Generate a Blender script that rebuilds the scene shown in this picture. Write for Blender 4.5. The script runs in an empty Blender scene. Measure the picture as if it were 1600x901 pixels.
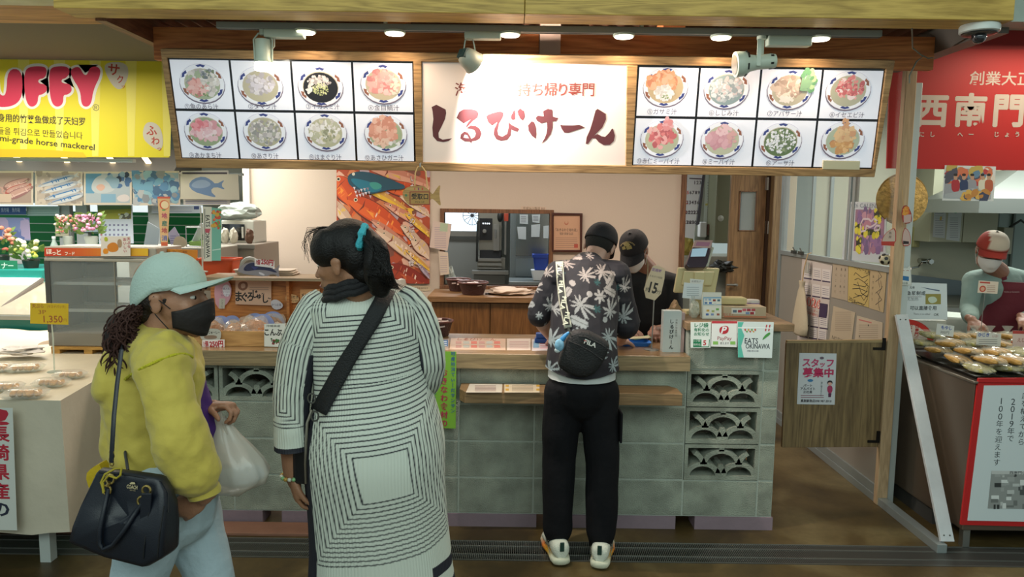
import bpy, bmesh, math, random
from mathutils import Vector, Matrix, noise
C = bpy.context.scene.collection
sc = bpy.context.scene
random.seed(7)
# -- camera
FPX = 1150.0; CAMH = 1.70; PITCH = math.radians(6.2); ROLL = math.radians(0.75)
CAM = Vector((0,0, CAMH))
_cp, _sp = math.cos(PITCH), math.sin(PITCH)
_X = Vector((1,0,0)); _UP = Vector((0, _sp, _cp)); _FW = Vector((0, _cp, -_sp))
_cr, _sr = math.cos(ROLL), math.sin(ROLL)
_RV = _cr*_X + _sr*_UP; _UV = -_sr*_X + _cr*_UP
cam_d = bpy.data.cameras.new('camera'); cam = bpy.data.objects.new('camera', cam_d); C.objects.link(cam)
cam_d.sensor_width = 36; cam_d.lens = 36*FPX/1600; cam_d.clip_start = 0.05; cam_d.clip_end = 100
_m = Matrix((_RV, _UV, -_FW)).transposed().to_4x4(); _m.translation = CAM; cam.matrix_world = _m
sc.camera = cam
# -- world, lights, exposure
sc.view_settings.view_transform = 'Standard'; sc.view_settings.look = 'None'
sc.view_settings.gamma = 1; sc.view_settings.exposure = 0.0; sc.view_settings.use_curve_mapping = False
sc.cycles.use_denoising = True; sc.cycles.max_bounces = 6; sc.cycles.transparent_max_bounces = 12
sc.cycles.sample_clamp_indirect = 4
w = bpy.data.worlds.new('world'); sc.world = w; w.use_nodes = True
w.node_tree.nodes['Background'].inputs[0].default_value = (0.80,0.98,0.95,1)
w.node_tree.nodes['Background'].inputs[1].default_value = 0.42
def area(name, loc, size, power, color, rot=(0,0,0), shape='RECTANGLE', spread=180):
 d = bpy.data.lights.new(name, 'AREA'); d.shape = shape; d.size = size[0]; d.size_y = size[1]
 d.energy = power; d.color = color; d.spread = math.radians(spread)
 o = bpy.data.objects.new(name, d); C.objects.link(o); o.location = loc; o.rotation_euler = rot; return o
R = math.radians
area('hall_daylight', (0.0,-1.2,3.6),(7,2.0),130,(0.84,1.0,0.93),(R(42),0,0))
area('stall_back_light', (0.2,5.0,2.50),(3.0,0.6),52,(1.0,0.84,0.70))
area('kitchen_light', (0.2,7.6,2.5),(2.0,0.4),70,(0.92,0.97,1.0))
area('left_stall_light', (-3.4,5.7,2.50),(2.8,0.6),115,(1.0,0.97,0.9))
area('left_table_lamp', (-2.9,4.0,2.50),(1.2,0.3),22,(1.0,0.90,0.74))
area('right_counter_lamp', (3.1,3.95,2.66),(1.0,0.3),12,(1.0,0.86,0.66))
area('right_stall_light', (3.9,5.6,2.6),(2.0,0.5),80,(0.95,1.0,0.92))
# -- pixel ray helpers: a photo pixel meets a real plane
def ray(px, py):
 return (_RV*(px-800.0) + _UV*(450.5-py) + _FW*FPX)
def at(px, py, Y):
 d = ray(px, py); return CAM + d*(Y/d.y)
def atz(px, py, Z):
 d = ray(px, py); return CAM + d*((Z-CAMH)/d.z)
def atx(px, py, X):
 d = ray(px, py); return CAM + d*(X/d.x)
class Plane:
 def __init__(s, O, U, V):
  s.O = Vector(O); s.U = Vector(U).normalized(); s.V = Vector(V).normalized(); s.N = s.U.cross(s.V)
 def uv(s, px, py):
  d = ray(px, py); t = (s.O-CAM).dot(s.N)/d.dot(s.N); p = CAM + d*t - s.O
  return (p.dot(s.U), p.dot(s.V))
 def pt(s, u, v, n=0): return s.O + s.U*u + s.V*v + s.N*n
def FP(Y): return Plane((0, Y, 0),(1,0,0),(0,0,1))      # plane facing the hall at depth Y
def LF(X): return Plane((X, 0,0),(0,-1,0),(0,0,1))     # plane facing left (-X); U runs to the hall
def HZ(Z): return Plane((0,0, Z),(1,0,0),(0,1,0))      # top of a table
# -- materials
def lin(c):
 if isinstance(c, str):
  c = c.lstrip('#'); c = [int(c[i:i+2],16)/255 for i in (0,2,4)]
 return tuple((x/12.92 if x <= 0.04045 else ((x+0.055)/1.055)**2.4) for x in c[:3]) + (1.0,)
_mc = {}
def mat(name, col, rough=0.6, metal=0.0, bump=0.0, bscale=40, var=0.0, vscale=6, emit=0, alpha=1.0, trans=0.0, spec=0.5, coat=0.0, sheen=0.0):
 if name in _mc: return _mc[name]
 m = bpy.data.materials.new(name); m.use_nodes = True; nt = m.node_tree; b = nt.nodes['Principled BSDF']
 b.inputs['Base Color'].default_value = lin(col); b.inputs['Roughness'].default_value = rough
 b.inputs['Metallic'].default_value = metal; b.inputs['Alpha'].default_value = alpha
 b.inputs['Transmission Weight'].default_value = trans; b.inputs['Specular IOR Level'].default_value = spec
 b.inputs['Coat Weight'].default_value = coat; b.inputs['Sheen Weight'].default_value = sheen
 if emit:
  b.inputs['Emission Color'].default_value = lin(col); b.inputs['Emission Strength'].default_value = emit
 if bump or var:
  tc = nt.nodes.new('ShaderNodeTexCoord')
 if var:
  n = nt.nodes.new('ShaderNodeTexNoise'); n.inputs['Scale'].default_value = vscale; n.inputs['Detail'].default_value = 5
  nt.links.new(tc.outputs['Object'], n.inputs['Vector'])
  r = nt.nodes.new('ShaderNodeValToRGB'); c = lin(col)
  r.color_ramp.elements[0].position = .3; r.color_ramp.elements[1].position = .7
  r.color_ramp.elements[0].color = tuple(x*(1-var) for x in c[:3])+(1,)
  r.color_ramp.elements[1].color = tuple(min(1, x*(1+var)) for x in c[:3])+(1,)
  nt.links.new(n.outputs['Fac'], r.inputs['Fac']); nt.links.new(r.outputs['Color'], b.inputs['Base Color'])
 if bump:
  n2 = nt.nodes.new('ShaderNodeTexNoise'); n2.inputs['Scale'].default_value = bscale; n2.inputs['Detail'].default_value = 4
  nt.links.new(tc.outputs['Object'], n2.inputs['Vector'])
  bp = nt.nodes.new('ShaderNodeBump'); bp.inputs['Strength'].default_value = bump; bp.inputs['Distance'].default_value = 0.01
  nt.links.new(n2.outputs['Fac'], bp.inputs['Height']); nt.links.new(bp.outputs['Normal'], b.inputs['Normal'])
 _mc[name] = m; return m
def wood(name, c1, c2, axis='X', scale=1.0, rough=0.55, coat=0.0, knots=True):
 if name in _mc: return _mc[name]
 m = bpy.data.materials.new(name); m.use_nodes = True; nt = m.node_tree; b = nt.nodes['Principled BSDF']
 tc = nt.nodes.new('ShaderNodeTexCoord'); mp = nt.nodes.new('ShaderNodeMapping')
 s = {'X': (0.35,5,5), 'Y': (5,0.35,5), 'Z': (5,5,0.35)}[axis]
 mp.inputs['Scale'].default_value = tuple(x*scale for x in s)
 nt.links.new(tc.outputs['Object'], mp.inputs['Vector'])
 n = nt.nodes.new('ShaderNodeTexNoise'); n.inputs['Scale'].default_value = 2.2; n.inputs['Detail'].default_value = 2; n.inputs['Distortion'].default_value = 0.6
 nt.links.new(mp.outputs[0], n.inputs['Vector'])
 mul = nt.nodes.new('ShaderNodeMath'); mul.operation = 'MULTIPLY'; mul.inputs[1].default_value = 9
 nt.links.new(n.outputs['Fac'], mul.inputs[0])
 fr = nt.nodes.new('ShaderNodeMath'); fr.operation = 'PINGPONG'; fr.inputs[1].default_value = 0.5
 nt.links.new(mul.outputs[0], fr.inputs[0])
 n2 = nt.nodes.new('ShaderNodeTexNoise'); n2.inputs['Scale'].default_value = 30; n2.inputs['Detail'].default_value = 6
 nt.links.new(mp.outputs[0], n2.inputs['Vector'])
 ad = nt.nodes.new('ShaderNodeMath'); ad.operation = 'ADD'; nt.links.new(fr.outputs[0], ad.inputs[0]); nt.links.new(n2.outputs['Fac'], ad.inputs[1])
 r = nt.nodes.new('ShaderNodeValToRGB'); r.color_ramp.elements[0].position = .3; r.color_ramp.elements[1].position = 1.0
 r.color_ramp.elements[0].color = lin(c1); r.color_ramp.elements[1].color = lin(c2)
 nt.links.new(ad.outputs[0], r.inputs['Fac']); nt.links.new(r.outputs['Color'], b.inputs['Base Color'])
 b.inputs['Roughness'].default_value = rough; b.inputs['Coat Weight'].default_value = coat; b.inputs['Coat Roughness'].default_value = 0.2
 _mc[name] = m; return m
def vcol(name, rough=0.5, emit=0.0, coat=0.0, alpha=1.0, fabric=False):
 if name in _mc: return _mc[name]
 m = bpy.data.materials.new(name); m.use_nodes = True; nt = m.node_tree; b = nt.nodes['Principled BSDF']
 a = nt.nodes.new('ShaderNodeAttribute'); a.attribute_name = 'Col'
 nt.links.new(a.outputs['Color'], b.inputs['Base Color']); b.inputs['Roughness'].default_value = rough
 b.inputs['Coat Weight'].default_value = coat; b.inputs['Alpha'].default_value = alpha
 if emit:
  nt.links.new(a.outputs['Color'], b.inputs['Emission Color']); b.inputs['Emission Strength'].default_value = emit
 _mc[name] = m; return m
PRINT = vcol('printed_paper', 0.6); GLOSSY = vcol('laminated_print', 0.3, coat=0.3)
SCREEN = vcol('lit_menu_screen', 0.3, emit=0.27, coat=0.25); PAINT = vcol('painted_lettering', 0.5)
# -- object helpers
def tag(o, label=None, cat=None, group=None, kind=None):
 if label: o['label'] = label
 if cat: o['category'] = cat
 if group: o['group'] = group
 if kind: o['kind'] = kind
 return o
def thing(name, label, cat, loc=(0,0,0), group=None, rz=0):
 o = bpy.data.objects.new(name, None); C.objects.link(o); o.location = loc; o.rotation_euler = (0,0, rz)
 o.empty_display_size = 0.05
 return tag(o, label, cat, group)
def wloc(o):
 v = Vector((0,0,0))
 while o is not None: v += Vector(o.location); o = o.parent
 return v
def copy_tree(o, parent=None):
 c = o.copy(); C.objects.link(c)
 if parent is not None: c.parent = parent
 for ch in [x for x in bpy.data.objects if x.parent == o]: copy_tree(ch, c)
 return c
class MB:
 """collects solids in world coordinates; build() links them as one mesh object"""
 def __init__(s): s.v = []; s.f = []; s.mi = []; s.col = []; s.cur = 0; s.c = None
 def add(s, vs, fs, c=None):
  n = len(s.v); s.v += [tuple(v) for v in vs]; s.f += [tuple(i+n for i in f) for f in fs]
  s.mi += [s.cur]*len(fs); s.col += [c or s.c or '#ffffff']*len(fs); return s
 def box(s, a, b, M=None, c=None):
  x0, y0, z0 = a; x1, y1, z1 = b
  if x0 > x1: x0, x1 = x1, x0
  if y0 > y1: y0, y1 = y1, y0
  if z0 > z1: z0, z1 = z1, z0
  vs = [Vector(p) for p in ((x0,y0,z0),(x1,y0,z0),(x1,y1,z0),(x0,y1,z0),(x0,y0,z1),(x1,y0,z1),(x1,y1,z1),(x0,y1,z1))]
  if M: vs = [M @ v for v in vs]
  return s.add(vs, [(0,3,2,1),(4,5,6,7),(0,1,5,4),(1,2,6,5),(2,3,7,6),(3,0,4,7)], c)
 def obox(s, c, ax, ay, az, hx, hy, hz, col=None):
  c = Vector(c); ax = Vector(ax).normalized()*hx; ay = Vector(ay).normalized()*hy; az = Vector(az).normalized()*hz
  vs = [c-ax-ay-az, c+ax-ay-az, c+ax+ay-az, c-ax+ay-az, c-ax-ay+az, c+ax-ay+az, c+ax+ay+az, c-ax+ay+az]
  return s.add(vs, [(0,3,2,1),(4,5,6,7),(0,1,5,4),(1,2,6,5),(2,3,7,6),(3,0,4,7)], col)
 def loft(s, rings, cap=True, closed=True, c=None):
  n = len(rings[0]); vs = [p for r in rings for p in r]; fs = []
  for i in range(len(rings)-1):
   for j in range(n if closed else n-1):
    k = (j+1) % n; fs.append((i*n+j, i*n+k, (i+1)*n+k, (i+1)*n+j))
  if cap and closed:
   fs.append(tuple(range(n))[::-1]); fs.append(tuple((len(rings)-1)*n+j for j in range(n)))
  return s.add(vs, fs, c)
 def tube(s, pts, rad, n=10, cap=True, flat=None, c=None):
  pts = [Vector(p) for p in pts]; m = len(pts)
  rr = rad if isinstance(rad, (list, tuple)) else [rad]*m; rings = []; prev = None
  for i, p in enumerate(pts):
   t = (pts[min(i+1, m-1)] - pts[max(i-1,0)]).normalized()
   ref = prev if prev is not None else (Vector((0,0,1)) if abs(t.z) < .9 else Vector((1,0,0)))
   a = (ref - t*ref.dot(t)).normalized(); b = t.cross(a); prev = a
   ra = rr[i]; rb = rr[i]*(flat or 1)
   rings.append([p + a*math.cos(2*math.pi*k/n)*ra + b*math.sin(2*math.pi*k/n)*rb for k in range(n)])
  return s.loft(rings, cap, c=c)
 def cyl(s, p0, p1, r0, r1=None, n=20, c=None):
  return s.tube([p0, p1],[r0, r0 if r1 is None else r1], n, c=c)
 def lathe(s, center, prof, n=28, axis=(0,0,1), cap=True, c=None):
  t = Vector(axis).normalized(); a = (Vector((1,0,0)) if abs(t.x) < .9 else Vector((0,1,0))); a = (a - t*a.dot(t)).normalized(); b = t.cross(a)
  ce = Vector(center)
  return s.loft([[ce + t*z + a*r*math.cos(2*math.pi*k/n) + b*r*math.sin(2*math.pi*k/n) for k in range(n)] for r, z in prof], cap, c=c)
 def ell(s, ce, rx, ry, rz, M=None, nu=20, nv=12, c=None):
  ce = Vector(ce); rings = []
  for i in range(nv+1):
   th = math.pi*(i/nv); th = min(max(th, 0.02), math.pi-0.02); ring = []
   for j in range(nu):
    ph = 2*math.pi*j/nu; p = Vector((rx*math.sin(th)*math.cos(ph), ry*math.sin(th)*math.sin(ph),-rz*math.cos(th)))
    ring.append(ce + (M @ p if M else p))
   rings.append(ring)
  return s.loft(rings, c=c)
 def prism(s, pl, pts, n0, n1, c=None):
  """2D outline in a Plane extruded along its normal from n0 to n1"""
  k = len(pts); ar = sum(pts[i][0]*pts[(i+1)%k][1]-pts[(i+1)%k][0]*pts[i][1] for i in range(k))
  if ar < 0: pts = pts[::-1]
  if n0 > n1: n0, n1 = n1, n0
  A = [pl.pt(u, v, n0) for u, v in pts]; B = [pl.pt(u, v, n1) for u, v in pts]
  fs = [tuple(range(k))[::-1], tuple(k+i for i in range(k))] + [(i, (i+1) % k, k+(i+1) % k, k+i) for i in range(k)]
  return s.add(A+B, fs, c)
 def frustum(s, bot, top, c=None):
  """4 bottom points, 4 top points (counter-clockwise from above)"""
  return s.add(list(bot)+list(top),[(3,2,1,0),(4,5,6,7),(0,1,5,4),(1,2,6,5),(2,3,7,6),(3,0,4,7)], c)
 def build(s, name, m, parent=None, smooth=False, bevel=0, ang=40, local=False, colors=False, subsurf=0, solid=0):
  off = wloc(parent) if (parent is not None and not local) else Vector((0,0,0))
  me = bpy.data.meshes.new(name); me.from_pydata([Vector(v)-off for v in s.v],[], s.f)
  for mm in (m if isinstance(m, (list, tuple)) else [m]): me.materials.append(mm)
  me.polygons.foreach_set('material_index', s.mi)
  if colors:
   ca = me.color_attributes.new('Col', 'FLOAT_COLOR', 'CORNER'); buf = []
   for p, c in zip(me.polygons, s.col): buf += list(lin(c) if isinstance(c, str) else tuple(c)+(1.0,)*(4-len(c)))*p.loop_total
   ca.data.foreach_set('color', buf)
  if smooth:
   me.polygons.foreach_set('use_smooth', [True]*len(me.polygons)); me.update(); me.set_sharp_from_angle(angle=R(ang))
  me.update()
  o = bpy.data.objects.new(name, me); C.objects.link(o); o.parent = parent
  if solid:
   q = o.modifiers.new('thickness', 'SOLIDIFY'); q.thickness = solid
  if bevel:
   q = o.modifiers.new('bevel', 'BEVEL'); q.width = bevel; q.segments = 2; q.limit_method = 'ANGLE'; q.angle_limit = R(50)
  if subsurf:
   q = o.modifiers.new('sub', 'SUBSURF'); q.levels = q.render_levels = subsurf
  return o
def clean(o):
 bm = bmesh.new(); bm.from_mesh(o.data); bmesh.ops.recalc_face_normals(bm, faces=bm.faces); bm.to_mesh(o.data); bm.free()
# -- text and flat graphics
_gc = {}
_fc = bpy.data.curves.new('type', 'FONT'); _fc.resolution_u = 2; _fo = bpy.data.objects.new('type', _fc)
def glyphs(s, bold=0.0, shear=0.0):
 if any(ord(q) > 0x2e80 and not (0x3040 <= ord(q) <= 0x30ff) for q in s): bold = min(bold, .012)
 elif any(ord(q) > 256 for q in s): bold = min(bold, .026)
 else: bold = min(bold, .035)
 k = (s, bold, shear)
 if k in _gc: return _gc[k]
 _fc.body = s; _fc.offset = bold; _fc.shear = shear
 _fo.to_mesh_clear(); me = _fo.to_mesh()
 vs = [(v.co.x, v.co.y) for v in me.vertices]; fs = [tuple(p.vertices) for p in me.polygons]
 _gc[k] = (vs, fs); return _gc[k]
class Art:
 """flat coloured shapes laid on a Plane; px-mode coordinates are photo pixels met with that plane"""
 def __init__(s, plane): s.p = plane; s.v = []; s.f = []; s.c = []; s.L = 0
 def poly(s, pts, c, px=False, L=None):
  if px: pts = [s.p.uv(*q) for q in pts]
  k = len(pts); ar = sum(pts[i][0]*pts[(i+1)%k][1]-pts[(i+1)%k][0]*pts[i][1] for i in range(k))
  if ar < 0: pts = pts[::-1]
  s.L += 1; n = len(s.v); h = s.lift(L); s.v += [s.p.pt(u, v, h) for u, v in pts]
  s.f.append(tuple(range(n, n+k))); s.c.append(c); return s
 def lift(s, L): return (0.0006 + 0.00004*(s.L if L is None else L))
 def rect(s, u0, v0, u1, v1, c, L=None): return s.poly([(u0, v0),(u1, v0),(u1, v1),(u0, v1)], c, L=L)
 def rr(s, u0, v0, u1, v1, r, c):
  pts = []
  for cx, cy, a0 in ((u1-r, v0+r, -90),(u1-r, v1-r, 0),(u0+r, v1-r, 90),(u0+r, v0+r, 180)):
   pts += [(cx+r*math.cos(R(a0+k*22.5)), cy+r*math.sin(R(a0+k*22.5))) for k in range(5)]
  return s.poly(pts, c)
 def circ(s, u, v, r, c, r2=None, n=24, rot=0, a0=0, a1=360):
  r2 = r2 or r; cr, sr = math.cos(rot), math.sin(rot); pts = []
  for k in range(n + (0 if a1-a0 >= 360 else 1)):
   a = R(a0 + (a1-a0)*k/n); x, y = r*math.cos(a), r2*math.sin(a); pts.append((u+x*cr-y*sr, v+x*sr+y*cr))
  return s.poly(pts, c)
 def line(s, pts, w, c):
  for (a, b),(d, e) in zip(pts, pts[1:]):
   l = math.hypot(d-a, e-b) or 1; x, y = -(e-b)/l*w/2,(d-a)/l*w/2
   s.poly([(a+x, b+y),(a-x, b-y),(d-x, e-y),(d+x, e+y)], c); s.L -= 1
  s.L += 1; return s
 def text(s, t, u, v, h, c, align='c', bold=0.0, w=None, rot=0, shear=0, L=None):
  if bold > .02 and any(ord(q) > 0x2e80 for q in t) and h > .02 and L is None:
   e_ = h*(bold-.012)*.75
   for dx_, dy_ in ((-e_, 0),(e_, 0),(0,-e_),(0, e_)): s.text(t, u+dx_, v+dy_, h, c, align, .012, w, rot, shear)
  vs, fs = glyphs(t, bold, shear)
  if not vs: return s
  x0 = min(a for a, b in vs); x1 = max(a for a, b in vs); y0 = min(b for a, b in vs); y1 = max(b for a, b in vs)
  k = h/(0.74 if any(ord(q) < 256 for q in t) and not any(ord(q) > 256 for q in t) else 0.92); kx = k
  if w: kx = w/max(1e-6, x1-x0)
  cx = {'c': (x0+x1)/2, 'l': x0, 'r': x1}[align]; cy = 0.36; cr, sr = math.cos(rot), math.sin(rot)
  s.L += 1; n = len(s.v); hh = s.lift(L)
  for a, b in vs:
   x, y = (a-cx)*kx, (b-cy)*k; s.v.append(s.p.pt(u+x*cr-y*sr, v+x*sr+y*cr, hh))
  for f in fs: s.f.append(tuple(i+n for i in f)); s.c.append(c)
  return s
 def vtext(s, t, u, v, h, pitch, c, bold=0.0, rot=0):
  for i, ch in enumerate(t):
   if ch == ' ': continue
   r_ = rot + (math.pi/2 if ch in 'ー〜～' else 0)
   s.text(ch, u + math.sin(rot)*pitch*i, v - math.cos(rot)*pitch*i, h, c, bold=bold, rot=r_)
  return s
 def ptext(s, t, px, py, hpx, c, **k):
  u, v = s.p.uv(px, py); u2, v2 = s.p.uv(px, py-hpx)
  if 'w' in k and k['w']: a = s.p.uv(px-k['w']/2, py); b = s.p.uv(px+k['w']/2, py); k['w'] = math.hypot(b[0]-a[0], b[1]-a[1])
  return s.text(t, u, v, math.hypot(u2-u, v2-v), c, **k)
 def pvtext(s, t, px, py, hpx, pitchpx, c, **k):
  u, v = s.p.uv(px, py); u2, v2 = s.p.uv(px, py+hpx); h = abs(v2-v); return s.vtext(t, u, v, h, h*pitchpx/hpx, c, **k)
 def blobs(s, u0, v0, u1, v1, n, r, cols, seed=1, el=1.0, inside=None):
  rd = random.Random(seed)
  for i in range(n):
   u = rd.uniform(u0, u1); v = rd.uniform(v0, v1)
   if inside and not inside(u, v): continue
   q = r*rd.uniform(.5,1.3); k = rd.randint(6,9); a0 = rd.random()*6; an = rd.random()*3.1
   pts = []
   for j in range(k):
    a = a0+j*2*math.pi/k; w_ = q*rd.uniform(.7,1.2); x, y = w_*math.cos(a)*el, w_*math.sin(a)
    pts.append((u+x*math.cos(an)-y*math.sin(an), v+x*math.sin(an)+y*math.cos(an)))
   s.poly(pts, rd.choice(cols)); s.L -= 0.9
  s.L += 1; return s
 def build(s, name, parent=None, m=None, local=False):
  off = wloc(parent) if (parent is not None and not local) else Vector((0,0,0))
  me = bpy.data.meshes.new(name); me.from_pydata([Vector(v)-off for v in s.v],[], s.f); me.materials.append(m or PRINT)
  ca = me.color_attributes.new('Col', 'FLOAT_COLOR', 'CORNER'); buf = []; cc = {}
  for p, c in zip(me.polygons, s.c):
   if c not in cc: cc[c] = list(lin(c))
   buf += cc[c]*p.loop_total
  ca.data.foreach_set('color', buf); me.update()
  o = bpy.data.objects.new(name, me); C.objects.link(o); o.parent = parent; return o
def paper(name, label, cat, plane, corners, th=0.001, col='#f4f4f0', px=True, group=None, m=None, parent=None):
 """a real sheet: thin prism with its print; returns (object, Art)"""
 pts = [plane.uv(*q) for q in corners] if px else corners
 b = MB(); b.prism(plane, pts, 0.0002, max(th, 0.0005), c=col)
 o = b.build(name, m or PRINT, parent, colors=True)
 if parent is None: tag(o, label, cat, group)
 a = Art(Plane(plane.pt(0,0, max(th, 0.0005)-0.0002), plane.U, plane.V))
 return o, a
# -- bodies: capsules and ellipsoids fused into one skin
class Body:
 def __init__(s): s.m = MB()
 def limb(s, pts, rad, flat=None, n=16):
  P = [Vector(p) for p in pts]; s.m.tube(P, rad, n, flat=flat)
  rr = rad if isinstance(rad, (list, tuple)) else [rad]*len(P)
  f = flat or 1
  for p, r in zip(P, rr): s.m.ell(p, r*min(1,(1+f)/2), r*min(1,(1+f)/2), r*min(1,(1+f)/2), nu=12, nv=8)
  return s
 def ell(s, c, rx, ry, rz, rot=None):
  M = None
  if rot: M = (Matrix.Rotation(R(rot[2]),3, 'Z') @ Matrix.Rotation(R(rot[1]),3, 'Y') @ Matrix.Rotation(R(rot[0]),3, 'X'))
  s.m.ell(c, rx, ry, rz, M); return s
 def rings(s, rings): s.m.loft(rings); return s
 def build(s, name, m, parent, voxel=0.01, smooth=4, colfn=None, deform=None, nsm=0.5):
  tmp = s.m.build('tmp_shape', m, None)
  r = tmp.modifiers.new('r', 'REMESH'); r.mode = 'VOXEL'; r.voxel_size = voxel
  if smooth:
   q = tmp.modifiers.new('s', 'SMOOTH'); q.iterations = smooth; q.factor = nsm
  dg = bpy.context.evaluated_depsgraph_get(); me = bpy.data.meshes.new_from_object(tmp.evaluated_get(dg))
  bpy.data.objects.remove(tmp, do_unlink=True)
  me.name = name
  if deform:
   ns = [v.normal.copy() for v in me.vertices]
   for v, nn in zip(me.vertices, ns): v.co = deform(v.co.copy(), nn)
  if colfn:
   ca = me.color_attributes.new('Col', 'FLOAT_COLOR', 'POINT'); buf = []
   me.update()
   for v in me.vertices: buf += list(colfn(v.co, v.normal))
   ca.data.foreach_set('color', buf)
  off = wloc(parent) if parent is not None else Vector((0,0,0))
  me.transform(Matrix.Translation(-off))
  me.materials.clear(); me.materials.append(m)
  me.polygons.foreach_set('use_smooth', [True]*len(me.polygons)); me.update()
  o = bpy.data.objects.new(name, me); C.objects.link(o); o.parent = parent; return o
def oval(cx, cy, z, rx, ry, n=32, tilt=None, p=2.0):
 out = []
 for k in range(n):
  a = 2*math.pi*k/n; c_, s_ = math.cos(a), math.sin(a)
  x = rx*math.copysign(abs(c_)**(2/p), c_); y = ry*math.copysign(abs(s_)**(2/p), s_)
  q = Vector((x, y, 0))
  if tilt: q = tilt @ q
  out.append(Vector((cx, cy, z)) + q)
 return out
# == SETTING
def struct(mb, name, m, **k):
 o = mb.build(name, m, **k); o['kind'] = 'structure'; return o
# floor: wet-looking olive brown concrete
def floor_mat():
 m = bpy.data.materials.new('sealed_concrete'); m.use_nodes = True; nt = m.node_tree; b = nt.nodes['Principled BSDF']
 tc = nt.nodes.new('ShaderNodeTexCoord')
 def noi(sc_, det, dis=0):
  n = nt.nodes.new('ShaderNodeTexNoise'); n.inputs['Scale'].default_value = sc_; n.inputs['Detail'].default_value = det; n.inputs['Distortion'].default_value = dis
  nt.links.new(tc.outputs['Object'], n.inputs['Vector']); return n
 a = noi(1.6,8,.8); r = nt.nodes.new('ShaderNodeValToRGB'); e = r.color_ramp.elements
 e[0].position = .34; e[0].color = lin('#3c3019'); e[1].position = .72; e[1].color = lin('#857752')
 x = e.new(.5); x.color = lin('#5a4a2a'); nt.links.new(a.outputs['Fac'], r.inputs['Fac'])
 c = noi(30,6); r2 = nt.nodes.new('ShaderNodeValToRGB'); r2.color_ramp.elements[0].position = .35; r2.color_ramp.elements[0].color = (.75,.75,.75,1)
 r2.color_ramp.elements[1].color = (1.08,1.08,1.08,1); nt.links.new(c.outputs['Fac'], r2.inputs['Fac'])
 mx = nt.nodes.new('ShaderNodeMix'); mx.data_type = 'RGBA'; mx.blend_type = 'MULTIPLY'; mx.inputs[0].default_value = 1
 nt.links.new(r.outputs['Color'], mx.inputs[6]); nt.links.new(r2.outputs['Color'], mx.inputs[7]); nt.links.new(mx.outputs[2], b.inputs['Base Color'])
 d = noi(3,5,.5); mr = nt.nodes.new('ShaderNodeMapRange'); mr.inputs[3].default_value = .22; mr.inputs[4].default_value = .6
 nt.links.new(d.outputs['Fac'], mr.inputs[0]); nt.links.new(mr.outputs[0], b.inputs['Roughness'])
 return m
FLOOR = floor_mat()
b = MB(); b.box((-7,-1,-.2),(7,3.41,0)); b.box((-7,3.63,-.2),(7,10,0)); b.box((-7,3.41,-.2),(7,3.63,-.10)); struct(b, 'floor', FLOOR)
b = MB(); b.box((-7,3.64,0),(-.9,3.78,.018)); struct(b, 'trim_1', mat('pinkish_mortar_step', '#8c6350', .8, bump=.3, var=.15), bevel=.004)
STEEL = mat('brushed_steel', '#9b9b96', .35,.85); DSTEEL = mat('dull_dark_steel', '#5a5a55', .5,.8)
# drain grate let into the floor
g = thing('drain_grate', 'long dark steel drain grate running across the floor in front of the block counter', 'drain grate', (0,3.52,0))
b = MB()
for y in (3.415,3.475,3.565,3.62): b.box((-5, y, -.03),(5, y+.005,.002))
b.build('frame_bars', STEEL, g)
b = MB(); x = -3.4
while x < 3.4:
 b.add([(x, 3.42,-.02),(x+.003,3.42,-.02),(x+.009,3.62,-.02),(x+.006,3.62,-.02),(x, 3.42,0),(x+.003,3.42,0),(x+.009,3.62,0),(x+.006,3.62,0)],
   [(0,3,2,1),(4,5,6,7),(0,1,5,4),(1,2,6,5),(2,3,7,6),(3,0,4,7)]); x += .0095
b.build('cross_bars', STEEL, g)
# walls
PINKWALL = mat('pinkish_cream_wall', '#c9b9a8', .85, bump=.08, bscale=60)
WY = 6.4
x0 = at(392,300, WY).x; x1 = at(1064,300, WY).x; wx0 = at(694,380, WY).x; wx1 = at(858,380, WY).x; wz1 = at(780,333, WY).z; wz0 = at(780,446, WY).z
b = MB(); b.box((x0, WY, 0),(wx0, WY+.09,3.0)); b.box((wx1, WY, 0),(x1, WY+.09,3.0)); b.box((wx0, WY, 0),(wx1, WY+.09, wz0)); b.box((wx0, WY, wz1),(wx1, WY+.09,3.0))
struct(b, 'wall_back', PINKWALL)
b = MB(); b.box((x0-.06, WY-.03,0),(x0, WY+.12,3.0)); struct(b, 'trim_2', mat('white_corner_paint', '#c9c5b8', .6), bevel=.004)
FRAMEW = wood('stained_frame_wood', '#4e2f1b', '#7e5638', 'Z', 1.2)
b = MB(); b.box((x1, WY-.02,0),(x1+.045, WY+.12,3.0)); struct(b, 'trim_3', FRAMEW, bevel=.003)
# serving hatch window frame
b = MB(); t = .035
b.box((wx0-t, WY-.03, wz0-.0),(wx0, WY+.1, wz1+t)); b.box((wx1, WY-.03, wz0),(wx1+t, WY+.1, wz1+t)); b.box((wx0, WY-.03, wz1),(wx1, WY+.1, wz1+t)); b.box((wx0-t, WY-.04, wz0-.03),(wx1+t, WY+.1, wz0))
struct(b, 'window_1', FRAMEW, bevel=.003)
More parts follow.
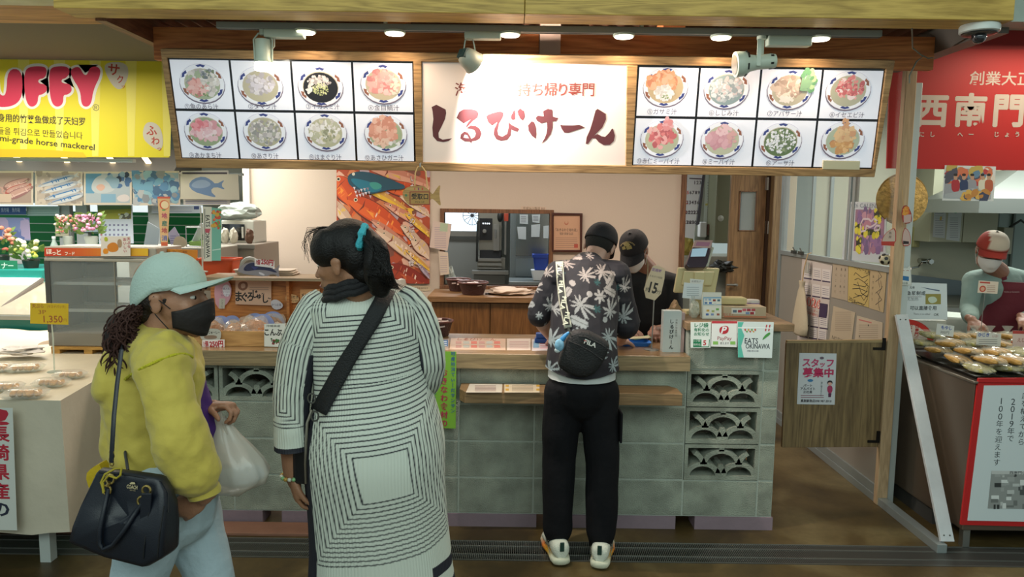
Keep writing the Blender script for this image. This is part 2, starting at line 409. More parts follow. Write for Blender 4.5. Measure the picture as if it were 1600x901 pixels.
# kitchen behind the hatch
GREYW = mat('grey_kitchen_panel', '#8b8c86', .6); TILE = mat('pale_tile_wall', '#b9bbaf', .35)
KY = 8.7
b = MB(); b.box((x0, KY, 0),(x1+.1, KY+.1,3.0)); struct(b, 'wall_kitchen', GREYW)
b = MB(); b.box((x0, WY+.1,0),(x0+.05, KY, 3)); struct(b, 'wall_kitchen_left', GREYW)
p0 = at(688,322, KY-.02); p1 = at(747,361, KY-.02)
f = MB(); f.box((p0.x, KY-.05, p1.z),(p1.x, KY, p0.z)); wn = struct(f, 'window_2', mat('lit_frosted_glass', '#d6e6f2', .3, emit=1.1))
f = MB(); f.box((p0.x-.03, KY-.07, p1.z-.06),(p1.x+.06, KY-.051, p1.z)); f.box((p1.x, KY-.07, p1.z),(p1.x+.05, KY-.051, p0.z)); f.build('window_frame', STEEL, wn)
# ceilings
WOODB = wood('yellow_cedar_beam', '#8a6c1c', '#c2a04a', 'X', 1.1,.5); WOODU = wood('orange_cedar_soffit', '#8f5f26', '#c89250', 'X', .8,.6)
WOODR = wood('red_brown_fascia', '#a0542a', '#d88a4c', 'X', .9,.6)
bx0 = at(83,5,3.0).x; bx1 = at(1585,20,3.0).x
b = MB(); b.box((bx0,3.0,2.462),(at(820,10,3.0).x-.001,3.155,2.85)); b.box((at(820,10,3.0).x+.001,3.0,2.462),(bx1,3.155,2.85)); struct(b, 'trim_4', WOODB, bevel=.003)
b = MB(); b.box((bx0-1.5,3.03,2.50),(bx0-.002,3.12,2.85)); b.box((bx1+.002,3.03,2.465),(bx1+1.5,3.12,2.85)); struct(b, 'trim_5', mat('galvanised_panel', '#8f9a90', .4,.3, var=.15, vscale=9))
b = MB(); b.box((-4.5,3.12,2.50),(-1.74,3.42,2.53)); struct(b, 'ceiling_left', WOODU)
b = MB(); b.box((-4.5,3.42,2.56),(-1.74,9,2.59)); struct(b, 'ceiling_left_stall', mat('dark_ceiling_board', '#6a665c', .8))
b = MB(); b.box((1.98,3.16,2.74),(6,9,2.77)); struct(b, 'ceiling_right', mat('pale_ceiling_board', '#b4b4a6', .8))
# corrugated roof of the stall
b = MB(); rings = []
n = 400; xs = [-1.72+3.72*i/n for i in range(n+1)]
v = [(x, 3.2,2.575+.016*math.sin(x*2*math.pi/.075)) for x in xs] + [(x, 6.5,2.575+.016*math.sin(x*2*math.pi/.075)) for x in xs]
b.add(v, [(i, i+1, n+2+i, n+1+i) for i in range(n)]); struct(b, 'ceiling', mat('rusty_corrugated_sheet', '#5d3a26', .55,.3), smooth=True, solid=.004)
# fascia behind the lights, side beams, post behind the track
fx0 = -1.70; fx1 = 1.97
b = MB(); b.box((fx0,3.56,2.375),(at(842,60,3.56).x, 3.60,2.525)); b.box((at(876,60,3.56).x, 3.56,2.375),(fx1,3.60,2.525)); struct(b, 'trim_6', WOODR, bevel=.002)
b = MB(); b.box((at(844,60,3.5).x, 3.50,2.38),(at(876,60,3.5).x, 3.56,2.565)); struct(b, 'trim_7', mat('pale_bracket_wood', '#b89a86', .6))
for px in (618,1052):
 x = at(px, 52,3.42).x; b = MB(); b.box((x-.05,3.40,2.515),(x+.05,3.556,2.56)); o = struct(b, 'trim_8', WOODR, bevel=.002)
b = MB(); b.box((-1.745,3.157,2.452),(-1.70,3.75,2.70)); struct(b, 'trim_9', wood('dark_side_beam', '#5a3524', '#8a5c44', 'Y', 1))
b = MB(); b.box((1.97,3.158,2.45),(2.05,4.05,2.73)); struct(b, 'trim_10', mat('grey_steel_purlin', '#75716a', .45,.5, var=.1))
# wooden post with aluminium door jamb, partition between the stalls
PY = 4.2; px0 = at(1397,300, PY).x; px1 = at(1414,300, PY).x
PALEW = wood('pale_post_wood', '#a48a68', '#bfa380', 'Z', 1.2,.6)
b = MB(); b.box((px0, PY-.045,0.0),(px1, PY, 2.9)); struct(b, 'trim_11', PALEW, bevel=.004)
ALU = mat('grey_aluminium', '#9aa3a3', .4,.5)
b = MB(); b.box((px1+.001, PY-.03,0),(px1+.042, PY+.03,2.42)); struct(b, 'trim_12', mat('white_aluminium_jamb', '#bac2c0', .45,.3), bevel=.003)
PX = px0 + .012; PYE = 5.95
b = MB(); b.box((PX, PY, 1.36),(PX+.04, PYE, 1.395)); b.box((PX, PYE, 0),(PX+.05, PYE+.05,2.9)); b.box((PX-.005,3.55,0.0),(PX+.045, PYE, .045)); b.box((PX, PY+.005,.045),(PX+.04, PYE, .10))
for y in (4.72,4.78): b.box((PX+.005, y, 1.395),(PX+.035, y+.035,2.9))
struct(b, 'trim_13', ALU, bevel=.002)
b = MB(); b.box((PX+.012, PY+.004,.10),(PX+.03, PYE, 1.36)); struct(b, 'wall_right', mat('grey_partition_panel', '#8a857b', .6))
GLASS = mat('clear_glass', '#e8f4f2', .02, alpha=.09)
b = MB(); b.box((PX+.016, PY+.004,1.395),(PX+.022, PYE, 2.9)); struct(b, 'window_3', GLASS)
# back room seen right of the stall wall
RY = 8.0
b = MB(); b.box((x1+.05, RY, 0),(PX, RY+.1,3)); struct(b, 'wall_back_room', TILE)
d = MB(); 
for z in [i*.2 for i in range(1,14)]: d.box((x1+.05, RY-.003, z),(PX, RY, z+.005))
for i in range(12): d.box((x1+.1+i*.2, RY-.003,0),(x1+.105+i*.2, RY, 2.8))
o = struct(d, 'trim_14', mat('tile_joint', '#7f8078', .7))
# open wooden door and its frame
DY = 6.55; dx0 = at(1141,330, DY).x; dx1 = at(1196,330, DY).x
DOORW = wood('oak_door_veneer', '#5e452c', '#8c6c48', 'Z', 1.0,.5)
dpl = FP(DY)
w0 = dpl.uv(1156,298); w1 = dpl.uv(1180,361)
b = MB(); b.box((dx0, DY, .02),(w0[0], DY+.04,2.6)); b.box((w1[0], DY, .02),(dx1, DY+.04,2.6)); b.box((w0[0], DY, .02),(w1[0], DY+.04, w1[1])); b.box((w0[0], DY, w0[1]),(w1[0], DY+.04,2.6))
dr = struct(b, 'door_1', DOORW)
b = MB(); b.box((w0[0], DY+.015, w1[1]),(w1[0], DY+.02, w0[1])); b.build('glass_pane', mat('grey_door_glass', '#8f979b', .08, alpha=.5), dr)
b = MB(); e = .008
for q in (((w0[0], w1[1]),(w0[0]+e, w0[1])),((w1[0]-e, w1[1]),(w1[0], w0[1])),((w0[0], w1[1]),(w1[0], w1[1]+e)),((w0[0], w0[1]-e),(w1[0], w0[1]))): b.box((q[0][0], DY-.006, q[0][1]),(q[1][0], DY, q[1][1]))
b.build('pane_bead', FRAMEW, dr)
b = MB(); q = at(1133,444, DY); b.cyl((q.x+.09, DY, q.z),(q.x+.09, DY-.05, q.z),.012); b.cyl((q.x+.09, DY-.045, q.z),(q.x-.0, DY-.045, q.z),.009); b.build('door_handle', STEEL, dr, smooth=True)
for py in (287,355):
 q = at(1198, py, DY); b = MB(); b.box((q.x-.015, DY-.012, q.z-.055),(q.x+.02, DY-.001, q.z+.055)); b.cyl((q.x+.008, DY-.016, q.z-.055),(q.x+.008, DY-.016, q.z+.055),.008); b.build('hinge', STEEL, dr)
b = MB(); b.box((dx1+.03, DY-.1,0),(at(1222,330, DY-.1).x, DY+.1,2.9)); struct(b, 'trim_15', wood('door_jamb_wood', '#5c4630', '#8a7150', 'Z', 1,.5), bevel=.004)
b = MB(); b.box((dx1+.004, DY-.02,0),(dx1+.028, DY+.05,2.9)); struct(b, 'trim_16', mat('dark_rebate', '#3a2618', .6))
q0 = at(1223,330,6.2).x
b = MB(); b.box((q0,6.1,0),(q0+.07,6.2,2.9)); struct(b, 'trim_17', mat('cream_jamb_paint', '#b5a78f', .6), bevel=.004)
# room behind the right stall
RWY = 7.2
b = MB(); b.box((PX+.05, RWY, 0),(7, RWY+.1,3)); struct(b, 'wall_right_stall', mat('pale_cabinet_wall', '#a9aa96', .5))
b = MB()
for px in (1268,1296,1335,1400,1412): 
 q = at(px, 300, RWY).x; b.box((q, RWY-.03,0),(q+.03, RWY, 3))
struct(b, 'trim_18', mat('bluish_grey_mullion', '#7d8a8c', .5,.3))
b = MB(); q = at(1232,300, RWY).x; q1 = at(1268,300, RWY).x; b.box((q, RWY-.02,0),(q1, RWY-.001,3)); struct(b, 'window_4', mat('teal_grey_glass', '#6f7d7a', .15, coat=.5))
b = MB()
q = at(1560,300, RWY).x; b.box((q, RWY-.02,.9),(q+1.6, RWY-.001,3)); struct(b, 'window_5', mat('greenish_window_glass', '#8fa09c', .2))
b = MB(); q = at(1560,300, RWY).x; b.box((q-.09, RWY-.05,0),(q, RWY-.001,3)); q = at(1582,300, RWY).x; b.box((q, RWY-.05,.9),(q+.02, RWY-.021,3)); struct(b, 'trim_19', mat('dark_grey_frame', '#5f6862', .5))  # dark grey window frame bars
# left stall surroundings
LY = 8.6
b = MB(); b.box((-9, LY, 0),(x0-.061, LY+.1,3)); struct(b, 'wall_left_stall', mat('pale_grey_green_wall', '#a7aba0', .7))
gr = thing('green_shutter', 'bright green slatted shutter with thin white stripes behind the left stall', 'shutter', (-5, LY-.03,1.0))
z0 = at(100,398, LY).z; z1 = at(100,330, LY).z; gx = at(318,360, LY).x
b = MB(); b.box((-8.5, LY-.03, z0-.5),(gx, LY-.001, z1)); b.build('slat_panel', mat('bright_green_enamel', '#159048', .4), gr)
b = MB()
for i in range(6): z = z1-.05-i*.10; b.box((-8.5, LY-.034, z),(gx, LY-.0302, z+.012))
b.build('white_stripe', mat('white_stripe_paint', '#cfe2cf', .5), gr)
b = MB(); b.box((-8.5, LY-.03, z1+.001),(gx, LY-.002, z1+.09)); tag(b.build('window_6', mat('daylight_slot_glass', '#e9f2f4', .4, emit=.9)), kind='structure')
b = MB()
for px in (92,119,232):
 q = at(px, 350,7.2).x; b.box((q, 7.2,0),(q+.11,7.26,2.57))
b.box((-8,7.2,2.06),(at(318,350,7.2).x, 7.26,2.14)); struct(b, 'trim_20', mat('grey_white_mullion', '#a9adab', .5,.2))
# == MENU SIGN over the counter (leans towards the hall at its top)
B_ = at(800,268,3.50); T_ = at(800,85,3.36); _v = Vector((0, T_.y-B_.y, T_.z-B_.z))
SP = Plane((0, B_.y, B_.z),(1,0,0), _v)
sign = thing('menu_signboard', 'long wood-framed menu signboard with soup photos hung above the counter', 'signboard', SP.O)
FR = wood('weathered_sign_frame', '#6d5030', '#a98458', 'X', 1.3,.6)
TL, TR, BR_, BL = (252,76),(1397,94),(1365,276),(277,261)
def quad(*q): return [SP.uv(*p) for p in q]
def bar(b, q, n0, n1): b.prism(SP, quad(*q), n0, n1)
b = MB()
bar(b, [TL, TR, (1385,107),(260,90)],-.05,.012); bar(b, [(281,247),(1364,264), BR_, BL],-.05,.012)
bar(b, [TL, (262,90),(284,247), BL],-.05,.0118); bar(b, [(1383,107), TR, BR_, (1362,264)],-.05,.0118)
bar(b, [(646,95),(659,95),(661,254),(650,254)],-.05,.0115); bar(b, [(979,101),(996,102),(987,259),(977,258)],-.05,.0115)
b.build('frame', FR, sign, bevel=.003)
b = MB(); bar(b, [(254,78),(1395,96),(1366,274),(279,260)],-.075,-.05); b.build('back_board', mat('dark_back_board', '#3a2c20', .7), sign)
RIMB = '#4f5470'; MOTIF = '#39427c'
def bowl(a, px, py, soup, foods, seed, rx=35, ry=31, top=None):
 if py > 190: rx, ry = 33,29; py -= 2
 foods = [(q[0], q[1], q[2], q[3], int(q[4]*2.2), q[5]*.66, q[6]) for q in foods]
 u, v = SP.uv(px, py); u2, _ = SP.uv(px+rx, py); _, v2 = SP.uv(px, py-ry); rU = abs(u2-u); rV = abs(v2-v)
 a.circ(u, v-.004, rU*1.02, '#6b6170', rV*1.02); a.circ(u, v, rU, '#c9c6d2', rV)
 a.circ(u, v, rU*.975, '#dfdfe8', rV*.975)
 for k in range(6):
  an = k*math.pi/3+.5
  pts = []
  for d, rr_ in ((-.24,.93),(0,.97),(.24,.93),(.14,.82),(0,.86),(-.14,.80)): pts.append((u+rU*rr_*math.cos(an+d), v+rV*rr_*math.sin(an+d)))
  a.poly(pts, MOTIF if k % 3 else '#8a5a4a'); a.L -= .9
 a.L += 1; a.circ(u, v-.003, rU*.80, '#b5ac9c', rV*.80); a.circ(u, v-.005, rU*.77, soup, rV*.77)
 rd = random.Random(seed)
 def haze(c, k=.34):  # lavender haze over the menu pictures, mixed into the food colours
  A = [int(c[i:i+2],16) for i in (1,3,5)]; Bq = (0xc4,0xba, 0xc2); return '#%02x%02x%02x' % tuple(int(A[i]*(1-k)+Bq[i]*k) for i in range(3))
 foods = [(q[0], q[1], q[2], q[3], q[4], q[5],[haze(x) for x in q[6]]) for q in foods]
 for (cu, cv, cw, chh, n, sz, cols) in foods:
  a.blobs(u+rU*(cu-cw), v+rV*(cv-chh), u+rU*(cu+cw), v+rV*(cv+chh), n, rU*sz, cols, seed=rd.randint(0,9999), el=1.3,
    inside=lambda x, y: ((x-u-rU*cu)/(rU*cw))**2+((y-v-rV*cv)/(rV*chh))**2 < 1)
 return u, v, rU, rV
SALM = ['#d07a70', '#c96a62', '#dd968a', '#e3aaa0', '#b85a55']; GREEN = ['#5f7d3a', '#7f9a4d', '#47652c']; WHT = ['#dcd8d0', '#cfc8bd', '#e9e6e0', '#b9b3a8']
GRY = ['#9c9694', '#b9b4b0', '#7d7876', '#cfcac5']; ORG = ['#d0703a', '#e08a50', '#c05f30', '#eaa070']; REDS = ['#b93a3c', '#d05a55', '#a02c30', '#e0908a', '#ead0cc']
TAN = ['#a98a72', '#c2a78e', '#8d705a', '#d9c5ae']; GOLD = ['#c98a3a', '#b9742c', '#dca358', '#a8622a']
menus = [
 (316,130, '#9aa48c', [(0,0,.7,.7,26,.15, GRY+['#8aa070']),(-.25,-.2,.45,.4,22,.17, SALM),(.35,.1,.35,.5,16,.16, WHT),(.3,.45,.3,.25,8,.09,['#3d4a50', '#6a747a', '#4c5f3a']),(-.1,-.62,.35,.1,8,.06, GREEN)]),
 (407,134, '#b0a892', [(0,.1,.6,.5,34,.16,['#b9b2b4', '#a29b9e', '#cdc8cc', '#8f8a90']),(.1,0,.5,.3,12,.13,['#d9d5dc', '#c4c0ca'])]),
 (501,135, '#24242a', [(0,.25,.55,.3,36,.09, GRY),(0,-.15,.35,.3,60,.045,['#a9b86a', '#c9d28a', '#8fa04c']),(-.5,-.15,.16,.16,6,.1, WHT)]),
 (599,131, '#b6a890', [(0,.05,.65,.6,60,.17, SALM),(.15,.3,.35,.3,20,.14,['#cc7a72', '#e09a90', '#d7857c']),(.5,-.1,.2,.4,14,.1,['#a9a888', '#c9c4aa'])]),
 (322,206, '#8e9a7c', [(0,0,.6,.55,30,.2,['#d59aa0', '#e3b2b4', '#c97a82']),(-.25,.3,.35,.25,18,.13,['#d0505a', '#e07a80']),(.2,-.2,.4,.3,14,.16,['#e6c8ca', '#d8a8ae'])]),
 (414,207, '#a39f88', [(0,-.05,.7,.65,90,.12, GRY+['#8e9480', '#6f736c', '#d8d4c8'])]),
 (509,208, '#aba88e', [(0,0,.7,.65,60,.15, WHT+['#c9c39a', '#a8aa84']),(.1,-.1,.4,.4,20,.08,['#6f7350', '#8a8c60'])]),
 (603,210, '#98a284', [(-.1,.15,.6,.72,70,.19,['#d07a5a', '#dd9272', '#c2694a', '#e3a688']),(-.2,-.45,.35,.25,12,.14,['#e0b090', '#c98a6a']),(.4,-.5,.25,.15,8,.1, WHT)]),
 (1040,136, '#b8a282', [(-.05,.25,.75,.5,70,.17, ORG),(-.05,-.3,.4,.35,50,.12, WHT),(0,-.5,.2,.1,10,.04, GREEN)]),
 (1135,139, '#7f9094', [(0,0,.7,.6,80,.13,['#8fa0a4', '#a9b6b8', '#6f8084', '#c9ced0', '#b8a8a8'])]),
 (1234,140, '#a8a08e', [(-.1,.15,.65,.5,60,.17, TAN),(-.1,-.5,.35,.15,14,.1,['#d9cfc0']), ]),
 (1325,141, '#a7a490', [(.1,.1,.55,.6,26,.15, REDS),(0,.1,.6,.6,22,.07,['#c03c40', '#d86a64'])]),
 (1034,218, '#a9aa92', [(0,.1,.55,.6,36,.2, REDS[:4]),(.2,.75,.2,.3,14,.14,['#cf6a6a', '#dd9090']),(-.45,.45,.3,.15,8,.1,['#d99a90'])]),
 (1128,220, '#b0b09a', [(-.1,0,.6,.45,50,.19,['#c2808a', '#cf929a', '#b8707c']),(.0,.55,.35,.25,14,.13,['#d08a90', '#e0b0b4']),(.45,.1,.2,.3,10,.12,['#c98a84'])]),
 (1219,222, '#5f7150', [(0,0,.7,.65,60,.09,['#4a6138', '#6f8350', '#3a4f2c']),(0,0,.68,.62,60,.08,['#e4e6e8', '#cfd4d8', '#f0f0f2'])]),
 (1316,220, '#a3ac98', [(0,-.25,.5,.45,40,.17, GOLD),(.1,.3,.45,.4,30,.17,['#cc9a5a', '#d8a868', '#c07c48']),(0,.85,.14,.3,8,.1,['#c8844a'])]),
]
for tl, br, sel, nm in (((262,90,645,96),(283,247,648,253), range(0,8), 'L'),((997,102,1382,108),(987,258,1362,263), range(8,16), 'R')):
 cs = [(tl[0], tl[1]),(tl[2], tl[3]),(br[2], br[3]),(br[0], br[1])]
 b = MB(); b.prism(SP, quad(*cs),-.04,.000); scr = b.build('menu_screen', mat('black_screen_bezel', '#15131a', .2, coat=.5), sign)
 a = Art(SP)
 def lerp(p, q, t): return (p[0]+(q[0]-p[0])*t, p[1]+(q[1]-p[1])*t)
 def bil(s, t):
  return lerp(lerp(cs[0], cs[1], s), lerp(cs[3], cs[2], s), t)
 ym = .512
 for r in range(2):
  for c in range(4):
   s0 = c/4+.006; s1 = (c+1)/4-.003; t0 = (0, ym)[r]+.018; t1 = (ym, 1)[r]-.008
   a.poly([bil(s0, t0), bil(s1, t0), bil(s1, t1), bil(s0, t1)], '#e6e6f2', px=True); a.L -= 1
 a.L += 1
 for i in sel: bowl(a, *menus[i], seed=i*7+3)
 if nm == 'R':
  u, v = SP.uv(1258,130)
  for k in range(16):
   an = R(-50+k*11); rr_ = .03+.03*random.random(); a.line([(u-.02, v-.03),(u+rr_*math.cos(an), v+rr_*math.sin(an))],.006, '#7a9c7c'); a.circ(u+rr_*math.cos(an), v+rr_*math.sin(an),.011, random.choice(['#5f8c68', '#7fa078', '#a0b88c']))
 TX = '#4a4856'
 if nm == 'L':
  for t, px, py, wd in (('①魚のあら汁', 316,166,52),('②タマン汁', 411,166,44),('③イカスミ汁', 505,166,52),('④金目鯛汁', 600,168,48),('⑨あかまち汁', 322,242,50),('⑩あさり汁', 415,243,42),('⑪はまぐり汁', 509,245,50),('⑫あさひガニ汁', 601,246,60)):
   a.ptext(t, px, py, 9, TX, w=wd)
 else:
  for t, px, py, wd in (('⑤ガサミ汁', 1034,174,46),('⑥しじみ汁', 1130,176,46),('⑦アバサー汁', 1225,177,54),('⑧イセエビ汁', 1322,179,54),('⑬赤仁ミーバイ汁', 1028,251,66),('⑭ミーバイ汁', 1122,252,50),('⑮アーサ汁', 1218,254,44)):
   a.ptext(t, px, py, 9, TX, w=wd)
 a.build('menu_picture', scr, SCREEN)
 if nm == 'R':
  b = MB(); b.prism(SP, quad((1285,250),(1342,251),(1341,264),(1284,263)),.002,.014); b.build('masking_tape', mat('cream_masking_tape', '#c9bfa0', .7), sign)
# shop name panel
b = MB(); b.prism(SP, quad((660,95),(979,101),(977,258),(661,254)),-.04,.002); b.build('name_panel', mat('cream_white_panel', '#f2ded6', .55), sign)
a = Art(Plane(SP.pt(0,0,.002), SP.U, SP.V))
def zz(pts): return [(650+.2125*x, 80+.2124*y) for x, y in pts]
BRN = '#5e3034'
a.poly(zz([(115,410),(150,393),(218,428),(222,455),(213,500),(190,550),(165,600),(168,635),(195,650),(265,640),(240,660),(200,668),(155,660),(125,625),(120,560),(128,500),(122,440)]), BRN, px=True)
a.poly(zz([(298,490),(318,445),(350,425),(400,422),(445,433),(462,455),(455,485),(415,515),(385,548),(368,566),(370,545),(385,520),(405,500),(350,530)]), BRN, px=True)
a.poly(zz([(372,566),(400,545),(440,548),(470,570),(483,605),(470,640),(440,657),(400,662),(405,645),(430,630),(440,605),(430,580),(405,568)]), BRN, px=True)
a.poly(zz([(325,640),(330,610),(355,590),(380,596),(400,625),(412,655),(408,682),(398,664),(360,662)]), BRN, px=True)
a.poly(zz([(350,634),(358,614),(376,618),(388,640)]), '#f2ded6', px=True)
a.poly(zz([(515,480),(530,465),(570,450),(620,440),(642,450),(640,480),(610,530),(600,580),(605,615),(635,628),(670,605),(680,560),(680,515),(700,538),(760,570),(745,592),(700,575),(695,620),(670,650),(625,658),(590,645),(570,610),(575,570),(590,540),(600,515),(560,545),(530,520)]), BRN, px=True)
a.poly(zz([(700,470),(722,428),(730,455),(728,500),(710,505),(698,495)]), BRN, px=True)
a.poly(zz([(745,440),(765,418),(795,440),(802,480),(785,510),(765,495),(750,465)]), BRN, px=True)
a.poly(zz([(822,545),(850,515),(868,520),(882,560),(885,610),(880,643),(850,620),(828,585)]), BRN, px=True)
a.poly(zz([(878,490),(895,472),(938,478),(935,440),(970,422),(1003,430),(1005,480),(1045,490),(1030,515),(1005,515),(1005,560),(990,610),(960,650),(920,682),(945,640),(960,600),(965,560),(962,520),(920,530),(890,512)]), BRN, px=True)
a.poly(zz([(1060,540),(1080,543),(1150,545),(1200,540),(1242,560),(1180,580),(1120,600),(1090,598),(1070,570)]), BRN, px=True)
a.poly(zz([(1320,435),(1335,423),(1395,460),(1397,500),(1370,560),(1330,600),(1310,620),(1335,608),(1365,625),(1390,630),(1420,600),(1440,570),(1448,568),(1463,620),(1455,660),(1425,688),(1380,690),(1345,670),(1320,640),(1295,640),(1265,680),(1248,682),(1255,630),(1280,575),(1300,510)]), BRN, px=True)
for ch, zx in (('海', 335),('持', 795),('ち', 893),('帰', 990),('り', 1080),('専', 1168),('門', 1268)):
 a.ptext(ch, 650+.2125*zx, 80+.2124*283,21, '#8a4038', bold=.012)
a.build('lettering', sign, PAINT)
# == track with spots, pucks
WHM = mat('white_lamp_enamel', '#b4c0b2', .4)
TY = 3.25; TZ = at(800,46, TY).z
tx0 = at(340,46, TY).x; tx1 = at(1376,50, TY).x
b = MB(); b.box((tx0, TY-.018, TZ-.014),(tx1, TY+.018, TZ+.014)); 
tr = b.build('lighting_track', mat('grey_track_metal', '#8a8f8a', .45,.3), bevel=.003); tag(tr, 'long grey lighting track fixed under the wooden beam', 'lighting track')
b = MB(); b.box((tx0, TY-.006, TZ-.0145),(tx1, TY+.006, TZ-.0141)); b.build('track_slot', mat('dark_slot', '#2b2d2c', .6), tr)
b = MB(); b.box((at(600,46, TY).x, TY-.01, TZ+.014),(at(605,46, TY).x, TY+.01, TZ+.10)); b.box((at(1000,46, TY).x, TY-.01, TZ+.014),(at(1005,46, TY).x, TY+.01, TZ+.10)); b.build('bracket', WHM, tr)
GLOW = mat('glowing_lamp_glass', '#fff3dc', .4, emit=9)
spots_puck = [(477, 'first from the left'),(617, 'second from the left'),(797, 'third of the row'),(975, 'fourth of the row'),(1127, 'fifth, left of the horizontal spot'),(1281, 'last on the right')]
for i, (px, w_) in enumerate(spots_puck):
 p = at(px, [42,43,46,48,51,53][i], TY); x = p.x
 t = thing('puck_light', 'small round lit ceiling puck light under the track, %s' % w_, 'ceiling light', (x, TY, TZ-.02), 'puck lights along the track')
 b = MB(); b.lathe((x, TY, TZ-.026),[(.030,0),(.046,.004),(.046,.012)],24); b.build('housing', WHM, t, smooth=True)
 b = MB(); b.lathe((x, TY, TZ-.030),[(.02,0),(.038,.002),(.040,.0045)],24); b.build('lens', GLOW, t, smooth=True)
 d = bpy.data.lights.new('puck_glow', 'SPOT'); d.energy = 7; d.color = (1.0,.76,.52); d.spot_size = R(176); d.spot_blend = .8; d.shadow_soft_size = .04
 o = bpy.data.objects.new('puck_glow', d); C.objects.link(o); o.location = (0,0,-.03); o.parent = t
def driver(px0, px1, y0, y1, nm, lab, cx):
 t = thing(nm, lab, 'spotlight', (at(px0, y0, TY).x, TY, TZ-.015)); z1 = TZ-.014; z0 = at(px0, y1, TY-.02).z
 b = MB(); b.box((at(px0, y0, TY).x, TY-.025, z0),(at(px1, y0, TY).x, TY+.025, z1)); b.build('driver_box', WHM, t, bevel=.006)
 return t, z0
# spot pointing down, lit
t, z0 = driver(414,476,42,58, 'track_spotlight', 'white cylindrical track spotlight shining down in front of the left menu', 0)
x = at(411,70, TY).x; zt = at(411,62, TY).z; zb = at(411,98, TY).z; zg = at(411,111, TY).z
b = MB(); b.cyl((x, TY, TZ-.014),(x, TY, at(411,55, TY).z),.014); b.tube([(x-.036, TY, zb),(x-.04, TY, zt),(x-.02, TY, zt+.025),(x, TY, zt+.03),(x+.02, TY, zt+.025),(x+.04, TY, zt),(x+.038, TY, zb)],.004,8); b.build('yoke', WHM, t, smooth=True)
b = MB(); b.lathe((x, TY, zb),[(.036,0),(.037,.01),(.033,.02),(.033, zt-zb),(.0, zt-zb+.002)],28); b.build('lamp_head', WHM, t, smooth=True)
b = MB(); b.lathe((x, TY, zg),[(.0,0),(.034,.002),(.038,.008),(.036, zb-zg)],28); b.build('glass', mat('bright_lamp_glass', '#fffbe8', .4, emit=14), t, smooth=True)
b = MB(); pts = [(x+.02, TY+.01, zt+.03),(x+.05, TY, zt+.02),(x+.052, TY-.01, zt-.03),(x+.035, TY, zt-.04)]; b.tube(pts, .003,6); b.build('cable', mat('cream_cable', '#c9c3ae', .5), t, smooth=True)
d = bpy.data.lights.new('spot_beam', 'SPOT'); d.energy = 12; d.color = (1,.93,.8); d.spot_size = R(80); d.spot_blend = .6; d.shadow_soft_size = .03
o = bpy.data.objects.new('spot_beam', d); C.objects.link(o); o.parent = t; o.location = Vector((x, TY, zg-.01))-t.location
# ball-shaped spot aimed back at the shop name
t, z0 = driver(726,783,43,60, 'track_spotlight', 'round ball-shaped track spotlight aimed back at the shop name panel', 0)
c = at(733,92, TY+.0); x = c.x
b = MB(); b.cyl((at(735,60, TY).x, TY, z0+.01),(at(735,60, TY).x, TY, at(735,62, TY).z),.02); b.tube([at(723,88, TY), at(727,62, TY), at(739,61, TY), at(744,88, TY)],.003,6); b.build('yoke', WHM, t, smooth=True)
dirn = (Vector(at(800,150,3.44))-c).normalized()
b = MB(); b.lathe(c, [(.004,-.045),(.022,-.043),(.037,-.028),(.044,-.005),(.046,.012),(.049,.03),(.052,.034),(.046,.034)],28, axis=dirn, cap=True); h = b.build('lamp_head', mat('grey_white_lamp_enamel', '#a5a596', .4), t, smooth=True)
b = MB(); side = dirn.cross(Vector((0,0,1))).normalized()
for k in range(5):
 q = c - dirn*.038 + side*(-.02+k*.010); b.obox(q, side, dirn, dirn.cross(side),.003,.010,.020)
b.build('vent_fin', mat('dark_teal_vent', '#2f4744', .5), t)
d = bpy.data.lights.new('sign_beam', 'SPOT'); d.energy = 95; d.color = (1.0,.90,.82); d.spot_size = R(130); d.spot_blend = .35; d.shadow_soft_size = .02
o = bpy.data.objects.new('sign_beam', d); C.objects.link(o); o.parent = t; o.location = c+dirn*.042-t.location; o.rotation_mode = 'QUATERNION'; o.rotation_quaternion = dirn.to_track_quat('-Z', 'Y')
# horizontal spot, unlit, pointing left
t, z0 = driver(1198,1267,51,71, 'track_spotlight', 'white horizontal track spotlight turned to the left in front of the right menu', 0)
yy = TY-.02
b = MB(); q = at(1190,60, TY); b.cyl((q.x, TY, TZ-.014),(q.x, TY, at(1190,62, TY).z),.02)
b.obox(at(1186,82, yy-.03),(1,0,0),(0,1,0),(0,0,1),.009,.003,.055); b.obox(at(1190,80, yy+.035),(1,0,0),(0,1,0),(0,0,1),.009,.003,.052); b.build('yoke', WHM, t, bevel=.001)
p0 = at(1148,101, yy); p1 = at(1211,95, yy); ax = (p1-p0).normalized(); L = (p1-p0).length
b = MB(); b.lathe(p0,[(.044,0),(.053,.002),(.053,.022),(.050,.044),(.036,.062),(.030,.10),(.032, L-.02),(.028, L),(0.001, L+.001)],30, axis=ax); b.build('lamp_head', WHM, t, smooth=True, ang=30)
b = MB(); b.lathe(p0,[(.001,.004),(.042,-.002)],30, axis=ax); b.build('reflector', STEEL, t)
b = MB()
for k in (0,1,2,3,4,5):
 an = k*math.pi/3+.4; rdv = (Vector((0,1,0))*math.cos(an)+Vector((0,0,1))*math.sin(an)); b.obox(p0+ax*.047+rdv*.049, ax, rdv, ax.cross(rdv),.003,.003,.013)
 b.obox(p0+ax*(L-.02)+rdv*.032, ax, rdv, ax.cross(rdv),.006,.002,.004)
b.build('vent_slot', mat('black_slot', '#111311', .5), t)
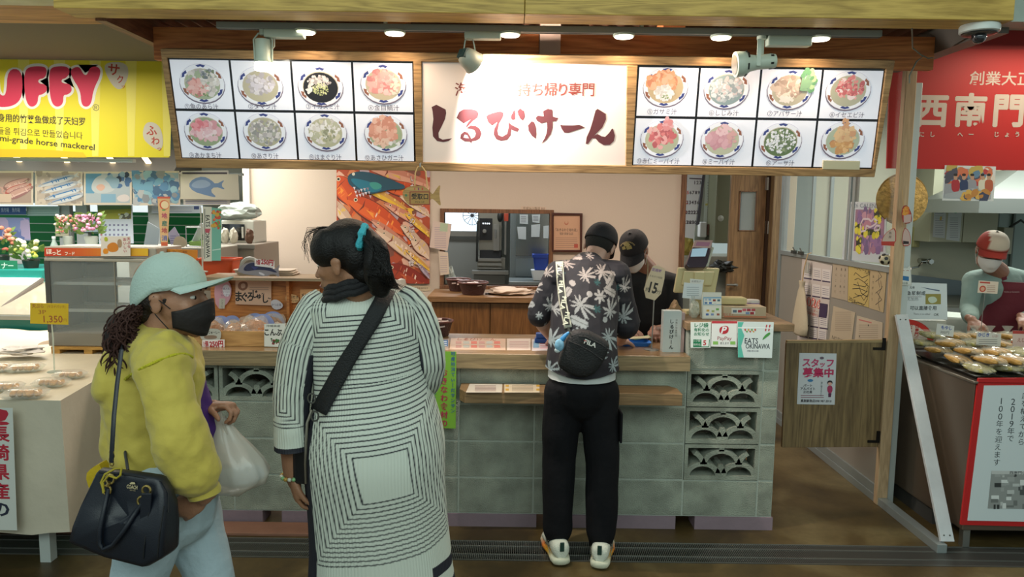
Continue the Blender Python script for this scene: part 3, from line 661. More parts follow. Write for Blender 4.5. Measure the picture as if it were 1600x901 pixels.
# security camera
q = at(1530,52,3.08); q.z = 2.462
t = thing('dome_camera', 'white and black dome security camera under the right end of the beam', 'security camera', q)
b = MB(); b.lathe((q.x, q.y, q.z-.032),[(.066,0),(.073,.004),(.074,.026),(.070,.032)],36); b.build('mount_ring', mat('white_plastic', '#c3cac6', .35), t, smooth=True)
b = MB(); b.lathe((q.x, q.y, q.z-.042),[(.045,0),(.064,.006),(.066,.012)],36); b.build('black_housing', mat('black_plastic', '#0e0f12', .25), t, smooth=True)
b = MB(); b.ell((q.x, q.y, q.z-.046),.028,.028,.028); b.build('glass_dome', mat('dark_dome_glass', '#1b1f26', .05, coat=1), t, smooth=True)
b = MB(); a0 = at(1424,56,3.14); a0.z = 2.463; b.tube([a0, at(1426,75,3.4), at(1442,88,3.4), at(1432,96,3.4), at(1421,118,3.4), at(1421,130,3.4)],.0035,6); b.tube([at(1440,86,3.4), at(1450,91,3.4), at(1458,90,3.4)],.003,6)
tag(b.build('loose_wire', mat('grey_wire', '#6b6a5c', .5), smooth=True), 'thin grey wire tied in a knot beside the top of the pale post', 'wire')
# == side banners
YB = FP(4.6)
o, a = paper('shop_banner', 'yellow shop banner with big pink letters above the left stall', 'banner', YB, [(-120,85),(252,85),(265,246),(-120,244)],.01, '#d8cc20', m=PRINT)
for k in range(-1,8): a.poly([(38+k*56-10,86),(38+k*56+8,86),(38+k*56+4,244),(38+k*56-6,244)], '#ded660', px=True); a.L -= 1
a.L += 1
LET = [[(-25,105),(-5,108),(-4,140),(2,150),(10,148),(12,108),(34,108),(36,145),(28,162),(10,168),(-8,166),(-20,150)],
 [(44,104),(70,103),(74,112),(70,122),(60,124),(60,130),(72,132),(74,142),(66,148),(60,148),(59,162),(50,168),(42,162),(38,140),(38,115)],
 [(82,104),(105,103),(110,112),(104,122),(96,124),(97,130),(110,131),(113,142),(106,148),(99,148),(99,162),(90,168),(81,162),(77,140),(77,112)],
 [(110,108),(124,103),(130,116),(136,118),(141,104),(155,104),(158,116),(146,140),(143,162),(135,168),(127,163),(126,142),(112,120)]]
def grow(p, k):
 cx = sum(x for x, y in p)/len(p); cy = sum(y for x, y in p)/len(p); out = []
 for i in range(len(p)):
  a_, b_, c_ = p[i-1], p[i], p[(i+1) % len(p)]; tx, ty = c_[0]-a_[0], c_[1]-a_[1]; l = math.hypot(tx, ty) or 1
  out.append((b_[0]+ty/l*k, b_[1]-tx/l*k))
 return out
def rnd(p, it=2):
 for _ in range(it):
  q = []
  for i in range(len(p)):
   a_, b_ = p[i], p[(i+1) % len(p)]; q += [(a_[0]*.75+b_[0]*.25, a_[1]*.75+b_[1]*.25),(a_[0]*.25+b_[0]*.75, a_[1]*.25+b_[1]*.75)]
  p = q
 return p
for L_ in LET: a.poly(rnd(grow(L_, 4.5)), '#e0e0dc', px=True); a.L -= 1
a.L += 1
for L_ in LET: a.poly(rnd(L_), '#cc2a50', px=True)
a.ptext('®', 150,168,11, '#555044')
a.poly(rnd([(163,110),(165,97),(198,97),(202,118),(190,142),(176,135)]), '#c0bcae', px=True)
a.ptext('サ', 178,109,19, '#a5301c', bold=.02, rot=-.1); a.ptext('ク', 188,124,12, '#a5301c', bold=.02, rot=.1); a.ptext('ッ', 193,135,7, '#a5301c', bold=.02)
a.poly(rnd([(222,215),(226,192),(240,190),(252,200),(256,225),(250,236),(235,228)]), '#c0bcae', px=True)
a.ptext('ふ', 237,204,16, '#a5301c', bold=.02); a.ptext('わ', 243,220,13, '#a5301c', bold=.02); a.ptext('っ', 249,232,8, '#a5301c', bold=.02)
K = '#2c2a22'
a.ptext('身用的竹荚鱼做成了天妇罗', 65,187,12.5, K, w=136, rot=-.035, bold=.012)
a.ptext('들을 튀김으로 만들었습니다', 63,208,11.5, K, w=132, rot=-.05)
a.ptext('sashimi-grade horse mackerel', 60,221,10, K, w=176, rot=-.085, bold=.01)
a.poly([(-60,233),(60,233),(130,238),(136,246),(-60,245)], '#d0b41c', px=True)
a.build('printing', o)
o['label'] = o['label']
b = MB(); p0 = at(-120,56,4.63); p1 = at(234,82,4.63); b.box((p0.x, 4.6, p1.z+.01),(p1.x, 4.66, p0.z+.03)); struct(b, 'trim_21', mat('grey_white_fascia_panel', '#8f8f80', .5))
b = MB(); q = at(0,246,4.64); b.box((-4,4.62, q.z-.02),(x0-.1-0.0,4.66, q.z+.0)); struct(b, 'trim_22', ALU)
RB = FP(4.32)
o, a = paper('shop_banner', 'red shop banner with white characters above the right stall', 'banner', RB, [(1392,30),(1720,30),(1720,268),(1384,263)],.012, '#a81410')
a.poly([(1392,31),(1720,32),(1720,78),(1392,76)], '#8f1510', px=True)
W_ = '#b9aca0'
a.ptext('創業大正', 1564,123,21, W_, bold=.02, w=98)
for ch, px in (('西', 1456),('南', 1516),('門', 1576),('か', 1636)): a.ptext(ch, px, 173,50, W_, bold=.045)
for ch, px in (('に', 1440),('し', 1457),('へ', 1500),('ー', 1517),('じ', 1557),('ょ', 1573),('う', 1589)): a.ptext(ch, px, 210,8.5, W_, bold=.03)
a.build('printing', o)
# == BLOCK COUNTER
CY = 3.80; XR0 = .927; XR1 = 1.41; XL = -1.94
def block_mat():
 m = mat('grey_concrete_block', '#949a8c', .9, bump=.9, bscale=180, var=.30, vscale=7); return m
BLK = block_mat(); MORT = mat('block_mortar', '#a2a99e', .95, bump=.4, bscale=90)
sc_ = thing('service_counter', 'long grey concrete block counter with a wooden top and decorative openwork blocks', 'counter', (0, CY, 0))
b = MB(); rows = [.07,.27,.47,.67]
def blk(b, x0, x1, z0, z1): b.box((x0+.0045, CY, z0+.0045),(x1-.0045, CY+.14, z1-.0045))
xs = [XR0-.4*k for k in range(0,7)]
for r_, z in enumerate(rows):
 for k in range(6):
  a_, c_ = xs[k+1], xs[k]
  if r_ == 3:
   if k == 5: blk(b, -1.14, c_, z, z+.2); break_ = True; continue
  if k == 5: blk(b, XL, a_, z, z+.2)
  blk(b, a_, c_, z, z+.2)
 if r_ == 0: blk(b, XR0,1.327, z, z+.2)
 blk(b, 1.327, XR1, z, z+.2)
blk(b, XR0,1.327,.87,1.084); blk(b, 1.327, XR1,.87,1.084)
b.build('block_wall', BLK, sc_, bevel=.004)
b = MB(); b.box((XL, CY+.02,.07),(-.98, CY+.12,.67)); b.box((-1.14, CY+.02,.67),(XR0-.001, CY+.12,.87)); b.box((XR0, CY+.02,.07),(XR1-.02, CY+.12,.27)); b.box((XR0, CY+.02,.87),(XR1-.02, CY+.12,1.08)); b.box((1.31, CY+.02,.27),(XR1-.02, CY+.12,.87))
b.box((XL, CY+.003,.07),(XR0, CY+.019,.67)); b.box((-1.14, CY+.003,.67),(XR0, CY+.019,.87)); b.box((XR0, CY+.003,.07),(XR1-.002, CY+.019,.27)); b.box((XR0, CY+.003,.87),(XR1-.002, CY+.019,1.08)); b.box((1.320, CY+.003,.27),(XR1-.002, CY+.019,.87)); b.build('mortar', MORT, sc_)
def breeze(x0, z0):
 b = MB(); x1 = x0+.4; z1 = z0+.2; t = .022; y0, y1 = CY, CY+.13
 b.box((x0+.003, y0, z0+.003),(x0+t, y1, z1-.003)); b.box((x1-t, y0, z0+.003),(x1-.003, y1, z1-.003)); b.box((x0+t, y0, z0+.003),(x1-t, y1, z0+t+.004)); b.box((x0+t, y0, z1-t),(x1-t, y1, z1-.003))
 pl = Plane((x0+.2, y0, z0),(1,0,0),(0,0,1))
 def arch(cu, cv, ro, ri, a0, a1, n=14):
  pts = [(cu+ro*math.cos(R(a0+(a1-a0)*i/n)), cv+.78*ro*math.sin(R(a0+(a1-a0)*i/n))) for i in range(n+1)]
  pts += [(cu+ri*math.cos(R(a1-(a1-a0)*i/n)), cv+.78*ri*math.sin(R(a1-(a1-a0)*i/n))) for i in range(n+1)]
  for i in range(n):
   q = [pts[i], pts[i+1], pts[2*n-i], pts[2*n+1-i]]; b.prism(pl, q, -.13,-.002)
 arch(-.097,.024,.098,.068,0,180); arch(.097,.024,.098,.068,0,180); arch(0,.088,.105,.076,0,180)
 arch(-.187,.088,.105,.076,0,60); arch(.187,.088,.105,.076,120,180)
 b.prism(pl, [(-.014,.160),(.014,.160),(.014,.182),(-.014,.182)],-.13,-.002)
 b.prism(pl, [(-.03,.04),(.03,.04),(.012,.088),(-.012,.088)],-.13,-.002)
 o = b.build('openwork_block', BLK, sc_)
 return o
for z in rows[1:]: breeze(XR0, z)
breeze(-1.54,.67); breeze(-1.94,.67)
# dark interior boards behind the openwork
b = MB(); b.box((XR0+.0, CY+.45,.27),(XR1, CY+.47,1.08)); b.box((XL, CY+.45,.3),(.92, CY+.47,.87)); b.build('inner_panel', mat('dark_inner_board', '#55524a', .8), sc_)
# painted mortar base with drain openings
b = MB(); holes = [(at(411,810, CY).x, at(441,810, CY).x),(at(838,810, CY).x, at(856,810, CY).x),(at(1055,810, CY).x, at(1085,810, CY).x)]; x = XL
for h0, h1 in holes: b.box((x, CY-.006,0),(h0, CY+.13,.07)); x = h1
b.box((x, CY-.006,0),(XR1+.005, CY+.13,.07)); b.build('base_course', mat('mauve_painted_base', '#84727b', .7, bump=.2, var=.1), sc_)
TOPW = wood('oiled_counter_wood', '#6e5230', '#9a7a54', 'X', 1.1,.32, coat=.5)
EDGEW = wood('greyed_counter_edge', '#6a5a40', '#94805e', 'X', 1.0,.6)
b = MB(); b.cur = 0; b.box((XL-.02, CY-.05,.885),(XR0+.0,4.36,.951)); 
for y in (3.93,4.08,4.22): pass
ct = tag(b.build('countertop', TOPW, None, bevel=.003), 'long polished wooden countertop lying on the grey block counter', 'countertop')
b = MB(); b.box((XL-.02, CY-.056,.874),(XR0+.0, CY-.0505,.950)); b.build('front_edge', EDGEW, ct)
b = MB(); b.box((XR0-.02, CY-.035,1.085),(XR1+.055,4.30,1.125)); tag(b.build('raised_counter_top', wood('raised_top_wood', '#6b543a', '#8f7252', 'X', 1,.5), None, bevel=.003), 'short wooden slab on top of the raised right end of the block counter', 'countertop')
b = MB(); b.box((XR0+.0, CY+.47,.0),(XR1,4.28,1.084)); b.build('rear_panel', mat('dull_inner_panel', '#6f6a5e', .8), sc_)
s0 = at(717,620,3.62).x; s1 = at(1066,620,3.62).x
b = MB(); b.prism(HZ(.725),[(s0,3.67),(s0+.03,3.615),(s1,3.615),(s1,3.74),(s1-.04,3.798),(s0,3.798)],0,.06); tag(b.build('low_shelf', wood('shelf_wood', '#6a5236', '#8f7350', 'X', 1.2,.6), None, bevel=.002), 'low wooden shelf board fixed to the front of the block counter', 'shelf')
# -- printed things on the counter front
def card(name, label, cat, plane, cs, col, fn=None, th=.0015, group=None, m=None):
 o, a = paper(name, label, cat, plane, cs, th, col, group=group, m=m)
 if fn:
  fn(a); uvs = [plane.uv(*q) for q in cs]; u0, u1 = min(q[0] for q in uvs)+.0005, max(q[0] for q in uvs)-.0005; v0, v1 = min(q[1] for q in uvs)+.0005, max(q[1] for q in uvs)-.0005
  for i, v in enumerate(a.v):
   d = Vector(v)-a.p.O; uu, vv = d.dot(a.p.U), d.dot(a.p.V)
   if uu < u0 or uu > u1 or vv < v0 or vv > v1: a.v[i] = a.p.O+a.p.U*min(max(uu, u0), u1)+a.p.V*min(max(vv, v0), v1)+a.p.N*d.dot(a.p.N)
  if a.v: a.build('printing', o)
 return o
F = FP(CY-.0575)
def f(a):
 a.poly(rnd([(683,556),(692,552),(697,562),(695,578),(686,584)]), '#e8efe0', px=True); a.poly(rnd([(684,562),(692,558),(693,572),(686,576)]), '#3f9a3a', px=True)
 a.pvtext('おきなわ食材の店', 694,582,11,13.2, '#a8234a', bold=.03)
 a.pvtext('地産地消てぃーだサンサン', 708,552,6.5,8.2, '#2b5f8a', bold=.02)
 a.pvtext('こだわってぃ沖縄産', 679,590,6,8, '#2b5f8a', bold=.01)
card('vertical_banner', 'lime green vertical paper banner with magenta writing on the counter front beside the striped dress', 'banner', F, [(674,548),(713,549),(712,669),(674,668)], '#78ac34', f)
FU = FP(CY-.037)
def f(a):
 a.poly([(1083,530),(1109,530),(1108,542),(1083,542)], '#1f7d52', px=True); a.poly([(1096,527),(1108,527),(1107,541),(1096,541)], '#e9efe8', px=True)
 for t, y, h in (('レジ袋', 508,7),('有料化の', 515,5.5),('お知らせ', 521.5,5.5)): a.ptext(t, 1096, y, h, '#1f7d52', bold=.03)
 a.ptext('5', 1101,535,8, '#c0303a', bold=.03); a.ptext('レジ袋', 1089,532,3.5, '#e9efe8'); a.ptext('有料化', 1089,538,3.5, '#e9efe8')
card('notice_card', 'small white and green notice card on the right end of the counter', 'card', FU, [(1079,503),(1111,503),(1110,543),(1079,543)], '#e4ebe4', f, m=GLOSSY)
def f(a):
 a.poly([(1112,501),(1152,501),(1152,505),(1112,505)], '#c23a42', px=True)
 a.poly(rnd([(1124,510),(1139,508),(1138,521),(1124,522)]), '#c02a38', px=True); a.ptext('P', 1131,515,11, '#f2eef0', bold=.05, shear=.25)
 a.ptext('PayPay', 1132,528,6, '#a84a54', w=22); a.poly([(1114,533),(1122,533),(1122,538),(1114,538)], '#8cc060', px=True); a.poly([(1141,533),(1149,533),(1149,538),(1141,538)], '#8cc060', px=True); a.ptext('使えます', 1132,536,4, '#5a5a5a', w=14)
card('payment_card', 'white payment card with a red square P mark between two notices on the counter end', 'card', FU, [(1112,501),(1152,501),(1151,542),(1111,541)], '#eeeeea', f, m=GLOSSY)
def f(a):
 a.poly([(1153,503),(1162,503),(1158,512),(1163,524),(1158,540),(1162,558),(1153,558)], '#5fc0ac', px=True)
 a.ptext('EATS', 1174,532,9, '#2e3640', w=21, bold=.012); a.ptext('OKINAWA', 1184,540.5,8, '#2e3640', w=38, bold=.012)
 for x in (1197,1202): a.poly([(x, 507),(x+2,507),(x, 517),(x-2,517)], '#c0404a', px=True)
 a.poly(rnd([(1190,532),(1195,523),(1203,518),(1204,522),(1196,528)]), '#4f9a4a', px=True)
 for k in range(7): a.poly(rnd([(1162+k*2.6,514+k % 2*3),(1166+k*2.6,513+k % 2*3),(1165+k*2.6,518+k % 2*2)],1),['#c85a4a', '#6fa050', '#d8a050'][k % 3], px=True)
 a.poly([(1153,511),(1208,511.5),(1208,513),(1153,512.5)], '#f6fbfa', px=True)
 a.ptext('沖縄の食を応援', 1176,548,3, '#666677', w=18)
card('food_campaign_poster', 'white and teal poster reading EATS OKINAWA on the right end of the block counter', 'poster', FP(CY-.045),[(1152,502),(1209,503),(1206,559),(1153,558)], '#dfe8e6', f, m=GLOSSY)
# laminated sheets under the counter front edge, and on the lower shelf
H1 = HZ(.9513); H2 = HZ(.7855)
def sheet(name, lab, pl, cs, col, fn, group=None): return card(name, lab, 'sheet', pl, cs, col, fn, th=.001, group=group, m=GLOSSY)
def lines(a, x0, y0, x1, y1, n, c, sk=0):
 for i in range(n):
  y = y0+(y1-y0)*i/max(1, n-1); a.poly([(x0+sk*i, y),(x1-abs(sk)*i, y),(x1-abs(sk)*i, y+.9),(x0+sk*i, y+.9)], c, px=True); a.L -= 1
 a.L += 1
def f(a):
 for k in range(12): a.poly([(712+(k % 6)*12,533+(k//6)*6),(721+(k % 6)*12,533+(k//6)*6),(721+(k % 6)*12.2,537+(k//6)*6),(712+(k % 6)*12,537+(k//6)*6)],['#b98a80', '#a9a9a0', '#c46a5a'][k % 3], px=True)
 a.ptext('しるびけーん', 745,530,4, '#a04838', w=60)
sheet('menu_sheet', 'laminated pink menu sheet lying on the counter front edge', H1,[(705,528),(790,529),(790,547),(702,546)], '#d8b8a0', f)
def f(a): lines(a, 796,533,826,543,5, '#b58a86')
sheet('notice_sheet', 'laminated pale notice sheet on the counter right of the menu sheet', H1,[(792,529),(829,529),(829,547),(792,547)], '#dccabc', f)
def f(a): a.poly([(834,532),(842,532),(842,543),(833,543)], '#6f9ab8', px=True); lines(a, 844,533,856,543,4, '#b0566a')
sheet('notice_sheet', 'blue and pink laminated sheet on the counter left of the man', H1,[(831,530),(858,530),(858,548),(831,548)], '#cfc4c4', f)
def f(a): a.poly([(688,531),(700,531),(700,541),(686,541)], '#3d6a9a', px=True); lines(a, 688,533,698,539,3, '#e0e4ea')
sheet('notice_sheet', 'small blue sheet on the counter just right of the woman in the striped dress', H1,[(686,529),(702,529),(701,547),(685,547)], '#b9a79a', f)
def f(a): lines(a, 742,602,775,610,5, '#8a6f6a')
sheet('order_sheet', 'white order sheet on the left end of the low wooden shelf', H2,[(734,599.5),(785,599.5),(784,613),(728,613)], '#d9cfc0', f)
def f(a):
 lines(a, 800,602,833,610,5, '#9a8a72')
 for y in (601,607): 
  for x in (790,838): a.poly([(x, y),(x+5, y),(x+5, y+3),(x, y+3)], '#c59a3a', px=True)
sheet('order_sheet', 'cream order sheet with yellow corners on the low wooden shelf', H2,[(788,599.5),(843,599.5),(843,613),(788,613)], '#dccbb0', f)
# -- things standing on the counter
CZ = .951
def bowlthing(x, y, z, r, h, lab, grp=None, kind='basket'):
 t = thing('woven_basket', lab, 'basket', (x, y, z), grp)
 b = MB(); b.lathe((x, y, z),[(r*.62,0),(r*.7,.004),(r*.92, h*.8),(r*1.0, h),(r*.95, h),(r*.86, h*.8),(r*.64,.012),(.001,.012)],36); b.build('bowl', mat('dark_woven_plastic', '#3c1a14', .45, bump=1.0, bscale=120), t, smooth=True)
 b = MB(); b.tube([(x+r*math.cos(k*math.pi/12), y+r*math.sin(k*math.pi/12), z+h) for k in range(25)],.006,8); b.build('rim', mat('reddish_rim', '#5a2a22', .4), t, smooth=True)
 rd = random.Random(int(x*100)); b = MB()
 for k in range(9):
  a_ = rd.random()*6.28; rr_ = r*.55*rd.random(); b.obox((x+rr_*math.cos(a_), y+rr_*math.sin(a_), z+h*.75+rd.random()*.02),(math.cos(a_), math.sin(a_), rd.uniform(-.3,.3)),(-math.sin(a_), math.cos(a_),.1),(0,0,1),.05,.018,.004)
 b.build('sachet', mat('pale_pink_sachet', '#b9a39a', .5), t, bevel=.002)
 return t
q = atz(683,528, CZ); bowlthing(q.x, q.y+.08, CZ, .085,.09, 'dark woven basket of wooden spoons on the front counter beside the striped dress')
# stand sign about 15 minutes
Y = 3.92; q = at(1018,545, Y); q.z = CZ
t = thing('waiting_time_sign', 'cream card on a thin stand reading 15 in front of the shop worker', 'sign', (q.x, Y, CZ))
b = MB(); b.cyl((q.x, Y, CZ+.004),(at(1022,466, Y).x, Y, at(1022,466, Y).z),.0035); b.lathe((q.x, Y, CZ),[(.04,0),(.04,.003),(.005,.006)],24); b.build('stand', STEEL, t, smooth=True)
pl = FP(Y-.006); pts = [(1018,417),(1024,414),(1033,416),(1041,422),(1030,471),(1002,463)]
b = MB(); b.prism(pl, rnd([pl.uv(*p) for p in pts],1),0,.003, c='#cdb798'); o = b.build('card', PRINT, t, colors=True)
a = Art(Plane(pl.pt(0,0,.0025), pl.U, pl.V)); a.ptext('15', 1021,449,17, '#2a2220', bold=.03, w=13, rot=-.22); a.ptext('約', 1012,452,7, '#2a2220', rot=-.2); a.ptext('分', 1029,456,7, '#2a2220', rot=-.2)
a.ptext('混雑時', 1026,422,5, '#7a4a8a', bold=.03, rot=-.2); a.ptext('できあがり時間', 1023,432,3.5, '#6a5a52', rot=-.2, w=24); a.build('printing', t)
# blue money tray with a note
q = atz(988,538, CZ); t = thing('money_tray', 'blue plastic money tray between the customer and the shop worker', 'tray', (q.x, q.y, CZ))
def rrect(cx, cy, z, hx, hy, r=.02, n=6):
 out = []
 for sx, sy, a0 in ((1,-1,-90),(1,1,0),(-1,1,90),(-1,-1,180)):
  for k in range(n+1): a_ = R(a0+90*k/n); out.append(Vector((cx+sx*(hx-r)+r*math.cos(a_), cy+sy*(hy-r)+r*math.sin(a_), z)))
 return out
b = MB(); b.loft([rrect(q.x, q.y, CZ, .085,.055), rrect(q.x, q.y, CZ+.022,.10,.07), rrect(q.x, q.y, CZ+.022,.095,.065), rrect(q.x, q.y, CZ+.005,.08,.05)]); b.build('tray', mat('blue_plastic', '#3b78c8', .35), t, smooth=True)
n_ = atz(1000,527, CZ+.03); b = MB(); b.obox((n_.x, n_.y, CZ+.03),(.9,-.25,.1),(.25,.9,.05),(0,0,1),.055,.03,.001, col='#b9b08c'); b.obox((n_.x+.01, n_.y+.01, CZ+.0275),(.9,.1,.1),(-.1,.9,.05),(0,0,1),.05,.03,.001, col='#7fae8a')
o = b.build('banknote', PRINT, None, colors=True); tag(o, 'pale banknotes lying across the blue money tray', 'banknote')
# paper box with the shop name
Y = 3.86
q0 = at(1035,550, Y); q1 = at(1066,486, Y); t = thing('paper_box', 'tall white paper box with black brush writing beside the raised counter end', 'box', (q0.x, Y, CZ))
b = MB(); b.box((q0.x, Y, CZ),(at(1063,550, Y).x, Y+.06, q1.z), c='#b9bfbb'); b.box((at(1063.2,550, Y).x, Y+.004, CZ),(at(1068.5,550, Y).x, Y+.06, q1.z-.01), c='#a98f8a'); b.build('box_body', PRINT, t, colors=True)
a = Art(FP(Y)); a.pvtext('しるびけーん', 1050,502,6.5,8, '#22201e', bold=.03); a.pvtext('沖縄汁物専門店', 1057,500,3,4, '#77726c'); a.build('printing', t)
# small blue boxes left of the man
for i, (px, py) in enumerate(((848,531),(850,525))):
 q = atz(px, 536, CZ); z = CZ+i*.028
 b = MB(); b.box((q.x-.045, q.y, z),(q.x+.045, q.y+.05, z+.027)); tag(b.build('sponge_pack', mat('deep_blue_pack', '#27519a', .4), bevel=.006),['blue pack on the counter beside the man, lower of two', 'blue pack on the counter beside the man, upper of two'][i], 'pack', 'blue packs beside the man')
# -- raised end: till screen, card terminal, payment boards
RZ = 1.125
Y = 4.12
t = thing('till_display', 'cream plastic back of a till display on the raised counter end', 'till', (at(1090,460, Y).x, Y, RZ))
D = FP(Y); CR = mat('cream_plastic', '#bdb083', .45)
b = MB(); b.prism(D, [D.uv(*p) for p in ((1060,418),(1125,419),(1117,460),(1053,457))],-.03,.0); b.prism(D, [D.uv(*p) for p in ((1068,423),(1116,424),(1111,446),(1064,445))],.0,.018); b.build('screen_back', CR, t, bevel=.006)
b = MB(); b.box((at(1082,455, Y).x, Y-.03, RZ),(at(1098,455, Y).x, Y-.002, at(1090,424, Y).z)); b.box((at(1070,455, Y).x, Y-.06, RZ),(at(1112,455, Y).x, Y+.04, RZ+.02)); b.build('stand', CR, t, bevel=.004)
Y = 4.08; t2 = thing('card_terminal', 'dark purple card payment terminal with a lit screen on top of the cream till display', 'card terminal', (at(1092,415, Y).x, Y+.02, at(1092,419, Y).z))
D = Plane(at(1092,400, Y),(1,.05,0),(0.05,.45,1))
b = MB(); b.prism(D, [D.uv(*p) for p in ((1081,386),(1110,386),(1108,412),(1103,418),(1078,417),(1073,412))],-.05,0); b.build('terminal_body', mat('dark_purple_plastic', '#33232f', .35), t2, bevel=.006)
b = MB(); b.prism(D, [D.uv(*p) for p in ((1081,388),(1105,388),(1102,401),(1079,400))],.0,.002); b.build('screen', mat('pale_lit_screen', '#9db8c8', .3, emit=.35), t2)
b = MB(); b.prism(D, [D.uv(*p) for p in ((1084,375),(1112,377),(1109,389),(1081,386))],-.01,.006, c='#b5938c'); b.prism(D, [D.uv(*p) for p in ((1087,378),(1108,380),(1106,386),(1085,384))],.006,.007, c='#a46f86'); b.build('top_label', PRINT, t2, colors=True)
b = MB(); b.prism(D, [D.uv(*p) for p in ((1112,386),(1115,388),(1108,417),(1104,417))],-.04,.0); b.build('side_grip', mat('pale_plastic', '#a5a596', .5), t2, bevel=.003)
Y = 4.02; D = FP(Y)
t = thing('price_card', 'small white card leaning on the cream till display', 'card', (at(1082,468, Y).x, Y, at(1082,468, Y).z))
b = MB(); b.prism(D, [D.uv(*p) for p in ((1069,441),(1098,444),(1096,468),(1066,465))],0,.002, c='#cfd5d6'); b.prism(D, [D.uv(*p) for p in ((1078,435),(1100,437),(1098,444),(1078,442))],.002,.003, c='#d5d5cf'); b.build('card_sheet', PRINT, t, colors=True)
a = Art(Plane(D.pt(0,0,.003), D.U, D.V)); a.ptext('お支払い', 1088,439.5,3.5, '#6a5a62'); lines(a, 1073,448,1092,461,5, '#9aa4aa'); a.build('printing', t)
b = MB(); b.cyl((at(1082,467, Y+.01).x, Y+.01, RZ),(at(1082,467, Y+.01).x, Y+.01, at(1082,462, Y).z),.016); b.build('clear_stand', mat('clear_acrylic', '#cfd6d0', .1, alpha=.45), t, smooth=True)
Y = 3.92; D = FP(Y)
t = thing('payment_board', 'white folded board listing payment marks, in front of the cream till display', 'display board', (at(1113,497, Y).x, Y, RZ))
b = MB(); zt = at(1113,457, Y).z; x0_, x1_ = at(1098,480, Y).x, at(1128,480, Y).x
b.add([(x0_, Y, RZ),(x1_, Y, RZ),(x1_, Y+.02, zt),(x0_, Y+.02, zt),(x0_, Y+.05, RZ),(x1_, Y+.05, RZ)],[(0,1,2,3),(5,4,3,2),(0,3,4),(1,5,2)], '#d2cfc0'); b.build('board', PRINT, t, colors=True, solid=.001)
P2 = Plane((0, Y-.0005, RZ),(1,0,0),(0,.02, zt-RZ)); a = Art(P2)
for (y0, y1, c_) in ((458,463, '#d8d3c8'),(464,476, '#7ea6c4'),(478,496, '#e0dccf')): a.poly([(1099, y0),(1127, y0),(1127, y1),(1099, y1)], c_, px=True)
a.poly([(1100,466),(1127,466),(1127,475),(1100,475)], '#e0dccf', px=True)
for k, (x, y, c_) in enumerate(((1103,468, '#b0b8c4'),(1109,468, '#8aa8c4'),(1116,469, '#8a3a2e'),(1123,469, '#4a6a7a'),(1103,473, '#5a7aa0'),(1110,473, '#3a6ab0'),(1117,474, '#d0d0c8'),(1106,485, '#c9a04a'),(1114,486, '#a8b06a'),(1121,483, '#6aa84a'),(1105,491, '#4a6aa8'),(1113,491, '#7a90b8'),(1122,491, '#a05a4a'))): a.poly([(x-2.2, y-1.6),(x+2.2, y-1.6),(x+2.2, y+1.6),(x-2.2, y+1.6)], c_, px=True)
a.build('printing', t)
# receipt / mark box with jar
Y = 3.96; D = FP(Y)
t = thing('acrylic_leaflet_box', 'low cream leaflet box with red payment marks on the raised counter end', 'box', (at(1165,497, Y).x, Y, RZ))
b = MB(); b.box((at(1130,490, Y).x, Y, RZ),(at(1197,490, Y).x, Y+.12, at(1160,479, Y).z), c='#b7a183'); b.build('box_body', PRINT, t, colors=True, bevel=.003)
a = Art(D); a.ptext('使えます', 1138,491,4, '#b5503c'); a.poly([(1131,493),(1197,494),(1197,496),(1131,495.5)], '#c0714e', px=True)
a.poly([(1143,481),(1180,482),(1180,491),(1143,490)], '#d5cfc4', px=True)
for k, (x, y, c_) in enumerate(((1148,486, '#5a6a7a'),(1156,486, '#b0303a'),(1163,484, '#c8606a'),(1170,484, '#a83a44'),(1177,484, '#b04a4a'),(1168,489, '#7a90b0'),(1175,489, '#a02a34'))): a.poly([(x-3, y-2),(x+3, y-2),(x+3, y+2),(x-3, y+2)], c_, px=True)
a.build('printing', t)
b = MB(); b.box((at(1130,480, Y).x, Y+.05, at(1160,478, Y).z),(at(1172,480, Y).x, Y+.14, at(1160,467, Y).z)); 
tag(b.build('envelope_stack', mat('pale_yellow_paper', '#bfae7c', .7), bevel=.008), 'stack of pale yellow envelopes behind the cream leaflet box', 'envelopes')
x_ = at(1187,485, Y+.05).x; t = thing('small_jar', 'short white printed jar at the right of the raised counter end', 'jar', (x_, Y+.18, RZ))
b = MB(); b.lathe((x_, Y+.18, RZ),[(.038,0),(.04,.005),(.04,.075),(.036,.08)],28); b.build('jar_body', mat('white_jar', '#bdb6ae', .4), t, smooth=True)
b = MB(); b.lathe((x_, Y+.18, RZ+.02),[(.0405,0),(.0405,.045)],28, cap=False); b.build('label_band', mat('mauve_label', '#94809a', .5, var=.4, vscale=40), t, smooth=True)
# crumpled brown paper bag and clear bag
def crumple(name, lab, cat, c, s, m, seed, amp=.25, parent=None, sub=3, sq=(1,1,1)):
 bm = bmesh.new(); bmesh.ops.create_icosphere(bm, subdivisions=sub, radius=1)
 for v in bm.verts:
  p = v.co.copy(); d = 1+amp*noise.noise(p*1.7+Vector((seed, 0,0)))+amp*.6*noise.noise(p*4+Vector((0, seed, 0)))
  v.co = Vector((p.x*s[0]*d, p.y*s[1]*d, max(-1.0, p.z*1.15)*s[2]*(d if p.z > 0 else 1)))
 me = bpy.data.meshes.new(name); bm.to_mesh(me); bm.free(); me.materials.append(m)
 o = bpy.data.objects.new(name, me); C.objects.link(o)
 off = wloc(parent) if parent else Vector((0,0,0)); o.location = Vector(c)-off; o.parent = parent
 if lab: tag(o, lab, cat)
 return o
q = atz(1052,505, RZ)
crumple('brown_paper_bag', 'crumpled brown paper bag behind the white paper box on the counter', 'paper bag', (at(1052,487,4.02).x, 4.02, CZ+.115),(.06,.055,.11), mat('brown_kraft_paper', '#8d6f4e', .8),3,.35)
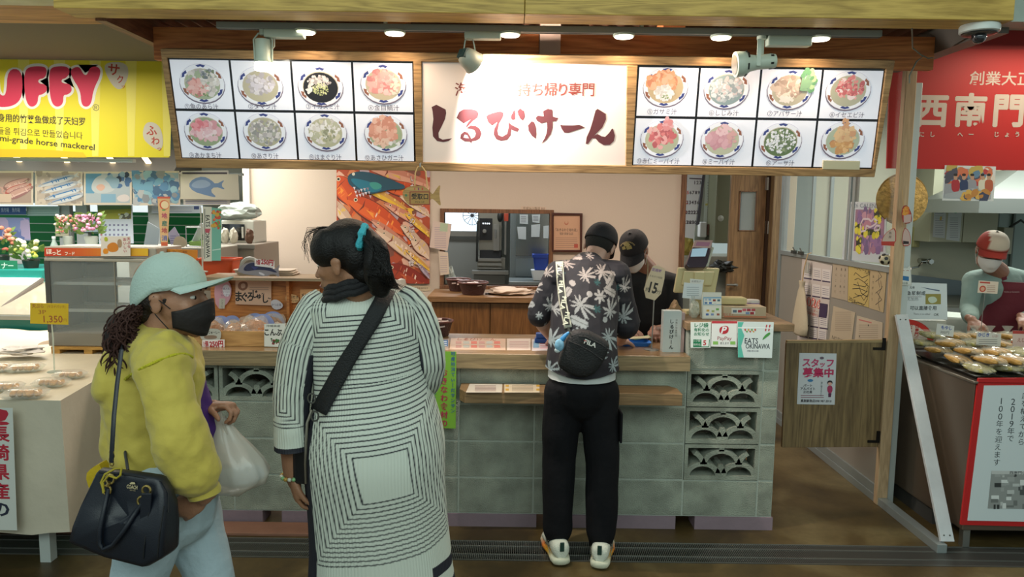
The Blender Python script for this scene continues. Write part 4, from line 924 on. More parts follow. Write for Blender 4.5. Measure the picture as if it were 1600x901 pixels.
crumple('clear_plastic_bag', 'small clear crumpled plastic bag beside the till display', 'plastic bag', (at(1085,487,3.95).x, 3.95, RZ+.043),(.026,.025,.042), mat('clear_film', '#c6c6b4', .15, alpha=.5),5,.4)
# == BACK WALL THINGS
WF = FP(WY-.003)
def fishy(a, cx, cy, L, Wd, rot, cols, px=True, seed=1, tail=True):
 """one fish of a printed picture, in pixel units"""
 c_, s_ = math.cos(rot), math.sin(rot)
 def T(p): return (cx+p[0]*c_-p[1]*s_, cy+p[0]*s_+p[1]*c_)
 body = [(L*.5*math.cos(t)+(.0), Wd*.5*math.sin(t)*(1.05-.35*math.cos(t-3.14))) for t in [i*2*math.pi/22 for i in range(22)]]
 if tail: a.poly([T(p) for p in ((L*.42,0),(L*.62,-Wd*.42),(L*.56,0),(L*.62, Wd*.42))], cols[1], px=px)
 a.poly([T(p) for p in body], cols[0], px=px)
 a.poly([T((x*.88, y*.5+Wd*.16)) for x, y in body], cols[1], px=px)
 a.poly([T((x*.8, y*.16-Wd*.15)) for x, y in body], cols[2], px=px)
 rd = random.Random(seed)
 for k in range(5):
  x = rd.uniform(-.3,.35)*L; a.poly([T((x, -Wd*.3)), T((x+L*.03,-Wd*.28)), T((x+L*.05, Wd*.2)), T((x+L*.02, Wd*.15))], cols[2], px=px)
 e = T((-L*.38,-Wd*.08)); 
 for r_, cc in ((Wd*.09, '#e8d8b0'),(Wd*.055, '#201818')): a.poly([(e[0]+r_*math.cos(t), e[1]+r_*math.sin(t)) for t in [i*.785 for i in range(8)]], cc, px=px)
def f(a):
 O = ['#c44a20', '#d8602c', '#e89038']; Yl = ['#c8924a', '#dcb030', '#e8cc70']; Pk = ['#c07a62', '#d49a80', '#d8b04c']; Cr = ['#c4a48c', '#d6bca4', '#d8b454']; Rd = ['#84281a', '#a03c24', '#c0603a']
 a.poly([(528,266),(671,268),(671,442),(528,440)], '#a8482a', px=True)
 p_, q_ = a.p.uv(528,440), a.p.uv(671,268); a.blobs(p_[0], p_[1], q_[0], q_[1],160,.05,['#b85030', '#8a3420', '#c8784c', '#d8a890', '#b8a0a8', '#7a4a3c'],3)
 def fi(cx, cy, L, W_, rot, cols, kind=0, seed=1):
  c_, s_ = math.cos(rot), math.sin(rot); rd = random.Random(seed); T = lambda x, y: (cx+x*c_-y*s_, cy+x*s_+y*c_)
  def prof(t): return W_*.5*(math.sin(math.pi*min(1, t*1.02))**.62)*(1-.45*t)
  top = [(-L/2+L*t, -prof(t)) for t in [i/14 for i in range(15)]]; bot = [(-L/2+L*t, prof(t)*.9) for t in [i/14 for i in range(14,-1,-1)]]
  a.poly([T(x, y) for x, y in [(L*.44,0),(L*.62,-W_*.45),(L*.56,0),(L*.62, W_*.45)]], cols[1], px=True)
  a.poly([T(x, y*1.12+.8) for x, y in top+bot], '#5a2a20', px=True)
  a.poly([T(x, y) for x, y in top+bot], cols[0], px=True); a.poly([T(x, y*.45+W_*.14) for x, y in top+bot], cols[1], px=True)
  for k in range(16 if kind else 9):
   x = rd.uniform(-.28,.40)*L; y = rd.uniform(-.3,.28)*W_; w_ = rd.uniform(.01,.035)*L
   q = [T(x, y-W_*.10), T(x+w_, y-W_*.06), T(x+w_*1.4, y+W_*.12), T(x+w_*.3, y+W_*.08)]
   a.poly(q, rd.choice([cols[2], cols[1], cols[0], '#e0c8b4' if kind else cols[2]]), px=True)
  a.poly([T(-L*.26,-W_*.30), T(-L*.22,0), T(-L*.26, W_*.34), T(-L*.245,0)], '#7a3424', px=True)
  a.poly([T(-L*.18, W_*.05), T(-L*.02, W_*.20), T(-L*.06, W_*.02)], cols[2], px=True)
  e = T(-L*.37,-W_*.07)
  for r_, cc in ((max(2.0, W_*.085), '#d8c8a8'),(max(1.2, W_*.05), '#181214')): a.poly([(e[0]+r_*math.cos(t), e[1]+r_*math.sin(t)) for t in [i*.785 for i in range(8)]], cc, px=True)
 data = [(630,276,110,24,.28, Pk, 0),(540,300,62,40,.95, O, 0),(640,298,88,30,.2, O, 0),(536,335,66,24,.85, Cr, 0),(598,306,92,17,.48, Yl, 1),(650,322,60,14,.6, Cr, 1),(590,336,112,38,.55, O, 1),(560,380,74,24,.8, O, 0),
   (636,338,84,17,.55, Pk, 1),(655,352,60,14,.75, Yl, 0),(618,372,96,18,.68, Pk, 1),(648,372,60,18,.8, Cr, 1),(590,405,84,24,.75, Rd, 0),(634,392,118,24,.66, Cr, 1),(656,408,60,9,.7, Yl, 0),(582,432,80,20,.35, Yl, 1),(612,428,60,16,.5, Yl, 0),(660,388,44,26,.8, Cr, 0),(640,432,84,34,.42, Rd, 1),(664,424,34,9,.9,['#8a7a8a', '#a898a8', '#c0b4c0'],0)]
 for i, d in enumerate(data): fi(*d, seed=i)
def fish_poster():
 o, a = paper('fish_poster', 'large orange poster of market fish with a blue parrotfish, on the pink back wall', 'poster', WF, [(526,262),(672,264),(671,443),(526,441)],.002, '#b4441e')
 f(a)
 # drop faces outside the sheet (fish run off the edge of the print)
 us = [WF.uv(*p) for p in ((526,262),(672,264),(671,443),(526,441))]; u0, u1 = us[0][0], us[1][0]; v1, v0 = us[0][1], us[2][1]
 base = a.p.O
 for i, v in enumerate(a.v):
  d = Vector(v)-base; u = min(max(d.dot(a.p.U), u0+.001), u1-.001); w_ = min(max(d.dot(a.p.V), v0+.001), v1-.001); a.v[i] = base+a.p.U*u+a.p.V*w_+a.p.N*d.dot(a.p.N)
 blue = rnd([(543,274),(555,268),(575,268),(600,276),(625,286),(634,290),(632,296),(610,296),(595,300),(578,304),(558,297),(545,288)])
 a.poly(blue, '#1f4a5c', px=True); a.poly(rnd([(545,278),(565,280),(590,288),(600,296),(580,302),(560,294)]), '#1f6f86', px=True); a.poly(rnd([(575,285),(590,284),(600,292),(585,298)]), '#3a8f86', px=True)
 a.poly([(553+2.5*math.cos(t),272+2.5*math.sin(t)) for t in [i*.7 for i in range(9)]], '#d0d0c0', px=True)
 for k in range(14): a.poly([(552+(k*7) % 26,292+(k*5) % 14),(556+(k*7) % 26,292+(k*5) % 14),(555+(k*7) % 26,297+(k*5) % 14)], random.choice(['#b8aab0', '#8a7a86', '#d8ccd0']), px=True)
 for i, ch in enumerate('いただきものはいつも食べます'[:12]):
  if 3 <= i <= 4: continue
  a.ptext(ch, 646-i*.3,279+i*13.2,10.5, '#3a2a30', bold=.02, L=300); a.ptext(ch, 646-i*.3,279+i*13.2,9.5, '#e8dcd8', bold=-.0, L=320)
 a.build('printing', o)
fish_poster()
card('caption_strip', 'narrow cream caption strip under the orange fish poster', 'label', WF, [(620,446),(672,447),(672,454),(620,453)], '#cdbb9c', lambda a: a.ptext('沖縄県漁業協同組合', 655,450,3.5, '#7a6a58', w=28))
def f(a): lines(a, 679,355,697,386,12, '#a3949a'); a.poly([(688,348),(700,349),(699,362),(687,361)], '#a9b89a', px=True)
card('pinned_sheet', 'upper of two pinned paper sheets between the fish poster and the hatch window', 'sheet', FP(WY-.05),[(677,345),(706,350),(699,392),(671,386)], '#c9b4a8', f, group='pinned sheets left of the hatch window')
card('pinned_sheet', 'lower narrow pinned paper sheet left of the hatch window', 'sheet', FP(WY-.052),[(685,392),(700,394),(702,428),(688,430)], '#c8b7a4', lambda a: lines(a, 688,400,699,424,8, '#a3949a'), group='pinned sheets left of the hatch window')
card('shelf_label', 'strip of small dark lettering on the wall above the hatch window', 'label', WF, [(814,322),(853,323),(853,329),(814,328)], '#cbb49d', lambda a: a.ptext('平成26.3.製造 8.0', 834,325.5,4.5, '#5f4a3c', w=34))
# framed certificate
t = thing('framed_certificate', 'brown framed certificate on the pink wall right of the hatch window', 'picture frame', (at(886,362, WY-.01).x, WY-.01, at(886,362, WY).z))
G = FP(WY-.012); fr4 = [(862,332),(910,333),(909,394),(862,393)]; inn = [(865,336),(906,336),(906,390),(865,390)]
b = MB(); Q = [G.uv(*p) for p in fr4]; I = [G.uv(*p) for p in inn]
for k in range(4): b.prism(G, [Q[k], Q[(k+1) % 4], I[(k+1) % 4], I[k]],0,.02)
b.build('frame', mat('dark_red_brown_frame', '#452218', .35), t, bevel=.002)
b = MB(); b.prism(G, I, 0,.006, c='#c49a7c'); b.build('sheet', PRINT, t, colors=True)
a = Art(Plane(G.pt(0,0,.0055), G.U, G.V)); a.ptext('「おきなわ食材の店」', 885,359,5, '#4a3a32', w=34, bold=.015); a.ptext('登録証', 885,365,4, '#5a4a42', w=22); lines(a, 868,371,902,386,6, '#9a7a66'); a.circ(*G.uv(885,348),.018, '#b06a50'); a.circ(*G.uv(885,347),.013, '#c49a7c'); a.poly([(897,381),(903,381),(903,387),(897,387)], '#b05040', px=True); a.build('printing', t)
# back counter
KZ = 1.0; xa = at(672,463,5.8).x; xb = at(1010,463,5.8).x
t = thing('back_counter', 'low brown wooden cabinet counter along the back wall under the hatch window', 'cabinet', (xa, 5.8,0))
BW = wood('brown_cabinet_wood', '#5f3c1c', '#85592f', 'Z', 1.0,.45)
b = MB(); b.box((xa+.01,5.84,0),(xb, 6.33, KZ-.045)); b.build('carcass', BW, t)
b = MB(); b.box((xa-.02,5.79, KZ-.045),(xb, 6.355, KZ)); b.build('worktop', wood('brown_worktop', '#6e4c2c', '#8f6b46', 'X', 1.0,.4), t, bevel=.003)
xm = at(766,480,5.8).x; xs_ = [xa+.02, xm, xm+(xm-xa), xb-.02]
for i in range(3):
 b = MB(); b.box((xs_[i]+.004,5.82,.10),(xs_[i+1]-.004,5.839, KZ-.055)); dd = b.build('cabinet_door', BW, t, bevel=.002)
 if i == 0: b = MB(); q = at(753,471,5.81); b.box((q.x-.035,5.817, q.z-.01),(q.x+.035,5.8195, q.z+.01)); b.build('white_sticker', mat('white_sticker', '#b9b09c', .5), dd)
for i, (px, sc2, lab) in enumerate(((739,.95, 'dark woven basket of sachets on the back counter, nearer of two'),(716,.8, 'dark woven basket on the back counter behind the other basket'))):
 q = at(px, 455,5.96+i*.25-.0); bowlthing(q.x, q.y, KZ, .13*sc2,.10, lab, 'baskets on the back counter')
crumple('white_cloth', 'crumpled off-white cloth on the back counter', 'cloth', (at(798,450,6.0).x, 6.0, KZ+.028),(.18,.12,.028), mat('off_white_cloth', '#c8b3a0', .9),9,.5)
b = MB(); q = at(772,450,5.95); b.cyl((q.x-.07,5.95, KZ+.008),(q.x+.05,5.99, KZ+.008),.007); b.cyl((q.x+.0501,5.99, KZ+.008),(q.x+.07,5.997, KZ+.008),.007,.002); tag(b.build('marker_pen', mat('black_plastic', '#0e0f12', .3), smooth=True), 'black pen lying beside the white cloth on the back counter', 'pen')
q = at(838,452,6.05); b = MB(); b.box((q.x-.0,6.02, KZ),(q.x+.16,6.14, KZ+.02)); tag(b.build('clipboard', mat('dark_clipboard', '#25252a', .4), bevel=.004), 'dark clipboard on the back counter right of the cloth', 'clipboard')
# fish-shaped pick-up sign hanging from the menu signboard
HY = FP(3.46); q = at(660,305,3.46)
t = thing('fish_shaped_sign', 'wooden fish-shaped pick-up counter sign hanging by a cord under the menu signboard', 'sign', q)
b = MB(); b.prism(HY, [HY.uv(*p) for p in rnd([(628,303),(634,293),(648,290),(664,291),(672,298),(676,305),(682,295),(689,287),(686,303),(690,324),(681,314),(674,309),(668,319),(650,322),(636,319)],2)],0,.012)
b.build('fish_board', wood('plywood_fish', '#7d6238', '#a0844e', 'X', 1.5,.6), t)
a = Art(Plane(HY.pt(0,0,.012), HY.U, HY.V)); a.poly([(640,299),(672,299),(672,320),(640,320)], '#7a2f20', px=True); a.poly([(641.5,300.5),(670.5,300.5),(670.5,318.5),(641.5,318.5)], '#94763e', px=True)
a.ptext('受取口', 656,307,9, '#241a12', w=26, bold=.04); a.ptext('PICK UP', 656,315.5,3, '#3a2a1a', w=14); a.circ(*HY.uv(635,305),.006, '#3f6a4a')
for k in range(3): a.poly([(647+k*6,293),(649+k*6,293),(649+k*6,297),(647+k*6,297)],['#a85a3a', '#7a3a5a', '#a83a2a'][k], px=True)
a.build('printing', t)
b = MB(); b.tube([at(x, y, 3.455) for x, y in ((648,293),(649,270),(653,261),(659,260),(665,268),(668,294))],.0035,8); b.build('cord', mat('pale_rope', '#b89a6a', .8), t, smooth=True)
b = MB(); b.tube([at(657,261,3.455)+Vector((0, y, z)) for y, z in ((-.01,.0),(-.012,.015),(.015,.02))],.004,6); b.build('hook', STEEL, t)
BWD = mat('brown_board', '#6b4a2c', .6)
# == FOOD SHELF BOX on the left of the counter
OW = wood('orange_shelf_wood', '#a05a26', '#c97f40', 'X', 1.2,.5)
t = thing('food_display_box', 'open orange wooden display box of rice packs on the left of the block counter', 'display box', (at(283,540,3.86).x, 3.86, CZ))
xa = at(283,530,3.86).x; xb = at(560,530,3.86).x; zl = at(350,517,3.86).z; zk = at(400,434,4.26).z; yb = 4.26
b = MB(); b.box((xa, 3.86, CZ),(xb, 3.875, zl)); b.build('front_board', wood('light_shelf_wood', '#9a6c3a', '#c29258', 'X', 1.2,.5), t, bevel=.002)
b = MB(); b.box((xa, 3.8751, CZ),(xb, yb, CZ+.012)); b.build('bottom_board', OW, t)
b = MB(); b.box((xa, yb, CZ),(xb, yb+.015, zk)); b.build('back_board', OW, t)
b = MB(); b.box((xa-.012,3.876, CZ),(xa, yb+.015, zl+.05)); b.build('side_board', OW, t)
b = MB(); b.box((xa, 4.10, zk),(xb, yb+.12, zk+.016)); b.build('top_shelf', wood('greyed_top_shelf', '#7d6248', '#a08a6c', 'X', 1.2,.5), t, bevel=.002)
xm = at(450,480,4.2).x; b = MB(); b.box((xm-.008,4.2, CZ+.012),(xm+.008, yb, zk)); b.build('divider', OW, t)
# wrapped rice
FILM = mat('shiny_cling_film', '#e8dccb', .08, alpha=.30, coat=1)
RICE = mat('orange_seasoned_rice', '#c07c48', .7, bump=1.0, bscale=110, var=.35, vscale=60); BLUEC = mat('blue_oval_card', '#8a94c4', .5)
def ricepack(x, y, z, s, lab, seed, fin=1):
 r = thing('wrapped_rice_ball', lab, 'rice pack', (x, y, z), 'wrapped orange rice packs in the display box')
 crumple('rice', None, None, (x, y, z+.034*s),(.045*s, .032*s, .034*s), RICE, seed, .2, parent=r, sub=4)
 crumple('film', None, None, (x, y, z+.038*s),(.053*s, .04*s, .040*s), FILM, seed+5,.35, parent=r, sub=3)
 if fin:
  b = MB(); P_ = Plane((x+.012*fin, y+.045*s, z),(1,0,0),(0,.2,1)); b.prism(P_, rnd([(-.045*s, .005),(.04*s, .005),(.045*s, .05*s),(.02*s, .085*s),(-.02*s, .085*s),(-.045*s, .06*s)]),0,.002); b.build('blue_card', BLUEC, r)
names = ['front left, behind the small black and red price tag', 'left of the middle at the front', 'front middle', 'under the pale tuna price card, back row', 'right of the middle, back row', 'front, just left of the kelp card', 'back row on the left']
for i, (px, py, s_, fn) in enumerate(((332,512,1.15,1),(368,515,1.05,0),(398,515,1.3,1),(388,498,1.1,1),(422,502,1.25,-1),(437,514,.95,0),(352,500,1.0,1))):
 zb = CZ+.0125; q = atz(px, py+6, zb); yy = min(max(3.93,3.93+(515-py)*.011),4.16); q = at(px, py, yy)
 ricepack(q.x, yy, zb, s_*1.28, 'orange rice ball wrapped in film, '+names[i], i*3+1, fn)
for i, px in enumerate((458,470)):
 q = at(px, 500,4.08+.05*i); o = crumple('green_pack', 'small dark green wrapped pack at the right of the rice packs, %s' % ('nearer' if i == 0 else 'farther'), 'food pack', (q.x, 4.08+.05*i, CZ+.012+.04),(.03,.025,.04), mat('dark_green_wrap', '#3f5540', .3, var=.3, vscale=20),4+i, .3); o['group'] = 'green wrapped packs'
# cards of the shelf box
def ocard(n, lab, cat, plane, outline, col, fn, th=.002, group=None, edge=None):
 b = MB(); b.prism(plane, [plane.uv(*p) for p in outline],0, th, c=edge or col); o = b.build(n, PRINT, None, colors=True); tag(o, lab, cat, group)
 a = Art(Plane(plane.pt(0,0, th-.0004), plane.U, plane.V))
 if edge:
  cx_ = sum(p[0] for p in outline)/len(outline); cy_ = sum(p[1] for p in outline)/len(outline); a.poly([(cx_+(x-cx_)*.90, cy_+(y-cy_)*.92) for x, y in outline], col, px=True)
 fn(a); a.build('printing', o); return o
K = '#1e1a18'
BP = FP(4.24)
def f(a):
 a.poly(rnd([(373,440),(386,439),(388,449),(380,455),(371,450)]), '#8a5a44', px=True); a.poly(rnd([(376,443),(383,442),(384,449),(377,451)]), '#c9a08a', px=True)
 for ch, x, y, h in (('ま', 373,463,16),('ぐ', 382,464,15),('ろ', 391,463,15),('じ', 399,459,13),('ゅ', 405,462,10),('〜', 411,459,7),('し', 415,467,13),('〜', 421,466,7)): a.ptext(ch, x, y, h, K, bold=.035, w=h*.62)
 lines(a, 390,449,420,452,2, '#9a7a6a')
ocard('tuna_rice_card', 'peach card with bold black brush writing on the back of the display box', 'card', BP, [(368,432),(424,434),(424,477),(368,475)], '#d6a88c', f)
def f(a):
 a.poly(rnd([(378,425),(385,412),(400,409),(420,416),(438,428),(410,420)]), '#2c2a4a', px=True); a.poly([(392,416),(404,417),(398,422)], '#3a3870', px=True); a.poly(rnd([(404,424),(414,428),(413,431),(405,428)]), '#cfc6cc', px=True)
 a.circ(*a.p.uv(384,421),.0035, '#151515')
ocard('tuna_fish_cutout', 'grey and dark blue tuna fish cutout above the peach card', 'cutout', FP(4.096), rnd([(370,422),(380,412),(400,408),(420,415),(430,421),(438,411),(435,422),(437,434),(428,427),(415,432),(395,430),(378,427)],1), '#8f8488', f)
def price(n, lab, plane, x0, y0, x1, y1, sk=0):
 def f(a): a.ptext('1個', x0+(x1-x0)*.17,(y0+y1)/2,(y1-y0)*.72, '#b01c28', w=(x1-x0)*.2, bold=.03, rot=sk); a.ptext('250円', x0+(x1-x0)*.63,(y0+y1)/2,(y1-y0)*.85, '#b01c28', w=(x1-x0)*.6, bold=.05, rot=sk)
 d = sk*(x1-x0); return card(n, lab, 'price tag', plane, [(x0, y0),(x1, y0-d),(x1, y1-d),(x0, y1)], '#e9dcd8', f)
price('price_tag', 'red and white 250 yen tag over the tuna fish cutout', FP(4.090),398,404,429,415,-.12)
price('price_tag', 'red and white 250 yen tag on the front board of the display box', FP(3.845),316,531,351,543,.03)
ocard('grilled_rice_card', 'small rounded card with black edge above the front 250 yen tag', 'card', FP(3.85), rnd([(312,517),(320,513),(338,513),(346,517),(345,530),(338,532),(318,532),(313,527)],1), '#b7b3a8', lambda a: (a.ptext('もずくじゅーしー', 329,519,4.5, K, w=29, bold=.03), a.poly(rnd([(318,524),(338,523),(340,529),(320,530)]), '#8a6f5c', px=True)))
def f(a): a.ptext('こんぶ', 427,519,11, K, w=27, bold=.04); a.ptext('沖縄県産', 427,509,3.5, K, w=22); a.blobs(*(a.p.uv(424,537)), *(a.p.uv(437,529)),14,.007,['#3a6a34', '#2c5028', '#7a3030'],3)
card('kelp_card', 'white card with black brush writing and a green leaf on the display box front', 'card', FP(3.85),[(413,506),(446,505),(445,542),(413,541)], '#d4d4cc', f)
def f(a):
 a.poly(rnd([(347,447),(356,443),(361,452),(358,464),(349,462)]), '#d9d0d6', px=True)
 for k, t_ in enumerate(('一番人気', 'ジューシー', 'おにぎり')): a.ptext(t_, 352,451+k*5,3.5, '#6a4a70', w=14)
 a.poly([(343,466),(352,466),(351,482),(342,482)], '#b9b0a0', px=True); a.pvtext('ジューシー', 347,469,3.2,3.2, K)
ocard('round_pink_card', 'round pink and lilac card on the left of the display box back', 'card', BP, rnd([(334,450),(342,437),(352,434),(362,446),(361,465),(352,478),(338,482)],1), '#c9929c', f)
ocard('cloud_card', 'small white cloud-shaped card right of the peach card', 'card', FP(4.235), rnd([(423,470),(430,467),(437,470),(443,476),(440,482),(430,484),(424,478)],1), '#cfc2c4', lambda a: a.ptext('かつお味', 432,476,4, '#4a3a5a', w=15))
ocard('wavy_edge_card', 'peach card with wavy edges and black writing on the right of the display box', 'card', BP, rnd([(446,462),(452,458),(466,462),(468,470),(460,474),(447,471)],1), '#d9a872', lambda a: (a.ptext('照り焼き', 457,464,4.5, K, w=18, bold=.02), a.ptext('チキン150', 458,469.5,3.5, K, w=16)))
card('cutlet_card', 'square orange card with black writing beside the face of the woman in the striped dress', 'card', BP, [(469,452),(500,451),(499,475),(469,476)], '#dca068', lambda a: (a.ptext('メンチカツ', 483,461,6, K, w=24, bold=.03), a.ptext('1個 180円', 482,468,4, K, w=20)))
# trays, tub and handle on top
zt = zk+.016
for i in range(3):
 q = at(410,430,4.2); b = MB(); x = q.x-.01*i
 b.loft([rrect(x, 4.318, zt+.011*i, .16,.072), rrect(x, 4.318, zt+.011*i+.009,.17,.078)]); o = tag(b.build('food_tray', mat('cream_foam_tray', '#cdbfae', .5), smooth=True, ang=60),['cream foam tray on the display box top, lowest of three', 'cream foam tray on the display box top, middle of three', 'cream foam tray on the display box top, topmost of three'][i], 'tray', 'foam trays on the display box')
a_ = MB(); q0 = at(376,420,4.5); q1 = at(407,420,4.5); rr_ = (q1.x-q0.x)/2
t = thing('grey_storage_case', 'grey storage case with an arched handle behind the display box', 'case', (q0.x, 4.5, CZ))
a_ = MB(); a_.box((q0.x-.0,4.40,.6),(q1.x+.06,4.62, at(390,421,4.5).z)); a_.build('case_body', mat('grey_plastic_case', '#8b857b', .5), t, bevel=.01)
b = MB(); zc = at(390,421,4.5).z; b.tube([(q0.x+rr_-rr_*math.cos(k*math.pi/12),4.5, zc+rr_*1.15*math.sin(k*math.pi/12)) for k in range(13)],.011,8); b.build('handle', mat('pale_grey_handle', '#a4a197', .45), t, smooth=True)
Y = 4.55; q0 = at(316,402, Y); q1 = at(371,402, Y); q2 = at(366,432, Y); cx = (q0.x+q1.x)/2
b = MB(); b.loft([rrect(cx, Y, q2.z-.05,.08,.06), rrect(cx, Y, q0.z-.012,.105,.08), rrect(cx, Y, q0.z-.012,.115,.09), rrect(cx, Y, q0.z, .115,.09), rrect(cx, Y, q0.z, .10,.075), rrect(cx, Y, q2.z-.04,.075,.055)])
tb = tag(b.build('orange_tub', mat('orange_plastic', '#c4471c', .35), smooth=True), 'orange plastic tub standing behind the display box under the campaign sign', 'tub')
t = thing('stock_table', 'narrow brown table behind the display box carrying the orange tub', 'table', (cx, 4.6,0))
b = MB(); b.box((cx-.14,4.43, q2.z-.075),(cx+.13,4.72, q2.z-.052)); b.build('tabletop', BWD, t)
for sx in (-.12,.10):
 for yy_ in (4.45,4.69): b = MB(); b.box((cx+sx, yy_, 0),(cx+sx+.02, yy_+.02, q2.z-.075)); b.build('leg', BWD, t)
# == LEFT TABLE with white cloth
TZ_ = .80
tl = thing('cloth_covered_table', 'table under a long white cloth with food packs in the left foreground', 'table', (-2.8,3.7,0))
CL = mat('off_white_cloth_cover', '#c3bba8', .7, bump=.3, bscale=14, var=.10, vscale=3); CLS = CL
fx = at(95,635,3.29).x; bxk = -2.33; yk = 4.95
def cloth():
 b = MB(); n = 46; rows = 9
 # outline: left front -> right front -> right back
 pts = [Vector((-4.4+(fx+4.4)*i/30,3.29,0)) for i in range(31)] + [Vector((fx+(bxk-fx)*i/20,3.29+(yk-3.29)*i/20,0)) for i in range(1,21)]
 rings = []
 for r_ in range(rows):
  k = r_/(rows-1); ring = []
  for i, p in enumerate(pts):
   z = TZ_ - k*(TZ_-(.17 if i <= 30 else .12)) + (.01*math.sin(i*1.1) if r_ == rows-1 else 0)
   wv = .010*k*math.sin(i*.9)+.006*k*math.sin(i*2.3)
   if i < 30: off = Vector((0,-wv-.012*k, 0))
   elif i > 30: off = Vector((.02*k+wv, 0,0))
   else: off = Vector((.02*k, -.015*k, 0))
   ring.append(Vector((p.x, p.y, z))+off)
  rings.append(ring)
 b.loft(rings, closed=False, cap=False)
 return b
cloth().build('cloth_drape', CLS, tl, smooth=True, ang=60)
b = MB(); n = 26; m_ = 22; vs = []
for j in range(m_+1):
 for i in range(n+1):
  v_ = j/m_; xr = fx+(bxk-fx)*v_; x = -4.4+(xr+4.4)*i/n; y = 3.29+(yk-3.29)*v_
  z = TZ_ + (.02*max(0, v_-.45)*noise.noise(Vector((x*3, y*5,0)))*4 if 0 < i < n and j > 0 and x < -3.0 else 0) + (.03 if v_ > .62 and i < n and x < -3.05 else 0)
  vs.append((x, y, z))
b.add(vs, [(j*(n+1)+i, j*(n+1)+i+1,(j+1)*(n+1)+i+1,(j+1)*(n+1)+i) for j in range(m_) for i in range(n)]); b.build('cloth_top', mat('cream_cloth_top', '#cfc2a8', .55, bump=.3, bscale=14, var=.08, vscale=3), tl, smooth=True, ang=80)
for (x, y) in ((-2.2,3.36),(-4.2,3.36),(-4.2,4.8),(-2.42,4.8)):
 b = MB(); b.box((x-.025, y-.025,0),(x+.025, y+.025, TZ_-.03)); b.build('leg', mat('white_table_leg', '#b5bcb8', .5), tl)
b = MB(); b.frustum([(-4.38,3.3, TZ_-.03),(fx-.02,3.3, TZ_-.03),(bxk-.02, yk-.02, TZ_-.03),(-4.38, yk-.02, TZ_-.03)],[(-4.38,3.3, TZ_-.002),(fx-.02,3.3, TZ_-.002),(bxk-.02, yk-.02, TZ_-.002),(-4.38, yk-.02, TZ_-.002)]); b.build('tabletop', mat('table_board', '#8b7355', .6), tl)
def f(a):
 for ch, y, c_ in (('!', 651, '#b02438'),('長', 678, '#b02438'),('崎', 707, '#b02438'),('県', 737, '#b02438'),('産', 767, '#b02438'),('の', 795, '#20263a')): a.ptext(ch, 1, y, 24, c_, w=27, bold=.035)
card('hanging_banner', 'white paper banner with red brush characters hanging on the front of the cloth-covered table', 'banner', Plane((0,3.235,0),(1,0,0),(0,0,1)),[(-60,636),(20,637),(27,828),(-60,826)], '#c9ccc6', f)
# packs of fried food
FRY = mat('golden_fried_food', '#b98434', .65, bump=1, bscale=70, var=.4, vscale=30); CLEAR = mat('clear_tray_plastic', '#e6efe6', .06, alpha=.22, coat=1)
def pack(x, y, z, rz, s, lab, i):
 p = thing('fried_food_pack', lab, 'food pack', (x, y, z), 'clear packs of fried food on the white cloth', rz)
 if i == 0:
  b = MB(); b.loft([rrect(0,0,.001,.075,.045,.02), rrect(0,0,.022,.09,.058,.02), rrect(0,0,.022,.086,.054,.02), rrect(0,0,.004,.072,.042,.02)]); b.build('tray', CLEAR, p, smooth=True, local=True)
  b = MB(); b.loft([rrect(0,0,.023,.088,.056,.02), rrect(0,0,.04,.07,.04,.02), rrect(0,0,.044,.05,.03,.02)]); b.build('lid', FILM, p, smooth=True, local=True)
  rd = random.Random(5); 
  for k in range(5):
   bm = bmesh.new(); bmesh.ops.create_icosphere(bm, subdivisions=3, radius=1); c0 = Vector((-.048+.024*k, rd.uniform(-.01,.01),.018)); ang = rd.uniform(-.4,.4)
   for v in bm.verts:
    d = 1+.25*noise.noise(v.co*2.2+Vector((k*3,0,0))); q = Vector((v.co.x*.014*d, v.co.y*.036*d, v.co.z*.014*d)); q.rotate(Matrix.Rotation(ang, 3, 'Z')); v.co = q+c0
   me = bpy.data.meshes.new('fried_piece'); bm.to_mesh(me); bm.free(); me.materials.append(FRY); o = bpy.data.objects.new('fried_piece', me); C.objects.link(o); o.parent = p
   me.polygons.foreach_set('use_smooth', [True]*len(me.polygons))
 p.scale = (s, s, s); return p
spots_ = [(40,618,.2,1.05, 'nearest the front edge of the white cloth'),(80,600,.15,.9, 'behind and right of the front one'),(110,587,.1,.85, 'farthest right on the white cloth'),(8,607,.3,.9, 'at the left edge of the photo, in the middle row'),(40,577,.35,1.0, 'in the back row next to the card stand'),(-12,578,.5,1.1, 'in the back row at the left edge of the photo')]
for i, (px, py, rz, s_, w_) in enumerate(spots_):
 q = atz(px, py, TZ_+.012); lab = 'clear pack of fried food, '+w_
 if i == 0: P0 = pack(q.x, q.y, TZ_+.004, rz, s_, lab, 0)
 else:
  c = copy_tree(P0); c.location = (q.x, q.y, TZ_+.004); c.rotation_euler = (0,0, rz); c.scale = (s_,)*3; c['label'] = lab
